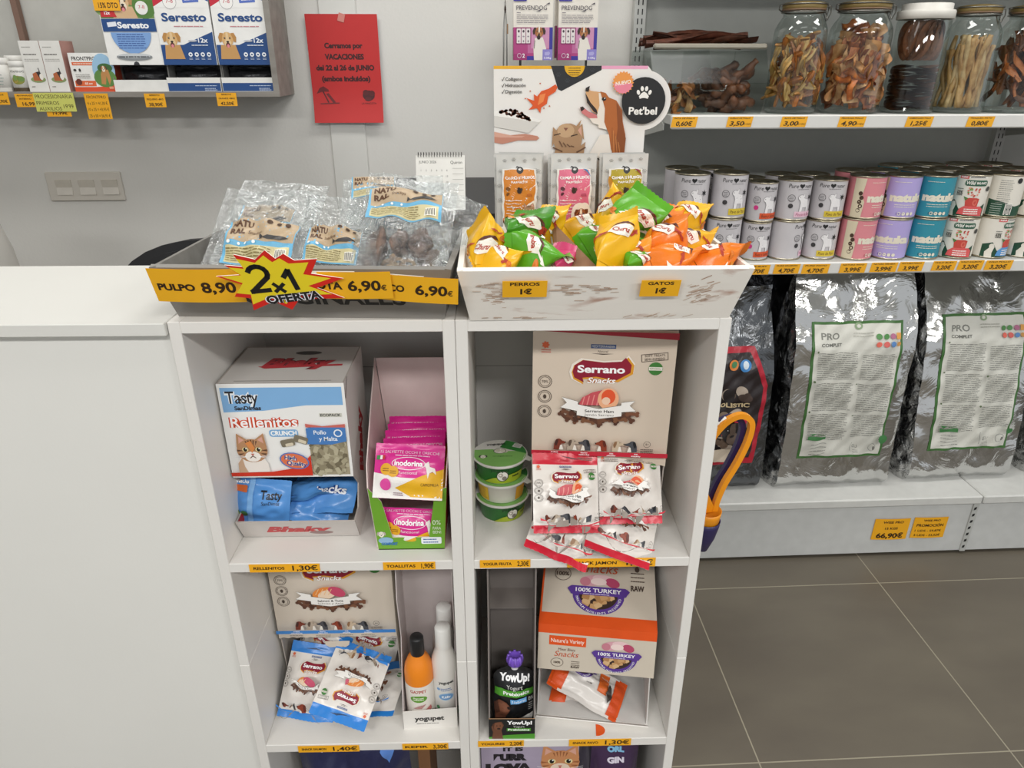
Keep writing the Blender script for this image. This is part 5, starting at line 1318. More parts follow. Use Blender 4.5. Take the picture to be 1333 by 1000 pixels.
span(t, (-.265, .93, S3[1]), (-.268, .905, S3[1] + .365))
mb = MB(); mb.box((0, 0, 0), (.022, .1, .35), C('#7d5636', .6)); o = mb.build('brown_box'); tag(o, 'narrow brown box end beside the navy bag on the lowest shelf', 'box'); place(o, (-.155, .93, S3[1]))

# ---- scoop hanging on the side
t = empty('food_scoop', 'orange and navy plastic scoops hooked on the side of the cabinet', 'scoop')
OG = C('#e79318', .35); NV = C('#2c2452', .35)
LOOP = [(-.010, .055), (-.016, .095), (-.008, .130), (.010, .156), (.030, .166), (.046, .160), (.0515, .146), (.048, .118), (.036, .082), (.022, .050), (.014, .022), (.011, .0)]
def smooth_path(p, n=4):
    out = []
    for i in range(len(p) - 1):
        a, b, c, d = p[max(0, i - 1)], p[i], p[i + 1], p[min(len(p) - 1, i + 2)]
        for k in range(n):
            q = k / n
            out.append(tuple(.5 * (2 * b[j] + (c[j] - a[j]) * q + (2 * a[j] - 5 * b[j] + 4 * c[j] - d[j]) * q * q + (3 * b[j] - a[j] - 3 * c[j] + d[j]) * q ** 3) for j in range(2)))
    return out + [p[-1]]
def strap(o, sc, m, name, wd, th):
    P_ = smooth_path(LOOP); mb = MB(); vs = []; fs = []
    for i, (x, z) in enumerate(P_):
        a, b = P_[max(0, i - 1)], P_[min(len(P_) - 1, i + 1)]; l = math.hypot(b[0] - a[0], b[1] - a[1]); nx, nz = -(b[1] - a[1]) / l, (b[0] - a[0]) / l
        for sn, sy in ((1, -1), (1, 1), (-1, 1), (-1, -1)): vs.append((o[0] + x * sc + nx * wd * sn, o[1] + th * sy, o[2] + z * sc + nz * wd * sn))
    n = len(P_)
    for i in range(n - 1):
        for k in range(4): fs.append((i * 4 + k, i * 4 + (k + 1) % 4, i * 4 + 4 + (k + 1) % 4, i * 4 + 4 + k))
    fs += [(3, 2, 1, 0), tuple(range(n * 4 - 4, n * 4))]
    mb.raw(vs, fs, m); return mb.build(name, t)
strap((0, 0, .018), 1.0, OG, 'orange_handle', .0042, .0045); strap((-.006, .014, .012), .98, NV, 'navy_handle', .0042, .004)
mb = MB(); mb.lathe([(.014, -.012), (.0185, -.010), (.0215, .012), (.0225, .020), (.0215, .020), (.0175, -.006), (0, -.008)], OG, 28)
mb.panel([(-.010, -.004, .016), (.013, -.004, .018), (-.004, -.004, .052), (-.012, -.004, .066)], .004, OG); mb.build('orange_cup', t)
mb = MB(); mb.lathe([(.001, -.060), (.008, -.056), (.017, -.03), (.0215, -.008), (.0225, .002), (.0215, .002), (.018, -.012), (.0, -.05)], NV, 28); mb.build('navy_cup', t)
place(t, (.3285, .93, .838), .1)
t = empty('side_hook', 'small white hook on the cabinet side holding the scoops', 'hook')
mb = MB(); mb.box((0, -.010, -.02), (.003, .010, .02), C('#e4e1dc', .4), bev=.001); mb.build('hook_plate', t)
mb = MB(); mb.tube([(.002, 0, -.006), (.036, 0, -.006), (.044, 0, .004)], .003, C('#e4e1dc', .4)); mb.build('hook_arm', t); place(t, (.2957, .934, 1.014))

# ---------------------------------------------------------------- wall behind the counter
WF = 2.18; SZ = 1.4235
GW = noise_mix('grey_oak_board', '#7d7872', '#96918a', (4, 30, 30), .3, .7, .6, detail=5, bump=.06)
t = empty('wall_shelf', 'grey wood wall shelf carrying flea collar boxes above the counter', 'shelf')
mb = MB(); mb.box((-1.95, WF, SZ - .0135), (-.541, WALL_Y, SZ), GW); mb.build('bottom_board', t)
mb = MB(); mb.box((-.557, WF, SZ), (-.541, WALL_Y, SZ + .62), GW); mb.build('side_panel', t)
mb = MB(); mb.box((-1.95, WALL_Y - .01, SZ), (-.557, WALL_Y, SZ + .62), C('#b9b8b2', .7)); mb.build('back_panel', t)
place(t, (0, 0, 0), 0, True)

NAVY = '#1f4a86'
def lab_face(s, u, v, r):
    s.poly([(u - r * 1.1, v - r * 2.2), (u - r * .9, v - r * .6), (u + r * .9, v - r * .6), (u + r * 1.3, v - r * 2.2)], '#c9995e')
    dog_front(s, u, v, r, '#d9ad72', '#bd8a4c', '#e6c899', True)
def collar_box(label, small, p):
    t = empty('collar_box', label, 'box', 'flea collar display boxes')
    w, d, h = .145, .12, .30; fz = .068
    mb = MB(); wc = C('#e9e8e4', .4)
    box_shell(mb, w, d, h, wc, C('#8d8c8a', .6), sides=[(0, 0), (d, 0), (d, h), (0, h), (0, fz), (.02, fz), (.02, .036), (0, .036)], th=.0015)
    mb.panel([(0, 0, 0), (w, 0, 0), (w, 0, .036 if not small else .03), (0, 0, .036 if not small else .03)], .0015, wc)
    s = mb.flat((0, 0, 0))
    if not small: s.rect(.001, .001, w - .001, .022, NAVY); s.lines(.075, .015, .135, 1, .003, .0016, '#c9d4e6', seed=1); s.lines(.1, .008, .135, 2, .004, .0016, '#c9d4e6', seed=2)
    mb.build('carton', t)
    mb = MB(); mb.panel([(0, 0, fz), (w, 0, fz), (w, 0, h), (0, 0, h)], .0015, C('#f2f1ee', .38)); s = mb.flat((0, 0, 0))
    s.poly([(w / 2 - .008, fz), (w / 2 + .008, fz), (w / 2 + .006, fz + .006), (w / 2, fz + .009), (w / 2 - .006, fz + .006)], '#35353a')
    if not small:
        s.poly([(.001, fz), (w - .001, fz), (w - .001, .150), (.062, .118), (.001, .118)], NAVY)
        s.rect(.0, .208, w, h, '#f4f3f0'); s.poly([(0, .21), (.085, .255), (.0, .262)], '#c8263c'); s.rect(0, .238, .062, h, '#c8263c'); s.poly([(.075, h), (w, h), (w, .222), (.13, .230), (.09, .238)], '#2a4f9a')
        s.ell(.044, .222, .018, .018, '#f7f5f2'); s.ring(.044, .222, .018, .018, .001, '#9a9a9a'); s.text('7-8', .044, .224, .010, '#c8364a', w=.018)
        s.sub(.098, .228, 1, .06).rect(-.02, -.008, .022, .009, '#5a74c4'); s.text('Elanco', .099, .229, .007, '#f4f4f8', w=.03, bold=.03, rot=.06)
        s.text('Seresto', .075, .185, .0205, NAVY, w=.118, bold=.03); s.lines(.045, .163, .135, 1, .003, .002, '#c9848a', seed=2)
        lab_face(s, .033, .131, .022); s.text('12x', .116, .129, .0115, '#eef2f8', w=.026, bold=.03); s.ell(.088, .128, .012, .0024, '#c9ccd2'); s.lines(.084, .117, .132, 1, .003, .0022, '#dfe6f0', seed=5)
        for k in range(4): s.ell(.077 + k * .0165, .094, .0056, .0056, '#eef2f8', n=12); s.ell(.077 + k * .0165, .094, .003, .0022, '#2a4a78', n=8); s.lines(.072 + k * .0165, .085, .082 + k * .0165, 2, .003, .0012, '#c9d4e6', seed=k)
    else:
        s.rect(.002, .182, w - .002, h, '#6f8f4a'); s.rect(.002, .235, .05, h, '#7f9f62'); s.ell(.12, .21, .03, .03, '#55803a'); s.ell(.02, .205, .03, .02, '#87a560')
        s.poly([(.035, .182), (.045, .21), (.09, .21), (.1, .182)], '#d6b28a'); dog_front(s, .066, .220, .024, '#d9b48a', '#b98a5e', '#efe0c8', True)
        s.ell(.114, .252, .019, .019, '#3f8fc8'); s.text('±8kg', .114, .252, .008, '#ffffff', w=.024, bold=.03); s.ell(.114, .207, .0165, .0165, '#efeeea'); s.text('7-8', .114, .209, .008, '#c8364a', w=.016)
        s.poly([(.004, .185), (.045, .185), (.038, .203), (.004, .205)], '#c92c34'); s.text('12x', .014, .195, .008, '#ffffff', al='L', bold=.03)
        s.rect(.002, .150, w - .002, .181, NAVY); s.text('Seresto', .083, .1655, .0155, '#f6f7fa', w=.083, bold=.04); s.sub(.028, .167, 1, .1).rect(-.012, -.005, .012, .006, '#e9ecf4')
        arcp = [(.073 + .053 * math.cos(PI + PI * k / 14), .148 + .052 * math.sin(PI + PI * k / 14)) for k in range(15)]
        s.poly(arcp, '#7fa6dc'); s.lines(.035, .143, .11, 7, .0055, .0024, '#3f62a4', seed=6, ragged=.1)
        s.ell(.071, .088, .048, .009, '#8b8f92'); s.ell(.071, .091, .044, .006, '#c9cdd0'); s.lines(.03, .088, .112, 1, .004, .004, '#6a6e72', seed=8)
    mb.build('printed_front', t)
    mb = MB(); f, b = pillow_fn(w * .9, .05, .05, .1, 5, .5)
    for fn, fl in ((f, False), (b, True)): mb.grid(lambda a, c: fn((a - .5) * w * .9, c * .05) + Vector((w / 2, .06, .012)), 14, 10, C('#3a3b3e', .22, .3, bump=.4), flip=fl)
    mb.build('collar_pouch', t)
    place(t, p, 0, True)
collar_box('white collar box with small terrier photo and pale blue shield', True, (-.9935, 2.192, SZ))
collar_box('tall navy and white collar box with golden dog, beside the terrier one', False, (-.8475, 2.190, SZ))
collar_box('tall navy and white collar box with golden dog, nearest the shelf end', False, (-.6985, 2.190, SZ))
# orange tablets box
t = empty('tablet_box', 'white and orange tablet box with a running dog photo', 'box')
w, h, d = .112, .098, .05
mb = MB(); mb.box((0, 0, 0), (w, d, h), C('#efeeea', .4)); s = mb.flat((0, 0, 0)); s.mb.panel([(w + .0003, 0, 0), (w + .0003, d, 0), (w + .0003, d, h), (w + .0003, 0, h)], .0002, P('#a8452f'))
s.text('FRONTPRO', .04, .084, .0095, '#33302f', w=.064, bold=.02); s.rect(.006, .067, .068, .075, '#e06a3a'); s.lines(.01, .071, .062, 1, .003, .002, '#f6dccd', seed=1)
s.poly([(.0, .0), (w, 0), (w, .04), (.09, .014), (.06, .012), (0, .012)], '#d9532c'); s.rect(.004, .014, .06, .028, '#e0693c'); s.text('68 mg', .04, .021, .006, '#ffe9dc', al='C', bold=.02)
s.ell(.088, .055, .030, .042, '#9cc3e0'); s.ell(.088, .035, .030, .024, '#5f8a44'); s.ell(.092, .06, .02, .012, '#3f6a34'); s.poly([(.075, .02), (.078, .045), (.088, .062), (.1, .055), (.103, .03), (.096, .016), (.092, .04), (.086, .018)], '#c08a52'); dog_front(s, .088, .058, .009, '#c08a52', '#5a4030')
s.ell(.015, .025, .008, .008, '#6d2f24'); s.ell(.011, .055, .004, .003, '#33302f'); s.ell(.024, .055, .003, .004, '#33302f'); s.lines(.01, .044, .05, 3, .0045, .0014, '#8a8680', seed=3); s.lines(.094, .010, .106, 1, .003, .006, '#f3a684', seed=4)
mb.build('printed_box', t); place(t, (-1.104, 2.198, SZ), 0, True)
# slim first-aid boxes
def slim(label, p):
    t = empty('slim_box', label, 'box', 'slim white and pink boxes')
    w, h, d = .0535, .128, .07
    mb = MB(); mb.box((0, 0, 0), (w, d, h), C('#e4e2dd', .45)); mb.panel([(w + .0002, 0, 0), (w + .0002, d, 0), (w + .0002, d, h), (w + .0002, 0, h)], .0002, P('#bf8f86'))
    s = mb.flat((0, 0, 0)); s.lines(.006, .112, .03, 1, .003, .002, '#a5a29c', seed=1); s.lines(.006, .094, .046, 1, .003, .003, '#7d7a76', seed=2); s.lines(.006, .082, .046, 2, .004, .0015, '#a5a29c', seed=3)
    s.ell(.03, .031, .02, .008, '#8a9a68'); s.poly([(.018, .028), (.018, .046), (.028, .05), (.04, .04), (.04, .028)], '#b5653c'); s.poly([(.028, .05), (.038, .052), (.044, .036), (.036, .03)], '#33292a'); s.ell(.04, .038, .005, .008, '#efe9e0'); s.stroke([(.038, .05), (.036, .06)], .002, '#33292a'); s.lines(.008, .013, .018, 1, .003, .002, '#8a8680', seed=4)
    mb.build('printed_box', t); place(t, p, 0, True)
slim('slim white box with small dog print, next to the supplement jar', (-1.2255, 2.195, SZ)); slim('slim white box with pink side, next to the orange tablet box', (-1.1705, 2.195, SZ))
def jar_small(label, p, h, r, band, printed):
    t = empty('supplement_jar', label, 'jar', 'white supplement jars')
    mb = MB(); mb.lathe([(0, 0), (r, 0), (r, h * .78), (r * .9, h * .82)], C('#e2e0da', .4), 28)
    rr_ = r; fn = lambda u, v: (Vector((rr_ * math.sin(u / rr_), -rr_ * math.cos(u / rr_), v)), Vector((math.sin(u / rr_), -math.cos(u / rr_), 0)))
    s = Surf(mb, fn, maxlen=.008, base=.0003)
    s.rect(-r * 1.2, .001, r * 1.2, h * .13, band)
    if printed: s.text('VITAMINAS', 0, h * .66, .0055, '#4a4d46', w=.04); s.ell(0, h * .38, .017, .011, '#8a8a3a'); s.ell(-.008, h * .36, .008, .006, '#b09a4a'); s.ell(.009, h * .42, .009, .007, '#6a8a44'); s.ell(-.006, h * .46, .006, .007, '#7a9a54')
    else: s.lines(-.015, h * .5, .02, 4, .008, .002, '#8a9a94', seed=5)
    mb.build('jar_body', t); mb = MB(); mb.lathe([(r * .95, h * .8), (r, h * .81), (r, h * .98), (r * .94, h), (0, h)], C('#e8e6e1', .4), 28); mb.build('jar_lid', t); place(t, p, 0, True)
jar_small('white supplement jar with dark brown band and leafy print', (-1.2525, 2.225, SZ), .078, .0285, '#4a3a24', True)
jar_small('taller white supplement jar standing behind the leafy one', (-1.287, 2.275, SZ), .092, .028, '#d5d3cc', False)
jar_small('white supplement jar with grey lines, beside the shelf support', (-1.305, 2.215, SZ), .086, .0285, '#cfcdc6', False)
# strut with a tube at the far end
t = empty('shelf_support', 'brown upright support strip at the shelf end beside white jars', 'support'); mb = MB(); mb.box((-.012, 0, 0), (.004, .02, .62), C('#7a5f52', .6)); mb.build('upright_strip', t); mb = MB(); mb.box((-.03, -.01, .06), (-.008, .0, .09), C('#5a5f7a', .5)); mb.build('blue_clip', t); place(t, (-1.279, 2.325, SZ), 0, True); t.rotation_euler[1] = 0
# price cards under the shelf
gp = 'yellow price tags under the wall shelf'
def wt(label, x0, x1, z0, z1, items, col=YEL, yy=0.0, rot=0.0, **k):
    return tag_card(label, x1 - x0, z1 - z0, items, (x0, WF - .0015 - yy, z0), rot, True, col=col, group=gp, **k)
wt('yellow price tag ending 90€ cut off by the photo edge', -1.33, -1.279, 1.391, 1.423, [('ARTICULAR', .5, .8, .12), ('15,90€', .6, .28, .24, .6)])
wt('yellow price tag reading 16,99 beside the green handwritten note', -1.262, -1.208, 1.385, 1.419, [('ANTIPARASIT', .5, .86, .1, .8), ('INTERNO', .5, .62, .12, .6), ('16,99', .6, .24, .26, .6)])
wt('yellow price tag mostly hidden behind the green handwritten note', -1.187, -1.121, 1.360, 1.40, [('19,99€', .55, .22, .22, .6)])
wt('green handwritten note reading PROCESIONARIA PRIMEROS AUXILIOS 19,99', -1.211, -1.103, 1.373, 1.4215, [('PROCESIONARIA', .5, .8, .2, .92, 'C', -.005), ('PRIMEROS', .04, .46, .18, .56, 'L', -.005), ('AUXILIOS', .08, .16, .18, .56, 'L', -.005), ("19'99", .94, .28, .2, .24, 'R', -.005)], col='#cfd06a', yy=.002, cat='note')
wt('yellow handwritten card with three lines of doses under the orange tablet box', -1.076, -1.011, 1.353, 1.4195, [('FRONTPRO', .5, .86, .11, .8, 'C', .0), ('4 a 25 = 41,30 €', .5, .62, .11, .84, 'C', .0), ('10 a 25 = 43,95 €', .5, .38, .11, .86, 'C', .0), ('25 a 50 = 56,95 €', .5, .13, .11, .86, 'C', .0)])
wt('yellow price tag reading 38,90 under the terrier collar box', -.913, -.857, 1.3835, 1.419, [('SERESTO', .5, .88, .12, .5), ('PEQUEÑO -8KG', .5, .58, .12, .8), ('38,90€', .5, .2, .24, .66)])
wt('yellow price tag reading 42,50 nearest the shelf end', -.716, -.661, 1.386, 1.4205, [('SERESTO', .5, .88, .12, .5), ('GRANDE +8KG', .5, .58, .12, .8), ('42,50€', .5, .2, .24, .66)])
o = tag_card('yellow flag card reading 15% DTO on the terrier collar box', .068, .042, [('15% DTO', .55, .3, .3, .74, 'C', .02)], (-1.0015, 2.188, 1.6235), .0, True, group=gp)

# switches
t = empty('light_switch', 'white triple light switch plate on the wall', 'light switch')
w, h = .229, .0875; mb = MB(); mb.box((0, 0, 0), (w, .009, h), C('#d8d2c8', .4, var=.01), bev=.002); mb.build('switch_plate', t)
for k in range(3):
    x = .027 + k * .0705
    mb = MB(); mb.panel([(x, -.001, .042), (x + .048, -.001, .042), (x + .048, -.004, .064), (x, -.004, .064)], .004, C('#d3ccc0', .35)); mb.panel([(x, -.004, .019), (x + .048, -.004, .019), (x + .048, -.0005, .0412), (x, -.0005, .0412)], .003, C('#dfd9cf', .35)); mb.build('rocker', t)
place(t, (-1.336, WALL_Y - .009, 1.099), 0, True)

# red notice
t = empty('notice', 'red holiday closing notice taped to the wall', 'notice')
w, h = .209, .297
def cv(u, v):
    k = .014 * max(0, (.10 - v) / .10) ** 2 + .003 * (u / w) * (1 - v / h) + .002
    return Vector((u, -k, v))
mb = MB(); mb.grid(lambda a, b: cv(a * w, b * h), 8, 20, C('#c72d2d', .55, var=.015)); mb.grid(lambda a, b: cv(a * w, b * h) + Vector((0, .0004, 0)), 8, 20, C('#cfc3d8', .6), flip=True)
s = Surf(mb, with_normal(cv), maxlen=.012, base=.0004)
IN2 = '#3a1216'
for t_, v, hh, ww in (('Cerramos por', .214, .0150, .112), ('VACACIONES', .184, .0155, .115), ('del 22 al 26 de JUNIO', .154, .0150, .172), ('(ambos incluidos)', .124, .0150, .144)): s.text(t_, w * .5, v, hh, IN2, w=ww, bold=.05)
s.poly([(.012, .082), (.022, .098), (.034, .103), (.048, .094), (.05, .088), (.03, .088)], '#6d1c20'); s.stroke([(.031, .09), (.046, .058)], .004, '#5a161a'); s.poly([(.040, .082), (.048, .084), (.068, .058), (.06, .056)], '#6d1c20'); s.stroke([(.022, .054), (.078, .056)], .003, '#6d1c20')
s.ell(.168, .077, .018, .0145, '#4a1418'); s.ell(.16, .085, .009, .008, '#5a181c'); s.ell(.178, .083, .009, .008, '#5a181c'); s.ell(.166, .067, .010, .006, '#5a181c'); s.text('LA MASCOTA', .168, .055, .0045, IN2, w=.044)
mb.build('red_sheet', t)
mb = MB(); mb.box((-.008, -.0035, -.014), (.011, -.0028, .008), C('#d98a80', .2)); o = mb.build('sticky_tape', t); o.location = (.105, 0, .291); o.rotation_euler = (0, .3, 0)
place(t, (-.4845, WALL_Y - .0085, 1.329), 0, True)

# desk behind the counter with calendar, chair, black tray
t = empty('side_table', 'black side table behind the crates with the calendar on it', 'table')
mb = MB(); mb.box((-.24, 0, -.07), (.42, .58, 0), C('#1d1d20', .45)); mb.build('table_top', t)
for x in (-.22, .36):
    mb = MB(); mb.box((x, .05, -1.172), (x + .04, .5, -.07), C('#2a292a', .5)); mb.build('leg', t)
place(t, (0, 1.70, 1.172), 0, True)
t = empty('desk_calendar', 'white spiral desk calendar open at June', 'calendar')
w, h = .118, .122
mb = MB(); mb.panel([(0, 0, 0), (w, 0, 0), (w, .045, h), (0, .045, h)], .002, C('#e6e4de', .5)); mb.panel([(w, .10, 0), (0, .10, 0), (0, .048, h), (w, .048, h)], .002, C('#8d8a86', .6))
s = mb.flat((0, 0, 0), (1, 0, 0), Vector((0, .045, h)).normalized()); HH = math.hypot(.045, h)
s.text('JUNIO 2026', .028, HH - .016, .006, '#44423f', w=.042); s.text('Quirón', .097, HH - .017, .007, '#44423f', w=.028)
rr = random.Random(3)
for r in range(6):
    for c in range(6): s.text(str(1 + (r * 7 + c) % 30), .012 + c * .0125, HH - .036 - r * .014, .0042, '#7a7874')
for r in range(7): s.rect(.088, HH - .032 - r * .013, .114, HH - .0312 - r * .013, '#9a9894')
mb.build('pages', t)
mb = MB()
for k in range(17):
    x = .006 + k * .0065
    mb.tube([(x, .0465 + .0055 * math.cos(a * PI / 5), h + .001 + .0055 * math.sin(a * PI / 5)) for a in range(10)], .0008, C('#55524e', .4, .6), 5, closed=True)
mb.build('wire_spiral', t)
place(t, (-.142, 1.75, 1.1725), -.02, True)
t = empty('office_chair', 'black rounded office chair back behind the counter', 'chair')
def cb(a, b, off):
    x = (a - .5) * .5; z = (b - .5) * .5
    q = ((2 * (a - .5)) ** 2 + (2 * (b - .5)) ** 2)
    return x, z
mb = MB()
pts = [(.25 * math.copysign(abs(math.cos(2 * PI * k / 40)) ** .7, math.cos(2 * PI * k / 40)), .27 * math.copysign(abs(math.sin(2 * PI * k / 40)) ** .75, math.sin(2 * PI * k / 40))) for k in range(40)]
mb.prism(pts, 0, .06, C('#17171a', .6)); mb.prism([(x * .94, z * .94) for x, z in pts], -.012, .07, C('#1a1a1d', .7)); o = mb.build('backrest', t); o.location = (0, 0, .90); o.rotation_euler = (-.15, 0, 0)
mb = MB(); mb.lathe([(0, 0), (.22, 0), (.25, .03), (.23, .07), (0, .08)], C('#1a1a1d', .7), 28); o = mb.build('seat', t); o.location = (0, .0 - .0, .50)
mb = MB(); mb.tube([(0, .03, .95), (0, .09, .75), (0, .06, .5)], .02, C('#222222', .5)); mb.build('back_bar', t)
mb = MB(); mb.tube([(0, 0, .06), (0, 0, .5)], .028, C('#2a2a2c', .4)); mb.build('gas_post', t)
for k in range(5):
    a = 2 * PI * k / 5; mb = MB(); mb.tube([(0, 0, .09), (.28 * math.cos(a), .28 * math.sin(a), .06)], .018, C('#222224', .5)); mb.build('star_leg', t)
    mb = MB(); mb.lathe([(0, -.0), (.02, .0), (.028, .025), (.02, .05), (0, .05)], C('#1a1a1c', .5), 14, c=(.28 * math.cos(a), .28 * math.sin(a), 0)); mb.build('caster', t)
place(t, (-.530, 1.45, 0), .1, True)
# hooks and hanging boxes
def hang_box(label, p):
    t = empty('hanging_box', label, 'box', 'violet and white hanging boxes')
    w, h, d = .1095, .205, .03
    mb = MB(); mb.box((0, 0, 0), (w, d, h), C('#e8e2d8', .42)); mb.panel([(-.0003, d, 0), (-.0003, 0, 0), (-.0003, 0, .083), (-.0003, d, .083)], .0002, P('#6d2348'))
    s = mb.flat((0, 0, 0))
    s.rect(0, .0, w, .083, '#b0417f'); s.rect(.04, .018, .1, .083, '#c06a9c'); s.rect(.05, .03, .1, .083, '#cf92b6'); s.rect(.1005, .012, w, .083, '#3a349a'); s.rect(.038, 0, .085, .0105, '#3a2f96'); s.rect(0, 0, .038, .016, '#a03270')
    s.rrect(.007, .04, .049, .083, .002, '#8e2f66')
    for a in range(3): s.rrect(.009 + a * .0132, .043, .0205 + a * .0132, .080, .0015, '#e6dedd'); s.ell(.0148 + a * .0132, .073, .003, .0035, '#4a3a44', n=8); s.ell(.0148 + a * .0132, .060, .003, .002, '#9a929a', n=8); s.ell(.0148 + a * .0132, .048, .002, .003, '#8a828a', n=8)
    s.text('2', .0285, .0115, .0105, '#f6eaf2', bold=.03); s.ring(.0165, .0115, .006, .006, .0012, '#e6cfe0')
    s.poly([(.058, .0), (.056, .03), (.060, .056), (.082, .058), (.092, .03), (.092, .0)], '#ece6dc'); dog_front(s, .0715, .070, .0165, '#a8683a', '#3c2a20', '#b98458'); s.poly([(.069, .09), (.0745, .09), (.073, .07), (.070, .07)], '#ece6dc'); s.ell(.0705, .058, .005, .006, '#2a1e18')
    s.stroke([(.06, .05), (.058, .03)], .0015, '#5a5048'); s.rect(.082, .0, w, .0275, '#8d84cc'); s.poly([(.088, .012), (.088, .02), (.1, .022), (.103, .018), (.1, .012)], '#b3addf'); s.text('5-20kg', .096, .006, .005, '#e9e6f6', w=.02, bold=.03)
    s.text('PREVENDOG', .05, .131, .0105, '#4a4550', w=.084); s.poly([(.088, .139), (.099, .144), (.1, .140)], '#4a4550'); s.poly([(.062, .123), (.078, .127), (.072, .122)], '#4a4550'); s.lines(.009, .119, .02, 1, .003, .002, '#7a747c', seed=1); s.lines(.009, .113, .1, 5, .0046, .0015, '#8d878c', seed=3, ragged=.2)
    s.rect(0, .147, .036, .175, '#3a3296'); s.text('Virbac', .018, .153, .005, '#e9e6f6', w=.026, bold=.04)
    mb.build('printed_box', t)
    place(t, p, 0, True)
hang_box('hanging violet and white dog collar box, nearer the bare hook', (.1155, 2.2, 1.5035)); hang_box('hanging violet and white dog collar box, nearer the slotted rail', (.2405, 2.2, 1.5035))
hang_box('second hanging violet box behind, only its dark edge showing', (.2365, 2.236, 1.509))
M_HOOK = C('#1e1e20', .4); M_STEEL = C('#b9b9b6', .3, .9)
for lab, x, z in (('thin black display hook under the first hanging box', .135, 1.497), ('thin black display hook under the second hanging box', .322, 1.497)):
    t = empty('display_hook', lab, 'hook', 'black display hooks'); mb = MB(); mb.tube([(0, 0, -.14), (0, 0, .0), (0, .0, .03)], .0035, M_HOOK); mb.build('hook_wire', t); mb = MB(); mb.tube([(0, .006, -.12), (0, .155, -.12)], .003, M_HOOK); mb.build('wall_peg', t); place(t, (x, 2.205, z), 0, True)
t = empty('wall_hook', 'tall thin steel hook with pointed tip beside the hanging boxes', 'hook'); mb = MB(); mb.tube([(-.006, 0, -.2), (-.0035, 0, .06), (.001, 0, .128), (.0045, 0, .08), (.006, 0, -.2)], .0022, M_STEEL); mb.build('bent_wire', t); mb = MB(); mb.lathe([(.0, .0), (.003, .01), (.001, .03), (0, .04)], C('#3a2a20', .5), 10, c=(.001, 0, .10)); mb.build('dark_tip', t)
mb = MB(); mb.box((.004, -.002, .05), (.009, .003, .075), C('#8a6a4a', .5)); mb.build('brown_clip', t)
mb = MB(); mb.tube([(0, .003, -.15), (0, .155, -.15)], .003, M_STEEL); mb.build('wall_peg', t); place(t, (.092, 2.205, 1.52), 0, True)
# padded chair behind the far end of the counter
t = empty('padded_chair', 'pale grey padded chair back behind the far end of the counter', 'chair')
mb = MB(); mb.tube([(0, 0, -.30), (0, 0, .05), (-.008, 0, .16), (-.03, 0, .25), (-.09, 0, .33), (-.18, 0, .36), (-.30, 0, .36)], .05, C('#b8b5ae', .6), 14)
mb.grid(lambda u, v: Vector((-.32 + .32 * u, .02 * math.sin(PI * u), -.30 + v * (.65 - .3 * max(0, u - .6)))), 8, 8, C('#aeaba4', .7)); mb.build('padded_back', t)
mb = MB(); mb.box((-.42, -.45, -.48), (.02, .05, -.36), C('#a9a69f', .7), bev=.02); mb.build('seat', t)
for x in (-.38, -.04):
    for y in (-.40, 0): mb = MB(); mb.tube([(x, y, -.98), (x, y, -.46)], .016, C('#555555', .4, .6)); mb.build('leg', t)
place(t, (-1.003, 1.50, .98), 0, True)

# ---------------------------------------------------------------- wall shelving with jars, cans and sacks
GF = 1.95; JZ = 1.372; CZ = 0.978; BZ = 0.232
MG = C('#bfc0bc', .5, var=.01); MGD = C('#b6b8b3', .55, var=.02); MRAIL = C('#dcdbd7', .4, var=.01)
t = empty('shop_shelving', 'pale grey metal wall shelving with jars above and cans below', 'shelving')
mb = MB(); mb.box((.512, WALL_Y - .012, .2), (1.676, WALL_Y - .004, 2.5), MGD); mb.box((1.706, WALL_Y - .012, .2), (3.2, WALL_Y - .004, 2.5), MGD)
mb.build('back_panel', t)
for x in (.494, 1.688):
    mb = MB(); mb.box((x - .017, WALL_Y - .035, 0), (x + .017, WALL_Y - .004, 2.5), C('#c4c5c1', .45))
    s = mb.flat((x - .017, WALL_Y - .035, 0))
    for k in range(86):
        for dx in (.009, .0215): s.rect(dx, .30 + k * .025, dx + .0035, .30 + k * .025 + .015, '#1b1b1c'); s.ctr[0] -= 1
    mb.build('slotted_upright', t)
def gshelf(x0, x1, zt, nm):
    mb = MB(); mb.box((x0, GF, zt - .022), (x1, WALL_Y - .035, zt), MG); mb.build(nm, t)
    mb = MB(); mb.box((x0, GF - .012, zt - .033), (x1, GF, zt + .001), MRAIL, bev=.003); mb.build('tag_rail', t)
gshelf(.512, 1.69, JZ, 'shelf_board'); gshelf(1.694, 3.2, JZ, 'shelf_board')
gshelf(.512, 1.665, CZ, 'shelf_board'); gshelf(1.672, 3.2, CZ, 'shelf_board')
for x, zt in ((.494, JZ), (.494, CZ), (.494, 1.78), (1.688, JZ), (1.688, CZ)):
    mb = MB(); mb.panel([(x + .016, WALL_Y - .03, zt - .09), (x + .016, WALL_Y - .03, zt + .03), (x + .016, WALL_Y - .06, zt + .03), (x + .016, GF + .05, zt - .024), (x + .016, GF + .05, zt - .04)], .003, C('#b3b4b0', .45)); mb.build('bracket', t)
mb = MB(); mb.box((.512, GF, 1.76), (3.2, WALL_Y - .035, 1.78), MG); mb.build('shelf_board', t)
for x0, x1 in ((.40, 1.607), (1.611, 3.2)):
    mb = MB(); mb.box((x0, 1.845, BZ - .03), (x1, WALL_Y - .035, BZ), C('#cfcfcb', .4), bev=.004); mb.build('base_board', t)
    mb = MB(); mb.box((x0, 1.858, .012), (x1, 1.872, BZ - .03), C('#c9cac8', .45), bev=.001); mb.build('kick_panel', t)
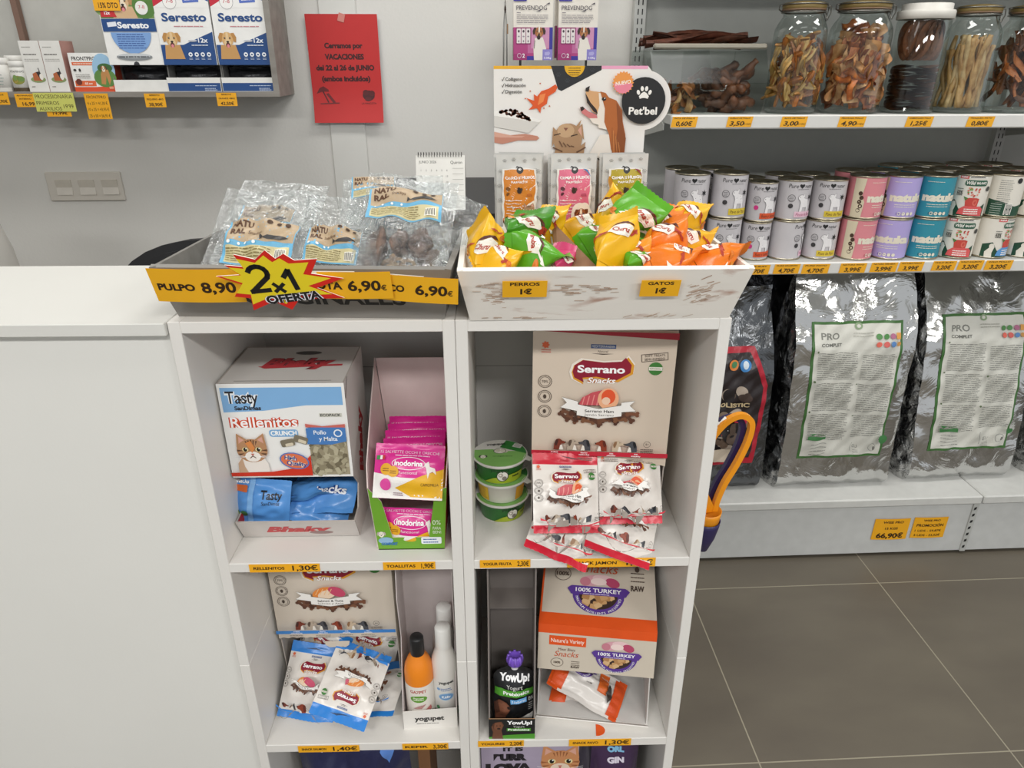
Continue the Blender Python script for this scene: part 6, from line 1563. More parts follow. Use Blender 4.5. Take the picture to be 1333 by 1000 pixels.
mb = MB(); mb.box((1.589, 1.853, .012), (1.607, 1.859, BZ - .03), C('#b9bab6', .4)); s = mb.flat((1.589, 1.853, .012))
for k in range(7): s.poly([(.004, .012 + k * .025), (.012, .015 + k * .025), (.012, .025 + k * .025), (.004, .022 + k * .025)], '#1b1b1c')
mb.build('slotted_strip', t)
place(t, (0, 0, 0), 0, True)

gt = 'yellow price tags on the metal shelves'
def rt(label, x0, x1, z0, z1, name, price, y=GF - .0135, italic=.2, unit=''):
    mb = MB(); w, h = x1 - x0, z1 - z0
    cm = C(YEL, .5, var=.02); mb.panel([(0, 0, 0), (w - .004, 0, 0), (w, 0, h), (.004, 0, h)], .0005, cm); s = mb.flat((0, 0, 0), base=.00015)
    s.text(name, w * .5, h * .84, h * .14, '#4a3510', w=w * .78, bold=.03, shear=italic); s.text(price, w * (.5 if not unit else .4), h * .34, h * .42, '#3a2a10', w=w * (.62 if not unit else .56), bold=.03, shear=italic)
    if unit: s.text(unit, w * .8, h * .28, h * .2, '#6a4d18', w=w * .28, shear=italic)
    o = mb.build('price_tag'); tag(o, label, 'price tag', gt); place(o, (x0, y, z0), 0, True)
for a in (('yellow price tag reading 0,60€ beside the round dog logo', .511, .581, 1.344, 1.37, 'PATA DE POLLO', '0,60€', ''), ('yellow price tag reading 3,50€ under the acrylic bin', .657, .727, 1.344, 1.37, 'CUELLO DE POLLO', '3,50', '€/100G'), ('yellow price tag reading 3,00€ under the first clip jar', .80, .872, 1.3435, 1.3695, 'ALITA DE POLLO', '3,00', '€/100G'),
          ('yellow price tag reading 4,90€ under the second clip jar', .954, 1.029, 1.343, 1.369, 'PECHUGA POLLO', '4,90', '€/100G'), ('yellow price tag reading 1,25€ under the white lidded jar', 1.136, 1.211, 1.3425, 1.3685, 'HAMBURGUESA POLLO', '1,25€', ''), ('yellow price tag reading 0,80€ under the jar of pale sticks', 1.302, 1.378, 1.342, 1.368, 'TRAQUEA PATO', '0,80€', '')):
    rt(*a[:7], unit=a[7])
for a in (('yellow price tag ending 70€ half hidden by the white crate', .757, .833, .947, .975, 'PURE BUEY', '4,70€'), ('yellow price tag reading 4,70€ under the pink labelled pale cans', .842, .92, .948, .976, 'PURE SALMON', '4,70€'), ('yellow price tag reading 4,70€ under the mustard labelled pale can', .924, 1.006, .947, .975, 'PURE PAVO', '4,70€'),
          ('yellow price tag reading 3,99€ under the pink cans', 1.034, 1.114, .948, .976, 'NATURA PAVO', '3,99€'), ('yellow price tag reading 3,99€ under the lilac cans', 1.124, 1.205, .949, .977, 'NATURA TERNERA', '3,99€'), ('yellow price tag reading 3,99€ under the teal cans', 1.207, 1.282, .95, .978, 'NATURA POLLO', '3,99€'),
          ('yellow price tag reading 3,20€ under the red labelled green cans', 1.305, 1.378, .951, .979, 'WILD BUEY', '3,20€'), ('yellow price tag reading 3,20€ under the blue labelled green can', 1.381, 1.459, .952, .98, 'WILD SALMON', '3,20€'), ('yellow price tag reading 3,20€ under the lime labelled green cans', 1.462, 1.546, .951, .979, 'WILD POLLO', '3,20€')):
    rt(*a)
wt_items = [('WISE PRO', .52, .84, .11, .58, 'C', .03), ('15 KGS', .5, .55, .11, .36, 'C', .03), ('66,90€', .5, .2, .24, .76, 'C', .04)]
tag_card('yellow card reading 66,90€ on the base panel under the foil sacks', .118, .081, wt_items, (1.274, 1.8555, .0685), 0, True, group=gt, bend=.003, roll=.01)
tag_card('yellow card reading PROMOCIÓN on the base panel under the foil sacks', .113, .08, [('WISE PRO', .52, .86, .09, .5, 'C', .03), ('PROMOCIÓN', .5, .62, .13, .8, 'C', .03), ('1 UDS - 59,87€', .48, .36, .1, .78, 'C', .02), ('5 UDS - 53,52€', .48, .14, .1, .78, 'C', .02)], (1.405, 1.8555, .071), 0, True, group=gt, bend=.003, roll=.01)

# ---- cans
PAPER = C('#c9c5c8', .42, var=.02)
def pure_art(col, name, animal=0):
    def art(s):
        h = s.h; r = s.r
        s.text('Pure', -.023, h * .86, .0105, '#2b2a2c', w=.026, shear=.15); heart(s, .0, h * .86, .0075, '#1d1c1e'); s.text('natur', .022, h * .86, .0095, '#2b2a2c', w=.026, shear=.15); s.lines(-.01, h * .78, .024, 1, .002, .0012, '#6a686a', seed=1)
        s.ring(-.024, h * .56, .010, .010, .0012, '#4a484a'); s.lines(-.030, h * .59, -.018, 3, .0045, .0014, '#6a686a', seed=2, ragged=.05); s.star(.032, h * .58, .0095, .004, 6, '#2a2a2c', rot=.4); s.ell(-.024, h * .37, .0065, .0065, '#3a383a' if animal != 2 else '#d23a86', n=14)
        W = '#ece9ea'; K2 = '#77757a'
        def beast(dx, m, g):
            s.poly([(.0 - g, h * .2), (.002 - g, h * .45), (-.002 - g, h * .55), (.006, h * .62 + g), (.012 + g, h * .56), (.024 + g, h * .53), (.028 + g, h * .4), (.027 + g, h * .2), (.022, h * .2), (.021, h * .34), (.009, h * .34), (.007, h * .2)], m); s.ell(.002, h * .58, .008 + g, .0075 + g, m, n=12); s.poly([(.006, h * .62), (.012 + g, h * .68 + g), (.011, h * .58)], m)
        beast(0, K2, .0009); beast(0, W, 0); s.ell(-.002, h * .59, .0012, .0012, K2, n=6)
        s.rect(-.012, h * .09, .046, h * .235, col); s.text(name, .016, h * .163, .0085, '#5a2a1a' if col != '#e6c0d0' else '#a83a6a', w=.046, shear=.1)
    return art
def natuka_art(fg, cream='#e9e2cf'):
    def art(s):
        h = s.h
        s.text('natuka', .016, h * .50, .0235, cream, w=.104, bold=.07); s.lines(-.02, h * .33, .04, 2, .006, .0016, cream, seed=1); s.lines(-.03, h * .86, .02, 1, .004, .0012, cream, seed=2)
        s.lines(-.012, h * .12, .03, 1, .004, .006, fg, seed=4)
        for k in range(4): s.ell(-.004 + k * .0115, h * .12, .0048, .0048, cream, n=12)
        s.poly([(-.075, 0.004), (-.045, 0.004), (-.042, h * .4), (-.05, h * .55), (-.045, h * .95), (-.075, h * .95)], '#d9cdb2')
        for k in range(5): s.ell(-.055 + .004 * (k % 2), h * (.2 + k * .1), .0055, .006, '#4a3528', n=10)
    return art
def wild_art(col, back=False):
    def art(s):
        h = s.h; g = '#1e4a35'
        if back:
            s.poly([(-.05, .004), (.05, .004), (.05, h * .3), (.02, h * .26), (-.01, h * .36), (-.05, h * .42)], g); s.rect(-.005, h * .06, .014, h * .33, '#efece4')
            for k in range(9): s.rect(-.003 + k * .0018, h * .08, -.0022 + k * .0018, h * .31, '#222222'); s.ctr[0] -= 1
            s.ctr[0] += 1; s.lines(-.04, h * .3, -.012, 6, .006, .0014, '#c9d4cc', seed=1); s.ell(.018, h * .86, .0075, .0075, '#222222'); s.lines(-.03, h * .86, .004, 12, .0055, .0014, '#8a8a84', seed=2)
            return
        s.poly([(-.06, .004), (.05, .004), (.05, h * .33), (.04, h * .28), (.0, h * .12), (-.02, h * .20), (-.035, h * .40), (-.06, h * .34)], g)
        s.rect(-.034, h * .90, -.012, h * .985, '#d9605e'); s.text('NUEVO', -.023, h * .94, .005, '#ffffff', w=.016, bold=.03); s.rect(-.010, h * .92, .036, h * .975, '#efece4'); s.lines(-.008, h * .945, .03, 1, .003, .0026, '#3a3a3a', seed=1)
        s.rrect(-.018, h * .745, .040, h * .88, .006, '#2a5a44'); s.text('Wild', -.004, h * .815, .0095, '#efece4', w=.022, bold=.03, shear=.2); s.text('BALANCE', .023, h * .815, .0065, '#efece4', w=.026, bold=.04)
        s.text('65%', -.026, h * .58, .0065, '#4a4a44', w=.015, bold=.03); s.text('CARNE', -.026, h * .53, .0045, '#4a4a44', w=.015, bold=.03); s.lines(-.034, h * .67, -.018, 2, .006, .002, '#77776f', seed=3)
        rr = random.Random(5)
        for k in range(20): s.sub(.008 + rr.uniform(-.014, .014), h * (.5 + rr.random() * .2), .0022, rr.uniform(0, 3)).rect(-1, -.8, 1, .8, ('#c8463c', '#d96a5a', '#6a9a44', '#b03a30', '#e08a7a')[k % 5]); s.ctr[0] -= 1
        s.ctr[0] += 1; s.poly([(-.006, h * .27), (-.009, h * .45), (.0, h * .47), (.018, h * .47), (.026, h * .45), (.024, h * .27)], '#c8463c'); s.poly([(-.008, h * .40), (-.014, h * .5), (-.002, h * .46)], '#3f7a3a'); s.ell(.016, h * .36, .006, .009, '#d96a5a')
        s.poly([(-.022, .004 + h * .04), (-.018, h * .2), (-.008, h * .27), (.034, h * .27), (.044, h * .2), (.044, h * .04)], col); s.lines(-.006, h * .2, .032, 3, .006, .0028, '#f6efe9', seed=6, ragged=.1)
        s.poly([(-.048, h * .02), (-.05, h * .16), (-.036, h * .32), (-.028, h * .3), (-.032, h * .14), (-.03, h * .02)], '#e9e4d8'); s.ell(-.036, h * .31, .006, .007, '#e9e4d8'); s.ell(.047, h * .68, .007, .007, '#3a3a36')
    return art
def new_can(label, r, h, body, art, group):
    t = empty('food_can', label, 'can', group)
    def wrapped(s):
        s.h, s.r = h, r; art(s)
    can_mesh('food_can', r, h, body, wrapped, t)
    return t
gC = {'p': 'pale pet food cans', 'n': 'plain bright coloured pet food cans', 'w': 'green and white pet food cans'}
protos = {}
KINDS = {
 'pp': (.0485, .121, '#c9c5c8', pure_art('#e6c0d0', 'Menú de Buey'), 'p', 'pale grey can with pink lettering'),
 'py': (.0485, .121, '#c9c5c8', pure_art('#d9bf3a', 'Pavo de Pato'), 'p', 'tall pale grey can with yellow panel'),
 'po': (.0405, .108, '#c9c5c8', pure_art('#d9562a', 'Buey y Salmón', 2), 'p', 'small pale grey can with orange panel'),
 'pk': (.047, .111, '#c9c5c8', pure_art('#e6c0d0', 'Mousse de Buey'), 'p', 'pale grey can with pink words'),
 'ps': (.047, .111, '#c9c5c8', pure_art('#d9bf3a', 'Pavo de Pato'), 'p', 'pale grey can with mustard panel'),
 'nr': (.049, .116, '#dd8a92', natuka_art('#c05a6a'), 'n', 'pink can'),
 'nl': (.049, .116, '#b3a5dc', natuka_art('#8a78c0'), 'n', 'lilac can'),
 'nt': (.049, .116, '#2f8fa3', natuka_art('#1f6a7c'), 'n', 'teal can'),
 'wr': (.049, .117, '#e6e1d6', wild_art('#dd5a5a'), 'w', 'green and white can with red panel'),
 'wb': (.049, .117, '#e6e1d6', wild_art('#5a9ad6'), 'w', 'green and white can with blue panel'),
 'wg': (.049, .117, '#e6e1d6', wild_art('#7fae2f'), 'w', 'green and white can with lime panel'),
 'wk': (.049, .117, '#e6e1d6', wild_art('#7fae2f', True), 'w', 'green and white can turned to its barcode side')}
def can(k, p, turn, where):
    r, h, body, art, g, lab = KINDS[k]
    if k not in protos: protos[k] = o = new_can('', r, h, P(body), art, gC[g])
    else: o = dup(protos[k])
    o['label'] = lab + ' ' + where
    place(o, p, turn, True)
    return o
rr = random.Random(12)
# columns: kinds above and below, middle x of the lower can
COLS = [('pp', 'pp', .600, .1), ('py', 'py', .708, .25), ('po', 'po', .805, .2), ('pk', 'pk', .898, .3), ('ps', 'ps', 1.000, .0), ('nr', 'nr', 1.1025, .5), ('nl', 'nl', 1.204, -.2), ('nt', 'nt', 1.303, -.3), ('wr', 'wr', 1.404, .05), ('wk', 'wb', 1.506, .3), ('wg', 'wg', 1.608, .2)]
WORDS = {'pp': 'first column by the white crate', 'py': 'second column from crate', 'po': 'third column from crate', 'pk': 'fourth column from crate', 'ps': 'fifth column from crate', 'nr': 'pink column', 'nl': 'lilac column', 'nt': 'teal column', 'wr': 'red panel column', 'wb': 'blue panel column', 'wg': 'lime panel column'}
for up, lo, x, tn in COLS:
    r, h = KINDS[lo][:2]
    yb = GF + .006 + r + (.012 if lo in ('po', 'pk', 'ps') else .0)
    ww = WORDS[lo]; tn -= .55 if lo[0] == 'w' else (.25 if lo[0] == 'p' else .1)
    can(lo, (x, yb, CZ + .001), tn + (.55 if lo in ('wb', 'wg') else (-.5 if lo == 'nl' else (.8 if lo == 'pk' else 0))), 'in the bottom row, ' + ww)
    can(up, (x + .004, yb + .004, CZ + .001 + h + .0005), tn, 'in the upper row, ' + ww)
    bl = lo
    rows = 3 if lo in ('nt', 'wr', 'wb', 'wg') else 2
    for q in range(1, rows):
        if lo in ('po',) and q > 1: continue
        r2 = r
        bx = x + rr.uniform(-.008, .010); by = yb + q * (2 * r + .006)
        if by + r > WALL_Y - .02: continue
        for lev in (0, 1):
            can(bl, (bx, by, CZ + .001 + lev * (h + .0005)), rr.uniform(-2, 2), ('behind, lower, ' if lev == 0 else 'behind, top rim showing, ') + ww + ('' if q == 1 else ', deepest'))
# third layer on the tall stack behind
for x, k in ((1.40, 'wr'), (1.48, 'wk')):
    pass

# flat tins at the end of the shelf
def tin(label, p, lid, body, word):
    t = empty('flat_tin', label, 'tin', 'stacked flat tins')
    mb = MB(); mb.lathe([(0, 0), (.050, 0), (.054, .006), (.054, .044)], P(body), 30)
    fn = lambda u, v: (Vector((.054 * math.sin(u / .054), -.054 * math.cos(u / .054), v)), Vector((math.sin(u / .054), -math.cos(u / .054), 0)))
    s = Surf(mb, fn, maxlen=.01, base=.0003)
    if word: s.text(word, -.02, .026, .012, '#2a2630', w=.05, bold=.05)
    else: s.lines(-.03, .03, .0, 2, .006, .002, '#6a4a6a', seed=2); s.poly([(-.01, .008), (.01, .022), (.04, .018), (.04, .008)], '#c0704a'); s.ell(.005, .018, .006, .005, '#e0b04a')
    mb.build('tin_body', t); mb = MB(); mb.lathe([(.055, .042), (.056, .044), (.056, .052), (.054, .054), (0, .054)], C(lid, .4), 30); mb.build('tin_lid', t); place(t, p, .2, True)
for k, (lid, body, word) in enumerate((('#2f6a5a', '#b98fb6', ''), ('#2f6a5a', '#b98fb6', 'Locos!'), ('#2f5f58', '#8f5a70', ''), ('#2f6a5a', '#a8656a', ''))):
    tin('lilac flat tin with green lid, %s of the stack' % ('lowest', 'second from the bottom', 'third from the bottom', 'top')[k], (1.735, 2.02, CZ + .0005 + k * .0545), lid, body, word)
can('nr', (1.765, 2.16, CZ + .22), 1.0, 'high behind the flat tins'); can('nr', (1.765, 2.16, CZ + .11), 1.0, 'behind the flat tins, middle'); can('nr', (1.765, 2.16, CZ + .001), 1.0, 'behind the flat tins, bottom')

# ---- clip-top jars of dried chews
M_GLASS = clear_film('jar_glass', gloss=.05, rough=.02, tint='#f2f7f5', bump=0, edge=.5)
M_GLASS2 = clear_film('jar_glass_thick', gloss=.12, rough=.05, tint='#dfe9e6', bump=0, edge=.5)
def clip_jar(label, x, y, r, h, plain=False):
    t = empty('glass_jar', label, 'jar', 'glass jars of dried chews')
    nk = r * .74; zs = h * .70
    if plain: prof = [(0, .004), (r * .9, .0), (r, .006), (r, h * .03), (r * .97, h * .05), (r * .97, h * .14), (r * .97, h * .84), (r * .9, h * .88)]
    else: prof = [(0, .006), (r * .86, .0), (r * .97, .006), (r, .016), (r, zs), (r * .97, zs + h * .06), (r * .88, zs + h * .11), (nk, zs + h * .165), (nk, h * .89), (nk * 1.06, h * .895), (nk * 1.06, h * .92)]
    mb = MB(); mb.lathe(prof, [M_GLASS2] * 2 + [M_GLASS] * (len(prof) - 3), 40); mb.build('glass_body', t)
    if plain:
        mb = MB(); R = r * 1.0; mb.lathe([(R * .98, h * .865), (R * 1.03, h * .87), (R * 1.03, h * .93), (R * 1.0, h * .945), (R * .9, h * .95), (R * .9, h), (R * .86, h * 1.005), (0, h * 1.005)], C('#dedbd3', .45), 40)
        for k in range(0): pass
        mb.build('white_lid', t)
    else:
        mb = MB(); mb.lathe([(nk * 1.08, h * .935), (nk * 1.1, h * .945), (nk * 1.1, h * .965), (nk * 1.02, h * .985), (nk * .5, h), (0, h)], C('#8f7a4a', .35, .35, var=.1), 36); mb.build('jar_lid', t)
        mb = MB(); mb.lathe([(nk * 1.04, h * .918), (nk * 1.10, h * .92), (nk * 1.10, h * .93), (nk * 1.04, h * .937)], C('#7d6248', .5), 36); mb.build('rubber_seal', t)
        mb = MB(); wr_ = .0017; st = C('#8d8b84', .3, .9)
        mb.tube([(nk * 1.1 * math.cos(a * PI / 14), nk * 1.1 * math.sin(a * PI / 14), h * .905) for a in range(28)], wr_, st, 6, closed=True)
        mb.tube([(nk * 1.13 * math.cos(a * PI / 14), nk * 1.13 * math.sin(a * PI / 14), h * .972) for a in range(28)], wr_, st, 6, closed=True)
        mb.tube([(nk * 1.12, -.006, h * .972), (nk * 1.35, -.008, h * .955), (nk * 1.38, -.008, h * .90), (nk * 1.25, -.008, h * .84), (nk * 1.18, -.006, h * .87), (nk * 1.15, -.004, h * .905)], wr_, st, 6)
        mb.tube([(nk * 1.12, .010, h * .972), (nk * 1.40, .010, h * .95), (nk * 1.34, .010, h * .83), (nk * 1.15, .010, h * .905)], wr_, st, 6)
        mb.tube([(-nk * 1.12, 0, h * .972), (-nk * 1.32, 0, h * .965), (-nk * 1.33, 0, h * .93), (-nk * 1.12, 0, h * .905)], wr_, st, 6)
        mb.build('wire_clip', t)
    place(t, (x, y, JZ + .001), 0, True)
    return t
def strip_mesh(L, W, seed, curl, m, th=.0025, taper=.5):
    rr = random.Random(seed); ph = [rr.uniform(0, 6.28) for _ in range(5)]; mb = MB()
    def f(u, v, sgn):
        x = (u - .5) * L; wd = W * (1 - taper * abs(2 * u - 1) ** 2) * (1 + .25 * math.sin(9 * u + ph[0]))
        y = (v - .5) * wd + .12 * L * math.sin(3 * u + ph[1]) * curl; tw = curl * 2.0 * (u - .5) + .3 * math.sin(7 * u + ph[2])
        z = curl * L * .25 * math.sin(4 * u + ph[3]) + sgn * th * (1 - (2 * v - 1) ** 2 * .7) + .15 * W * math.sin(8 * v + 5 * u + ph[4])
        yy = (v - .5) * wd; return Vector((x, y + yy * (math.cos(tw) - 1), z + yy * math.sin(tw)))
    mb.grid(lambda u, v: f(u, v, 1), 12, 5, m); mb.grid(lambda u, v: f(u, v, -1), 12, 5, m, flip=True)
    return mb
def chews(name, label, cat, group, jar, n, fill, Lr, Wr, mats, seed, upright=.3, taper=.5, curl=.8, th=.0025, inner=.9):
    x0, y0, r, h = jar; rr = random.Random(seed)
    pro = []
    for k in range(5):
        o = strip_mesh(1.0 * (Lr[0] + Lr[1]) / 2, (Wr[0] + Wr[1]) / 2, seed * 10 + k, curl, mats[k % len(mats)], th, taper).build(name); pro.append(o)
    for i in range(n):
        o = pro[i] if i < 5 else dup(pro[i % 5])
        tag(o, label, cat, group)
        L = (Lr[0] + Lr[1]) / 2
        pit = (rr.choice((-1, 1)) * (PI / 2 - abs(rr.gauss(0, .3)))) if rr.random() < upright else rr.uniform(-.8, .8)
        hl = abs(math.sin(pit)) * L / 2 + .004; hr = abs(math.cos(pit)) * L / 2
        a = rr.uniform(PI, 2 * PI) if i % 4 else rr.uniform(0, 2 * PI)
        d = r * inner * (rr.uniform(.72, .97) if i % 5 else rr.uniform(.1, .5))
        yaw = a + PI / 2 + rr.uniform(-.35, .35)
        # keep the ends inside the glass
        lim = r * inner; d = min(d, math.sqrt(max(0, lim * lim - hr * hr)) if hr < lim else 0)
        hl = min(hl, h * fill * .48); zlo, zhi = JZ + .010 + hl, JZ + h * fill - hl
        z = zlo + (zhi - zlo) * ((i + .5) / n if zhi > zlo else 0)
        if z + hl > JZ + h * .70: d *= .62                     # under the shoulder of the jar
        place(o, (x0 + d * math.cos(a), y0 + d * math.sin(a), z), yaw, True)
        o.rotation_euler = (Matrix.Rotation(yaw + ROOM, 3, 'Z') @ Matrix.Rotation(pit, 3, 'Y') @ Matrix.Rotation(rr.uniform(-1.2, 1.2) + PI / 2, 3, 'X')).to_euler()
J1 = (.858, 2.03, .067, .268); J2 = (1.018, 2.03, .078, .270); J3 = (1.184, 2.03, .067, .262); J4 = (1.325, 2.03, .066, .262); J5 = (1.475, 2.03, .070, .262)
clip_jar('clip-top glass jar of thin golden chicken strips, beside the acrylic bin', *J1); clip_jar('wide clip-top glass jar of orange brown chicken slices', *J2); clip_jar('straight glass jar with a white screw lid', *J3, plain=True); clip_jar('clip-top glass jar of long pale sticks', *J4); clip_jar('clip-top glass jar of dark chews cut by the photo edge', *J5)
cm = lambda nm, a, b: noise_mix(nm, a, b, (40, 40, 40), .3, .7, .45, bump=.4)
GO = [cm('chew_gold', '#84561f', '#c08c42'), cm('chew_amber', '#74401a', '#b06f30'), cm('chew_straw', '#9a7238', '#cda661')]
OB = [cm('chew_rust', '#8a4420', '#c47436'), cm('chew_tan', '#b07a4a', '#d9a876'), cm('chew_brown', '#6a3218', '#a85c2c')]
DB = [cm('chew_dark', '#3c2215', '#7a4a2c'), cm('chew_mahogany', '#4f2a18', '#8d5634')]
PS = [cm('chew_pale', '#a8824e', '#d6b888'), cm('chew_honey', '#9a6c38', '#c9a066')]
chews('chicken_strip', 'thin golden dried chicken strip in the jar beside the acrylic bin', 'dried chew', 'golden chicken strips in a jar', J1, 120, .74, (.07, .09), (.013, .022), GO, 3, .7, curl=.5)
chews('chicken_slice', 'orange brown dried chicken slice in the wide jar', 'dried chew', 'chicken slices in the wide jar', J2, 84, .84, (.07, .09), (.034, .05), OB, 5, .75, curl=.45, taper=.3)
for k in range(13):
    mb = MB(); R = .058; ph = k * 1.3
    mb.grid(lambda u, v: Vector((R * v * math.cos(2 * PI * u), R * v * math.sin(2 * PI * u) , .004 * math.sin(6 * PI * u + ph) * v + .003)), 26, 6, DB[k % 2]); mb.grid(lambda u, v: Vector((R * v * math.cos(2 * PI * u), R * v * math.sin(2 * PI * u), .004 * math.sin(6 * PI * u + ph) * v)), 26, 6, DB[k % 2], flip=True)
    o = mb.build('dried_disc'); tag(o, 'dark brown dried meat disc stacked in the white lidded jar', 'dried chew', 'meat discs in the white lidded jar'); place(o, (J3[0], J3[1], JZ + .012 + k * .0085), 0, True)
for k in range(9):
    mb = MB(); a = PI + PI * (k + .5) / 9; R = .050
    mb.grid(lambda u, v: Vector((.034 * v * math.cos(2 * PI * u), .003 * math.sin(4 * PI * u) * v - .002, .048 * v * math.sin(2 * PI * u))), 24, 5, DB[(k + 1) % 2]); mb.grid(lambda u, v: Vector((.034 * v * math.cos(2 * PI * u), .003 * math.sin(4 * PI * u) * v + .001, .048 * v * math.sin(2 * PI * u))), 24, 5, DB[(k + 1) % 2], flip=True)
    o = mb.build('dried_disc'); tag(o, 'dark brown dried meat disc on edge in the white lidded jar', 'dried chew', 'upright meat discs in the white lidded jar'); place(o, (J3[0] + R * .8 * math.cos(a), J3[1] + R * .8 * math.sin(a), JZ + .178), a + PI / 2, True)
def sticks(label, jar, n, L, seed, mats, hmax):
    rr = random.Random(seed)
    for i in range(n):
        mb = MB(); ph = [rr.uniform(0, 6.28) for _ in range(3)]; l = L * rr.uniform(.8, 1.05)
        a = rr.uniform(PI * .95, PI * 2.05) if i % 4 else rr.uniform(0, PI); r0 = jar[2] * rr.uniform(.45, .82); a2 = a + rr.uniform(-.7, .7); r1 = jar[2] * rr.uniform(.3, .8)
        A_ = Vector((r0 * math.cos(a), r0 * math.sin(a), .014)); B_ = Vector((r1 * math.cos(a2), r1 * math.sin(a2), min(hmax, l)))
        mb.tube([A_.lerp(B_, k / 10) + Vector((.003 * math.sin(k * .9 + ph[0]), .003 * math.sin(k * .7 + ph[1]), 0)) for k in range(11)], lambda q: .0062 * (1 + .25 * math.sin(14 * q + ph[2])), mats[i % len(mats)], 7)
        o = mb.build('dried_stick'); tag(o, label, 'dried chew', 'pale sticks in a jar'); place(o, (jar[0], jar[1], JZ + .001), 0, True)
sticks('long pale dried chew stick in its clip-top jar', J4, 36, .19, 8, PS, .19)
chews('dark_chew', 'dark twisted dried chew in the jar at the photo edge', 'dried chew', 'dark chews in the last jar', J5, 90, .84, (.07, .095), (.014, .026), DB + [OB[0]], 9, .65, curl=.6)

# ---- acrylic bin with dried necks and feet, sticks on its lid
t = empty('acrylic_bin', 'clear acrylic flip-lid bin of dried chews at the shelf end', 'bin')
M_ACR = clear_film('acrylic', gloss=.004, rough=.2, tint='#f4f6f5', bump=0, edge=.09, haze=0)
x0, x1, yf, yk, zz = .465, .770, 1.975, 2.26, JZ
SIDE = [(yf + .03, 0), (yk, 0), (yk, .155), (yf + .045, .155), (yf - .01, .075)]
for x, nm in ((x0, 'side_wall'), (.618, 'divider'), (x1, 'side_wall')):
    mb = MB(); mb.panel([(x, y, z) for y, z in SIDE], .003, M_ACR); mb.build(nm, t)
mb = MB(); mb.panel([(x0, yf + .03, 0.0), (x1, yf + .03, 0), (x1, yf - .01, .075), (x0, yf - .01, .075)], .003, M_ACR); mb.build('front_wall', t)
mb = MB(); mb.panel([(x0, yf - .01, .077), (x1, yf - .01, .077), (x1, yf + .045, .152), (x0, yf + .045, .152)], .003, M_ACR); mb.tube([(.585, yf - .013, .075), (.587, yf - .014, .063), (.594, yf - .014, .059), (.645, yf - .014, .059), (.652, yf - .014, .063), (.655, yf - .013, .075)], .0012, M_GLASS2, 6); mb.build('flip_lid', t)
mb = MB(); mb.box((x0, yf + .04, .152), (x1, yk, .157), M_ACR); mb.build('top_wall', t)
mb = MB(); mb.panel([(x1, yk, 0), (x0, yk, 0), (x0, yk, .155), (x1, yk, .155)], .003, M_ACR); mb.build('back_wall_sheet', t)
mb = MB(); mb.box((x0 + .004, yf + .034, .157), (x1 - .002, yf + .05, .170), C('#a8a294', .3, .4), bev=.004); mb.build('hinge_bar', t)
place(t, (0, 0, JZ + .0005), 0, True)
rr = random.Random(21)
def necks(n, xa, xb, label, mats, grp, nm, r):
    for i in range(n):
        mb = MB(); ph = [rr.uniform(0, 6.28) for _ in range(4)]; L = rr.uniform(.07, .11)
        mb.tube([Vector(((k / 9 - .5) * L, .012 * math.sin(k * .6 + ph[0]), .014 * math.sin(k * .5 + ph[1]))) for k in range(10)], lambda q: r * (1 + .35 * math.sin(17 * q + ph[2])) * (1 - .3 * abs(2 * q - 1)), mats[i % len(mats)], 8)
        o = mb.build(nm); tag(o, label, 'dried chew', grp)
        o.location = room((rr.uniform(xa + .05, xb - .05), yf + .06 + .16 * ((i * 7) % n) / n, JZ + .018 + .085 * i / n)); o.rotation_euler = (rr.uniform(-.4, .4), rr.uniform(-.4, .4), rr.uniform(-.9, .9))
necks(34, .615, .775, 'dark dried neck in the acrylic bin, beside the first jar', DB, 'dark necks in the acrylic bin', 'dried_neck', .0135)
for i, (a, b) in enumerate(((( .70, 2.05, 1.455), (.752, 2.03, 1.500)), ((.668, 2.06, 1.47), (.715, 2.04, 1.445)))):
    mb = MB(); A_, B_ = room(a), room(b); mb.tube([A_.lerp(B_, k / 8) + Vector((0, 0, .004 * math.sin(k))) for k in range(9)], lambda q: .010 * (1 + .3 * math.sin(12 * q)), DB[1], 9); o = mb.build('dried_neck'); tag(o, ('dried neck sticking up above the others in the acrylic bin', 'thick dried neck lying across the top of the acrylic bin heap')[i], 'dried chew', 'tall necks in the acrylic bin')
for i in range(24):
    o = strip_mesh(.05, .022, 300 + i % 6, 1.3, [GO[1], cm('chew_toffee', '#7a5530', '#b8915a'), DB[1]][i % 3], .004).build('dried_treat'); tag(o, 'pale brown dried foot in the acrylic bin, beside the round dog logo', 'dried chew', 'dried feet in the acrylic bin')
    o.location = room((rr.uniform(.495, .595), yf + .05 + .15 * ((i * 5) % 24) / 24, JZ + .014 + .055 * i / 24)); o.rotation_euler = (rr.uniform(-1, 1), rr.uniform(-1, 1), rr.uniform(0, 6))
BK2 = [cm('bark_dark', '#3a2219', '#6a4030'), cm('bark_red', '#4a2a20', '#7d4c3a')]
for i in range(7):
    o = strip_mesh(.24 + .02 * (i % 3), .038, 400 + i, .16, BK2[i % 2], .003, .2).build('dried_skin'); tag(o, 'long dark dried skin strip lying on the acrylic bin lid', 'dried chew', 'skin strips on the acrylic bin')
    o.location = room((.600 + .012 * (i % 3) - .02 * (i % 2), yf + .075 + .022 * i, JZ + .177 + .0035 * (i % 4))); o.rotation_euler = (0, .04 * ((i % 3) - 1), ROOM + .06 * ((i % 5) - 2))

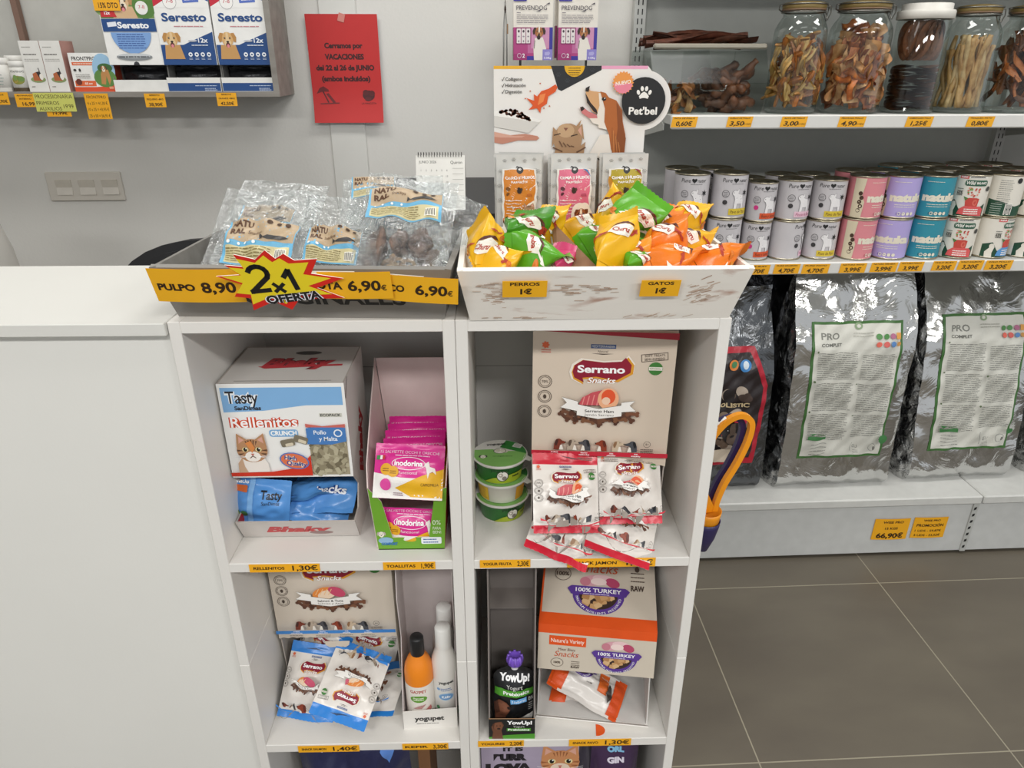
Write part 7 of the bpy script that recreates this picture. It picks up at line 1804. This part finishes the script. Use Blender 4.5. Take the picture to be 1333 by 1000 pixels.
# ---- foil sacks on the base
M_FOIL = foil('silver_foil', '#d2d2d1', .13, .42, 7.5); M_FOILS = foil('silver_foil_gusset', '#c9c9c8', .15, .6, 16)
M_BLK = foil('black_film', '#55565a', .32, .5, 12)
def sack(name, label, w, h, d, B, yaw, lean, m, ms, art=None, seed=1, top=.80, group=None, slump=0.0):
    """side-gusset sack: front, back, pinched sides, gathered top; local origin middle of the bottom front"""
    rr = random.Random(seed); ph = [rr.uniform(0, 6.28) for _ in range(12)]
    t = empty(name, label, 'sack', group)
    def prof(v):                                    # depth and half width along the height
        q = min(1, v / .06); dd = d * (.55 + .45 * math.sin(q * PI / 2)) * (1 if v < top - .18 else max(.05, 1 - ((v - top + .18) / .30) ** 1.3))
        return dd
    def noise(u, v, k): return (math.sin(9 * u + 5 * v + ph[k]) * math.sin(11 * v - 4 * u + ph[k + 1]) + .6 * math.sin(21 * u - 13 * v + ph[k + 2]) * math.sin(17 * v + ph[k + 3]))
    def front(u, v):
        x = (u - .5) * w * (1 - .05 * max(0, (v - top) / (1 - top)) + .02 * math.sin(6 * v + ph[4])); dd = prof(v)
        e = 1 - abs(2 * u - 1) ** 4
        y = d / 2 - dd / 2 - .018 * e * math.sin(PI * min(1, v / top)) * (1 if v < top else 0) + .0035 * noise(u * 2, v * 3, 0) + slump * v * v
        if v > top: y += .010 * math.sin(10 * u + ph[5]) * (v - top) / (1 - top)
        return Vector((x, y, v * h - .006 * (1 - e) * (1 - v)))
    def back(u, v):
        p = front(u, v); dd = prof(v); return Vector((p.x, d / 2 + dd / 2 + slump * v * v, p.z))
    def side(sg):
        def f(u, v):
            a = front(0 if sg < 0 else 1, v); b = back(0 if sg < 0 else 1, v); q = a.lerp(b, u); e = math.sin(PI * u)
            q.x += sg * e * (.016 - .07 * max(0, (v - .62))) - sg * .004 * noise(u * 3, v * 5, 6) * e
            return q
        return f
    mb = MB(); mb.grid(front, 26, 44, m); mb.grid(back, 14, 30, m, flip=True); mb.build('front_and_back', t)
    mb = MB(); mb.grid(side(-1), 10, 44, ms, flip=True); mb.grid(side(1), 10, 44, ms)
    mb.grid(lambda u, v: front(u, 0).lerp(back(u, 0), v), 14, 4, ms, flip=True); mb.build('gusset', t)
    mb = MB(); mb.grid(lambda u, v: front(u, v * .02 + .985) + Vector((0, -.002, 0)), 20, 2, ms); mb.build('top_seal', t)
    if art:
        ml = MB(); fn = with_normal(lambda a, b: front(a / w + .5, b / h), .004); art(Surf(ml, fn, maxlen=.008, base=.0012, step=.0005), w, h); ml.build('printed_label', t)
    place(t, B, yaw, True); t.rotation_euler[0] = lean
    return t
def pro_art(s, w, h):
    x0, x1, z0, z1 = -w * .375, w * .375, h * .155, h * .725; g = '#3f6b34'; G2 = '#6d6d69'
    s.rect(x0, z0, x1, z1, C(g, .4)); b = .008; s.rect(x0 + b, z0 + b, x1 - b, z1 - b, C('#d5d4cb', .38, var=.02))
    H = z1 - z0; W = x1 - x0
    s.text('PRO', x0 + .028, z1 - .042, .019, '#7d7e77', al='L', w=.054, bold=.02); s.text('COMPLET', x0 + .028, z1 - .067, .0095, '#5f605a', al='L', w=.062, bold=.02)
    s.ell((x0 + x1) / 2, z1 - .014, .012, .010, '#8ba07e'); s.ell((x0 + x1) / 2, z1 - .014, .006, .005, '#d5d4cb'); s.lines(x0 + W * .44, z1 - .034, x0 + W * .68, 2, .008, .0022, '#aaa99f', seed=4)
    for k, c in enumerate(('#4f8a4a', '#4f8a4a', '#b06a8a', '#e06a5a', '#d0605a', '#5a86c0')):
        s.ell(x1 - .076 + (k % 3) * .021, z1 - .046 - (k // 3) * .022, .0085, .008, c, n=14)
    s.rect(x1 - .024, z1 - .054, x1 - .012, z1 - .036, '#e0a050'); s.ell(x1 - .017, z1 - .068, .007, .007, '#c08a4a', n=12)
    for q, (vv, n, sd) in enumerate(((z1 - .09, 14, 1), (z1 - .185, 15, 2), (z1 - .285, 15, 3))): s.lines(x0 + .018, vv, x0 + W * .50, n, .0062, .0020, '#83837d', seed=sd, ragged=.1)
    for q, (vv, n, sd) in enumerate(((z1 - .098, 13, 5), (z1 - .19, 15, 6), (z1 - .292, 12, 7))): s.lines(x0 + W * .55, vv, x1 - .018, n, .0062, .0020, '#83837d', seed=sd, ragged=.1)
    for q in ((x0 + .014, z1 - .084), (x0 + .012, z1 - .176), (x0 + .012, z1 - .276), (x0 + W * .53, z1 - .19), (x0 + W * .53, z1 - .29)): s.ell(q[0], q[1], .003, .003, '#5a6a4a', n=8)
    s.rect(x0 + .022, z0 + .070, x0 + .078, z0 + .082, '#3f7a44'); s.poly([(x0 + .024, z0 + .092), (x0 + .034, z0 + .084), (x0 + .044, z0 + .092)], '#3f7a44'); s.lines(x0 + .046, z0 + .089, x0 + .074, 1, .003, .003, '#5a7a54', seed=9)
    for k in range(4): s.lines(x0 + .03, z0 + .058 - k * .011, x0 + .085, 1, .006, .0022, '#8a8a84', seed=11 + k)
    s.rect(x0 + W * .57, z0 + .03, x0 + W * .575, z0 + .065, '#8a8a84'); s.text('EU', x0 + W * .63, z0 + .048, .010, '#7a7a74', w=.018); s.lines(x0 + W * .60, z0 + .034, x0 + W * .70, 3, .006, .0018, '#8a8a84', seed=15); s.ring(x0 + W * .82, z0 + .044, .013, .013, .002, '#9a9a94'); s.text('8', x0 + W * .84, z0 + .042, .012, '#55554f', bold=.04)
    s.star(x1 - .018, z0 + .068, .013, .0115, 14, '#3f7a44')
sack('foil_sack', 'silver foil sack with green-edged white label, beside the dark red sack', .37, .775, .15, (1.138, 1.915, BZ), math.radians(1.0), -.06, M_FOIL, M_FOILS, pro_art, 1, group='silver foil sacks')
sack('foil_sack', 'silver foil sack with green-edged white label, leaning at the shelf join', .36, .775, .17, (1.578, 1.935, BZ), math.radians(2), -.13, M_FOIL, M_FOILS, pro_art, 5, group='silver foil sacks', slump=.02)
def red_art(s, w, h):
    x0, x1, z0, z1 = -w * .40, w * .36, h * .16, h * .74
    s.poly([(x0, z0), (x1 + .01, z0), (x1 + .03, z1 - .12), (x1 - .015, z1), (x0, z1)], C('#b31f33', .35)); s.poly([(x0, z0 + .02), (x1 - .005, z0 + .02), (x1 + .015, z1 - .125), (x1 - .028, z1 - .018), (x0, z1 - .018)], C('#2a2122', .3))
    rr = random.Random(3)
    for k in range(44): s.ell(rr.uniform(x0 + .02, x1 - .03), rr.uniform(z0 + .05, z1 - .13), rr.uniform(.008, .024), rr.uniform(.008, .02), ('#6a5648', '#4a3a34', '#8d7a6a', '#3a2a28', '#b3a394', '#241c1c')[k % 6], rot=rr.uniform(0, 3)); s.ctr[0] -= .9
    s.ctr[0] += 4
    s.ell(x1 - .085, z1 - .052, .016, .016, '#e0843a'); s.ell(x1 - .085, z1 - .05, .010, .010, '#4f8a5a'); s.ell(x1 - .048, z1 - .055, .017, .017, '#3f86c8'); s.ell(x1 - .048, z1 - .053, .008, .011, '#dce8f2')
    for t_, v in (('HOLISTIC', z1 - .175),): s.text(t_, x1 - .085, v, .014, '#cbb58d', w=.11, bold=.04)
    s.text('NATURAL', x1 - .145, z1 - .245, .062, '#d22a45', w=.26, bold=.05)
    dog_front(s, x1 - .075, z0 + .115, .045, '#231f20', '#1a1718', '#5a4a40'); s.ell(x1 - .09, z0 + .04, .06, .025, '#c9b9a6')
sack('dog_food_sack', 'dark grey sack with a red-framed dark label half hidden behind the cabinet', .34, .66, .14, (.728, 1.915, BZ), math.radians(2), -.05, foil('grey_film', '#6b6d70', .22, .5, 12), foil('grey_film_side', '#7d7f82', .2, .7, 16), red_art, 9)
def dim_art(s, w, h): s.text('PRO', -.04, h * .63, .020, '#8f908d', w=.06, bold=.03); s.text('COMPLET', -.02, h * .595, .010, '#8f908d', w=.075, bold=.03); s.lines(-.07, h * .55, .07, 12, .008, .002, '#77777a', seed=3)
for lab, x, sd in (('black sack standing behind between the dark red and first foil sack', .945, 21), ('black sack standing behind between the two foil sacks', 1.335, 22)):
    sack('black_sack', lab, .33, .76, .13, (x, 2.125, BZ), 0, -.03, M_BLK, M_BLK, dim_art, sd, group='black sacks behind')
sack('foil_sack', 'plain foil sack cut by the photo edge on the next base board', .34, .6, .14, (2.02, 1.95, BZ), 0, -.05, M_FOIL, M_FOILS, None, 31)
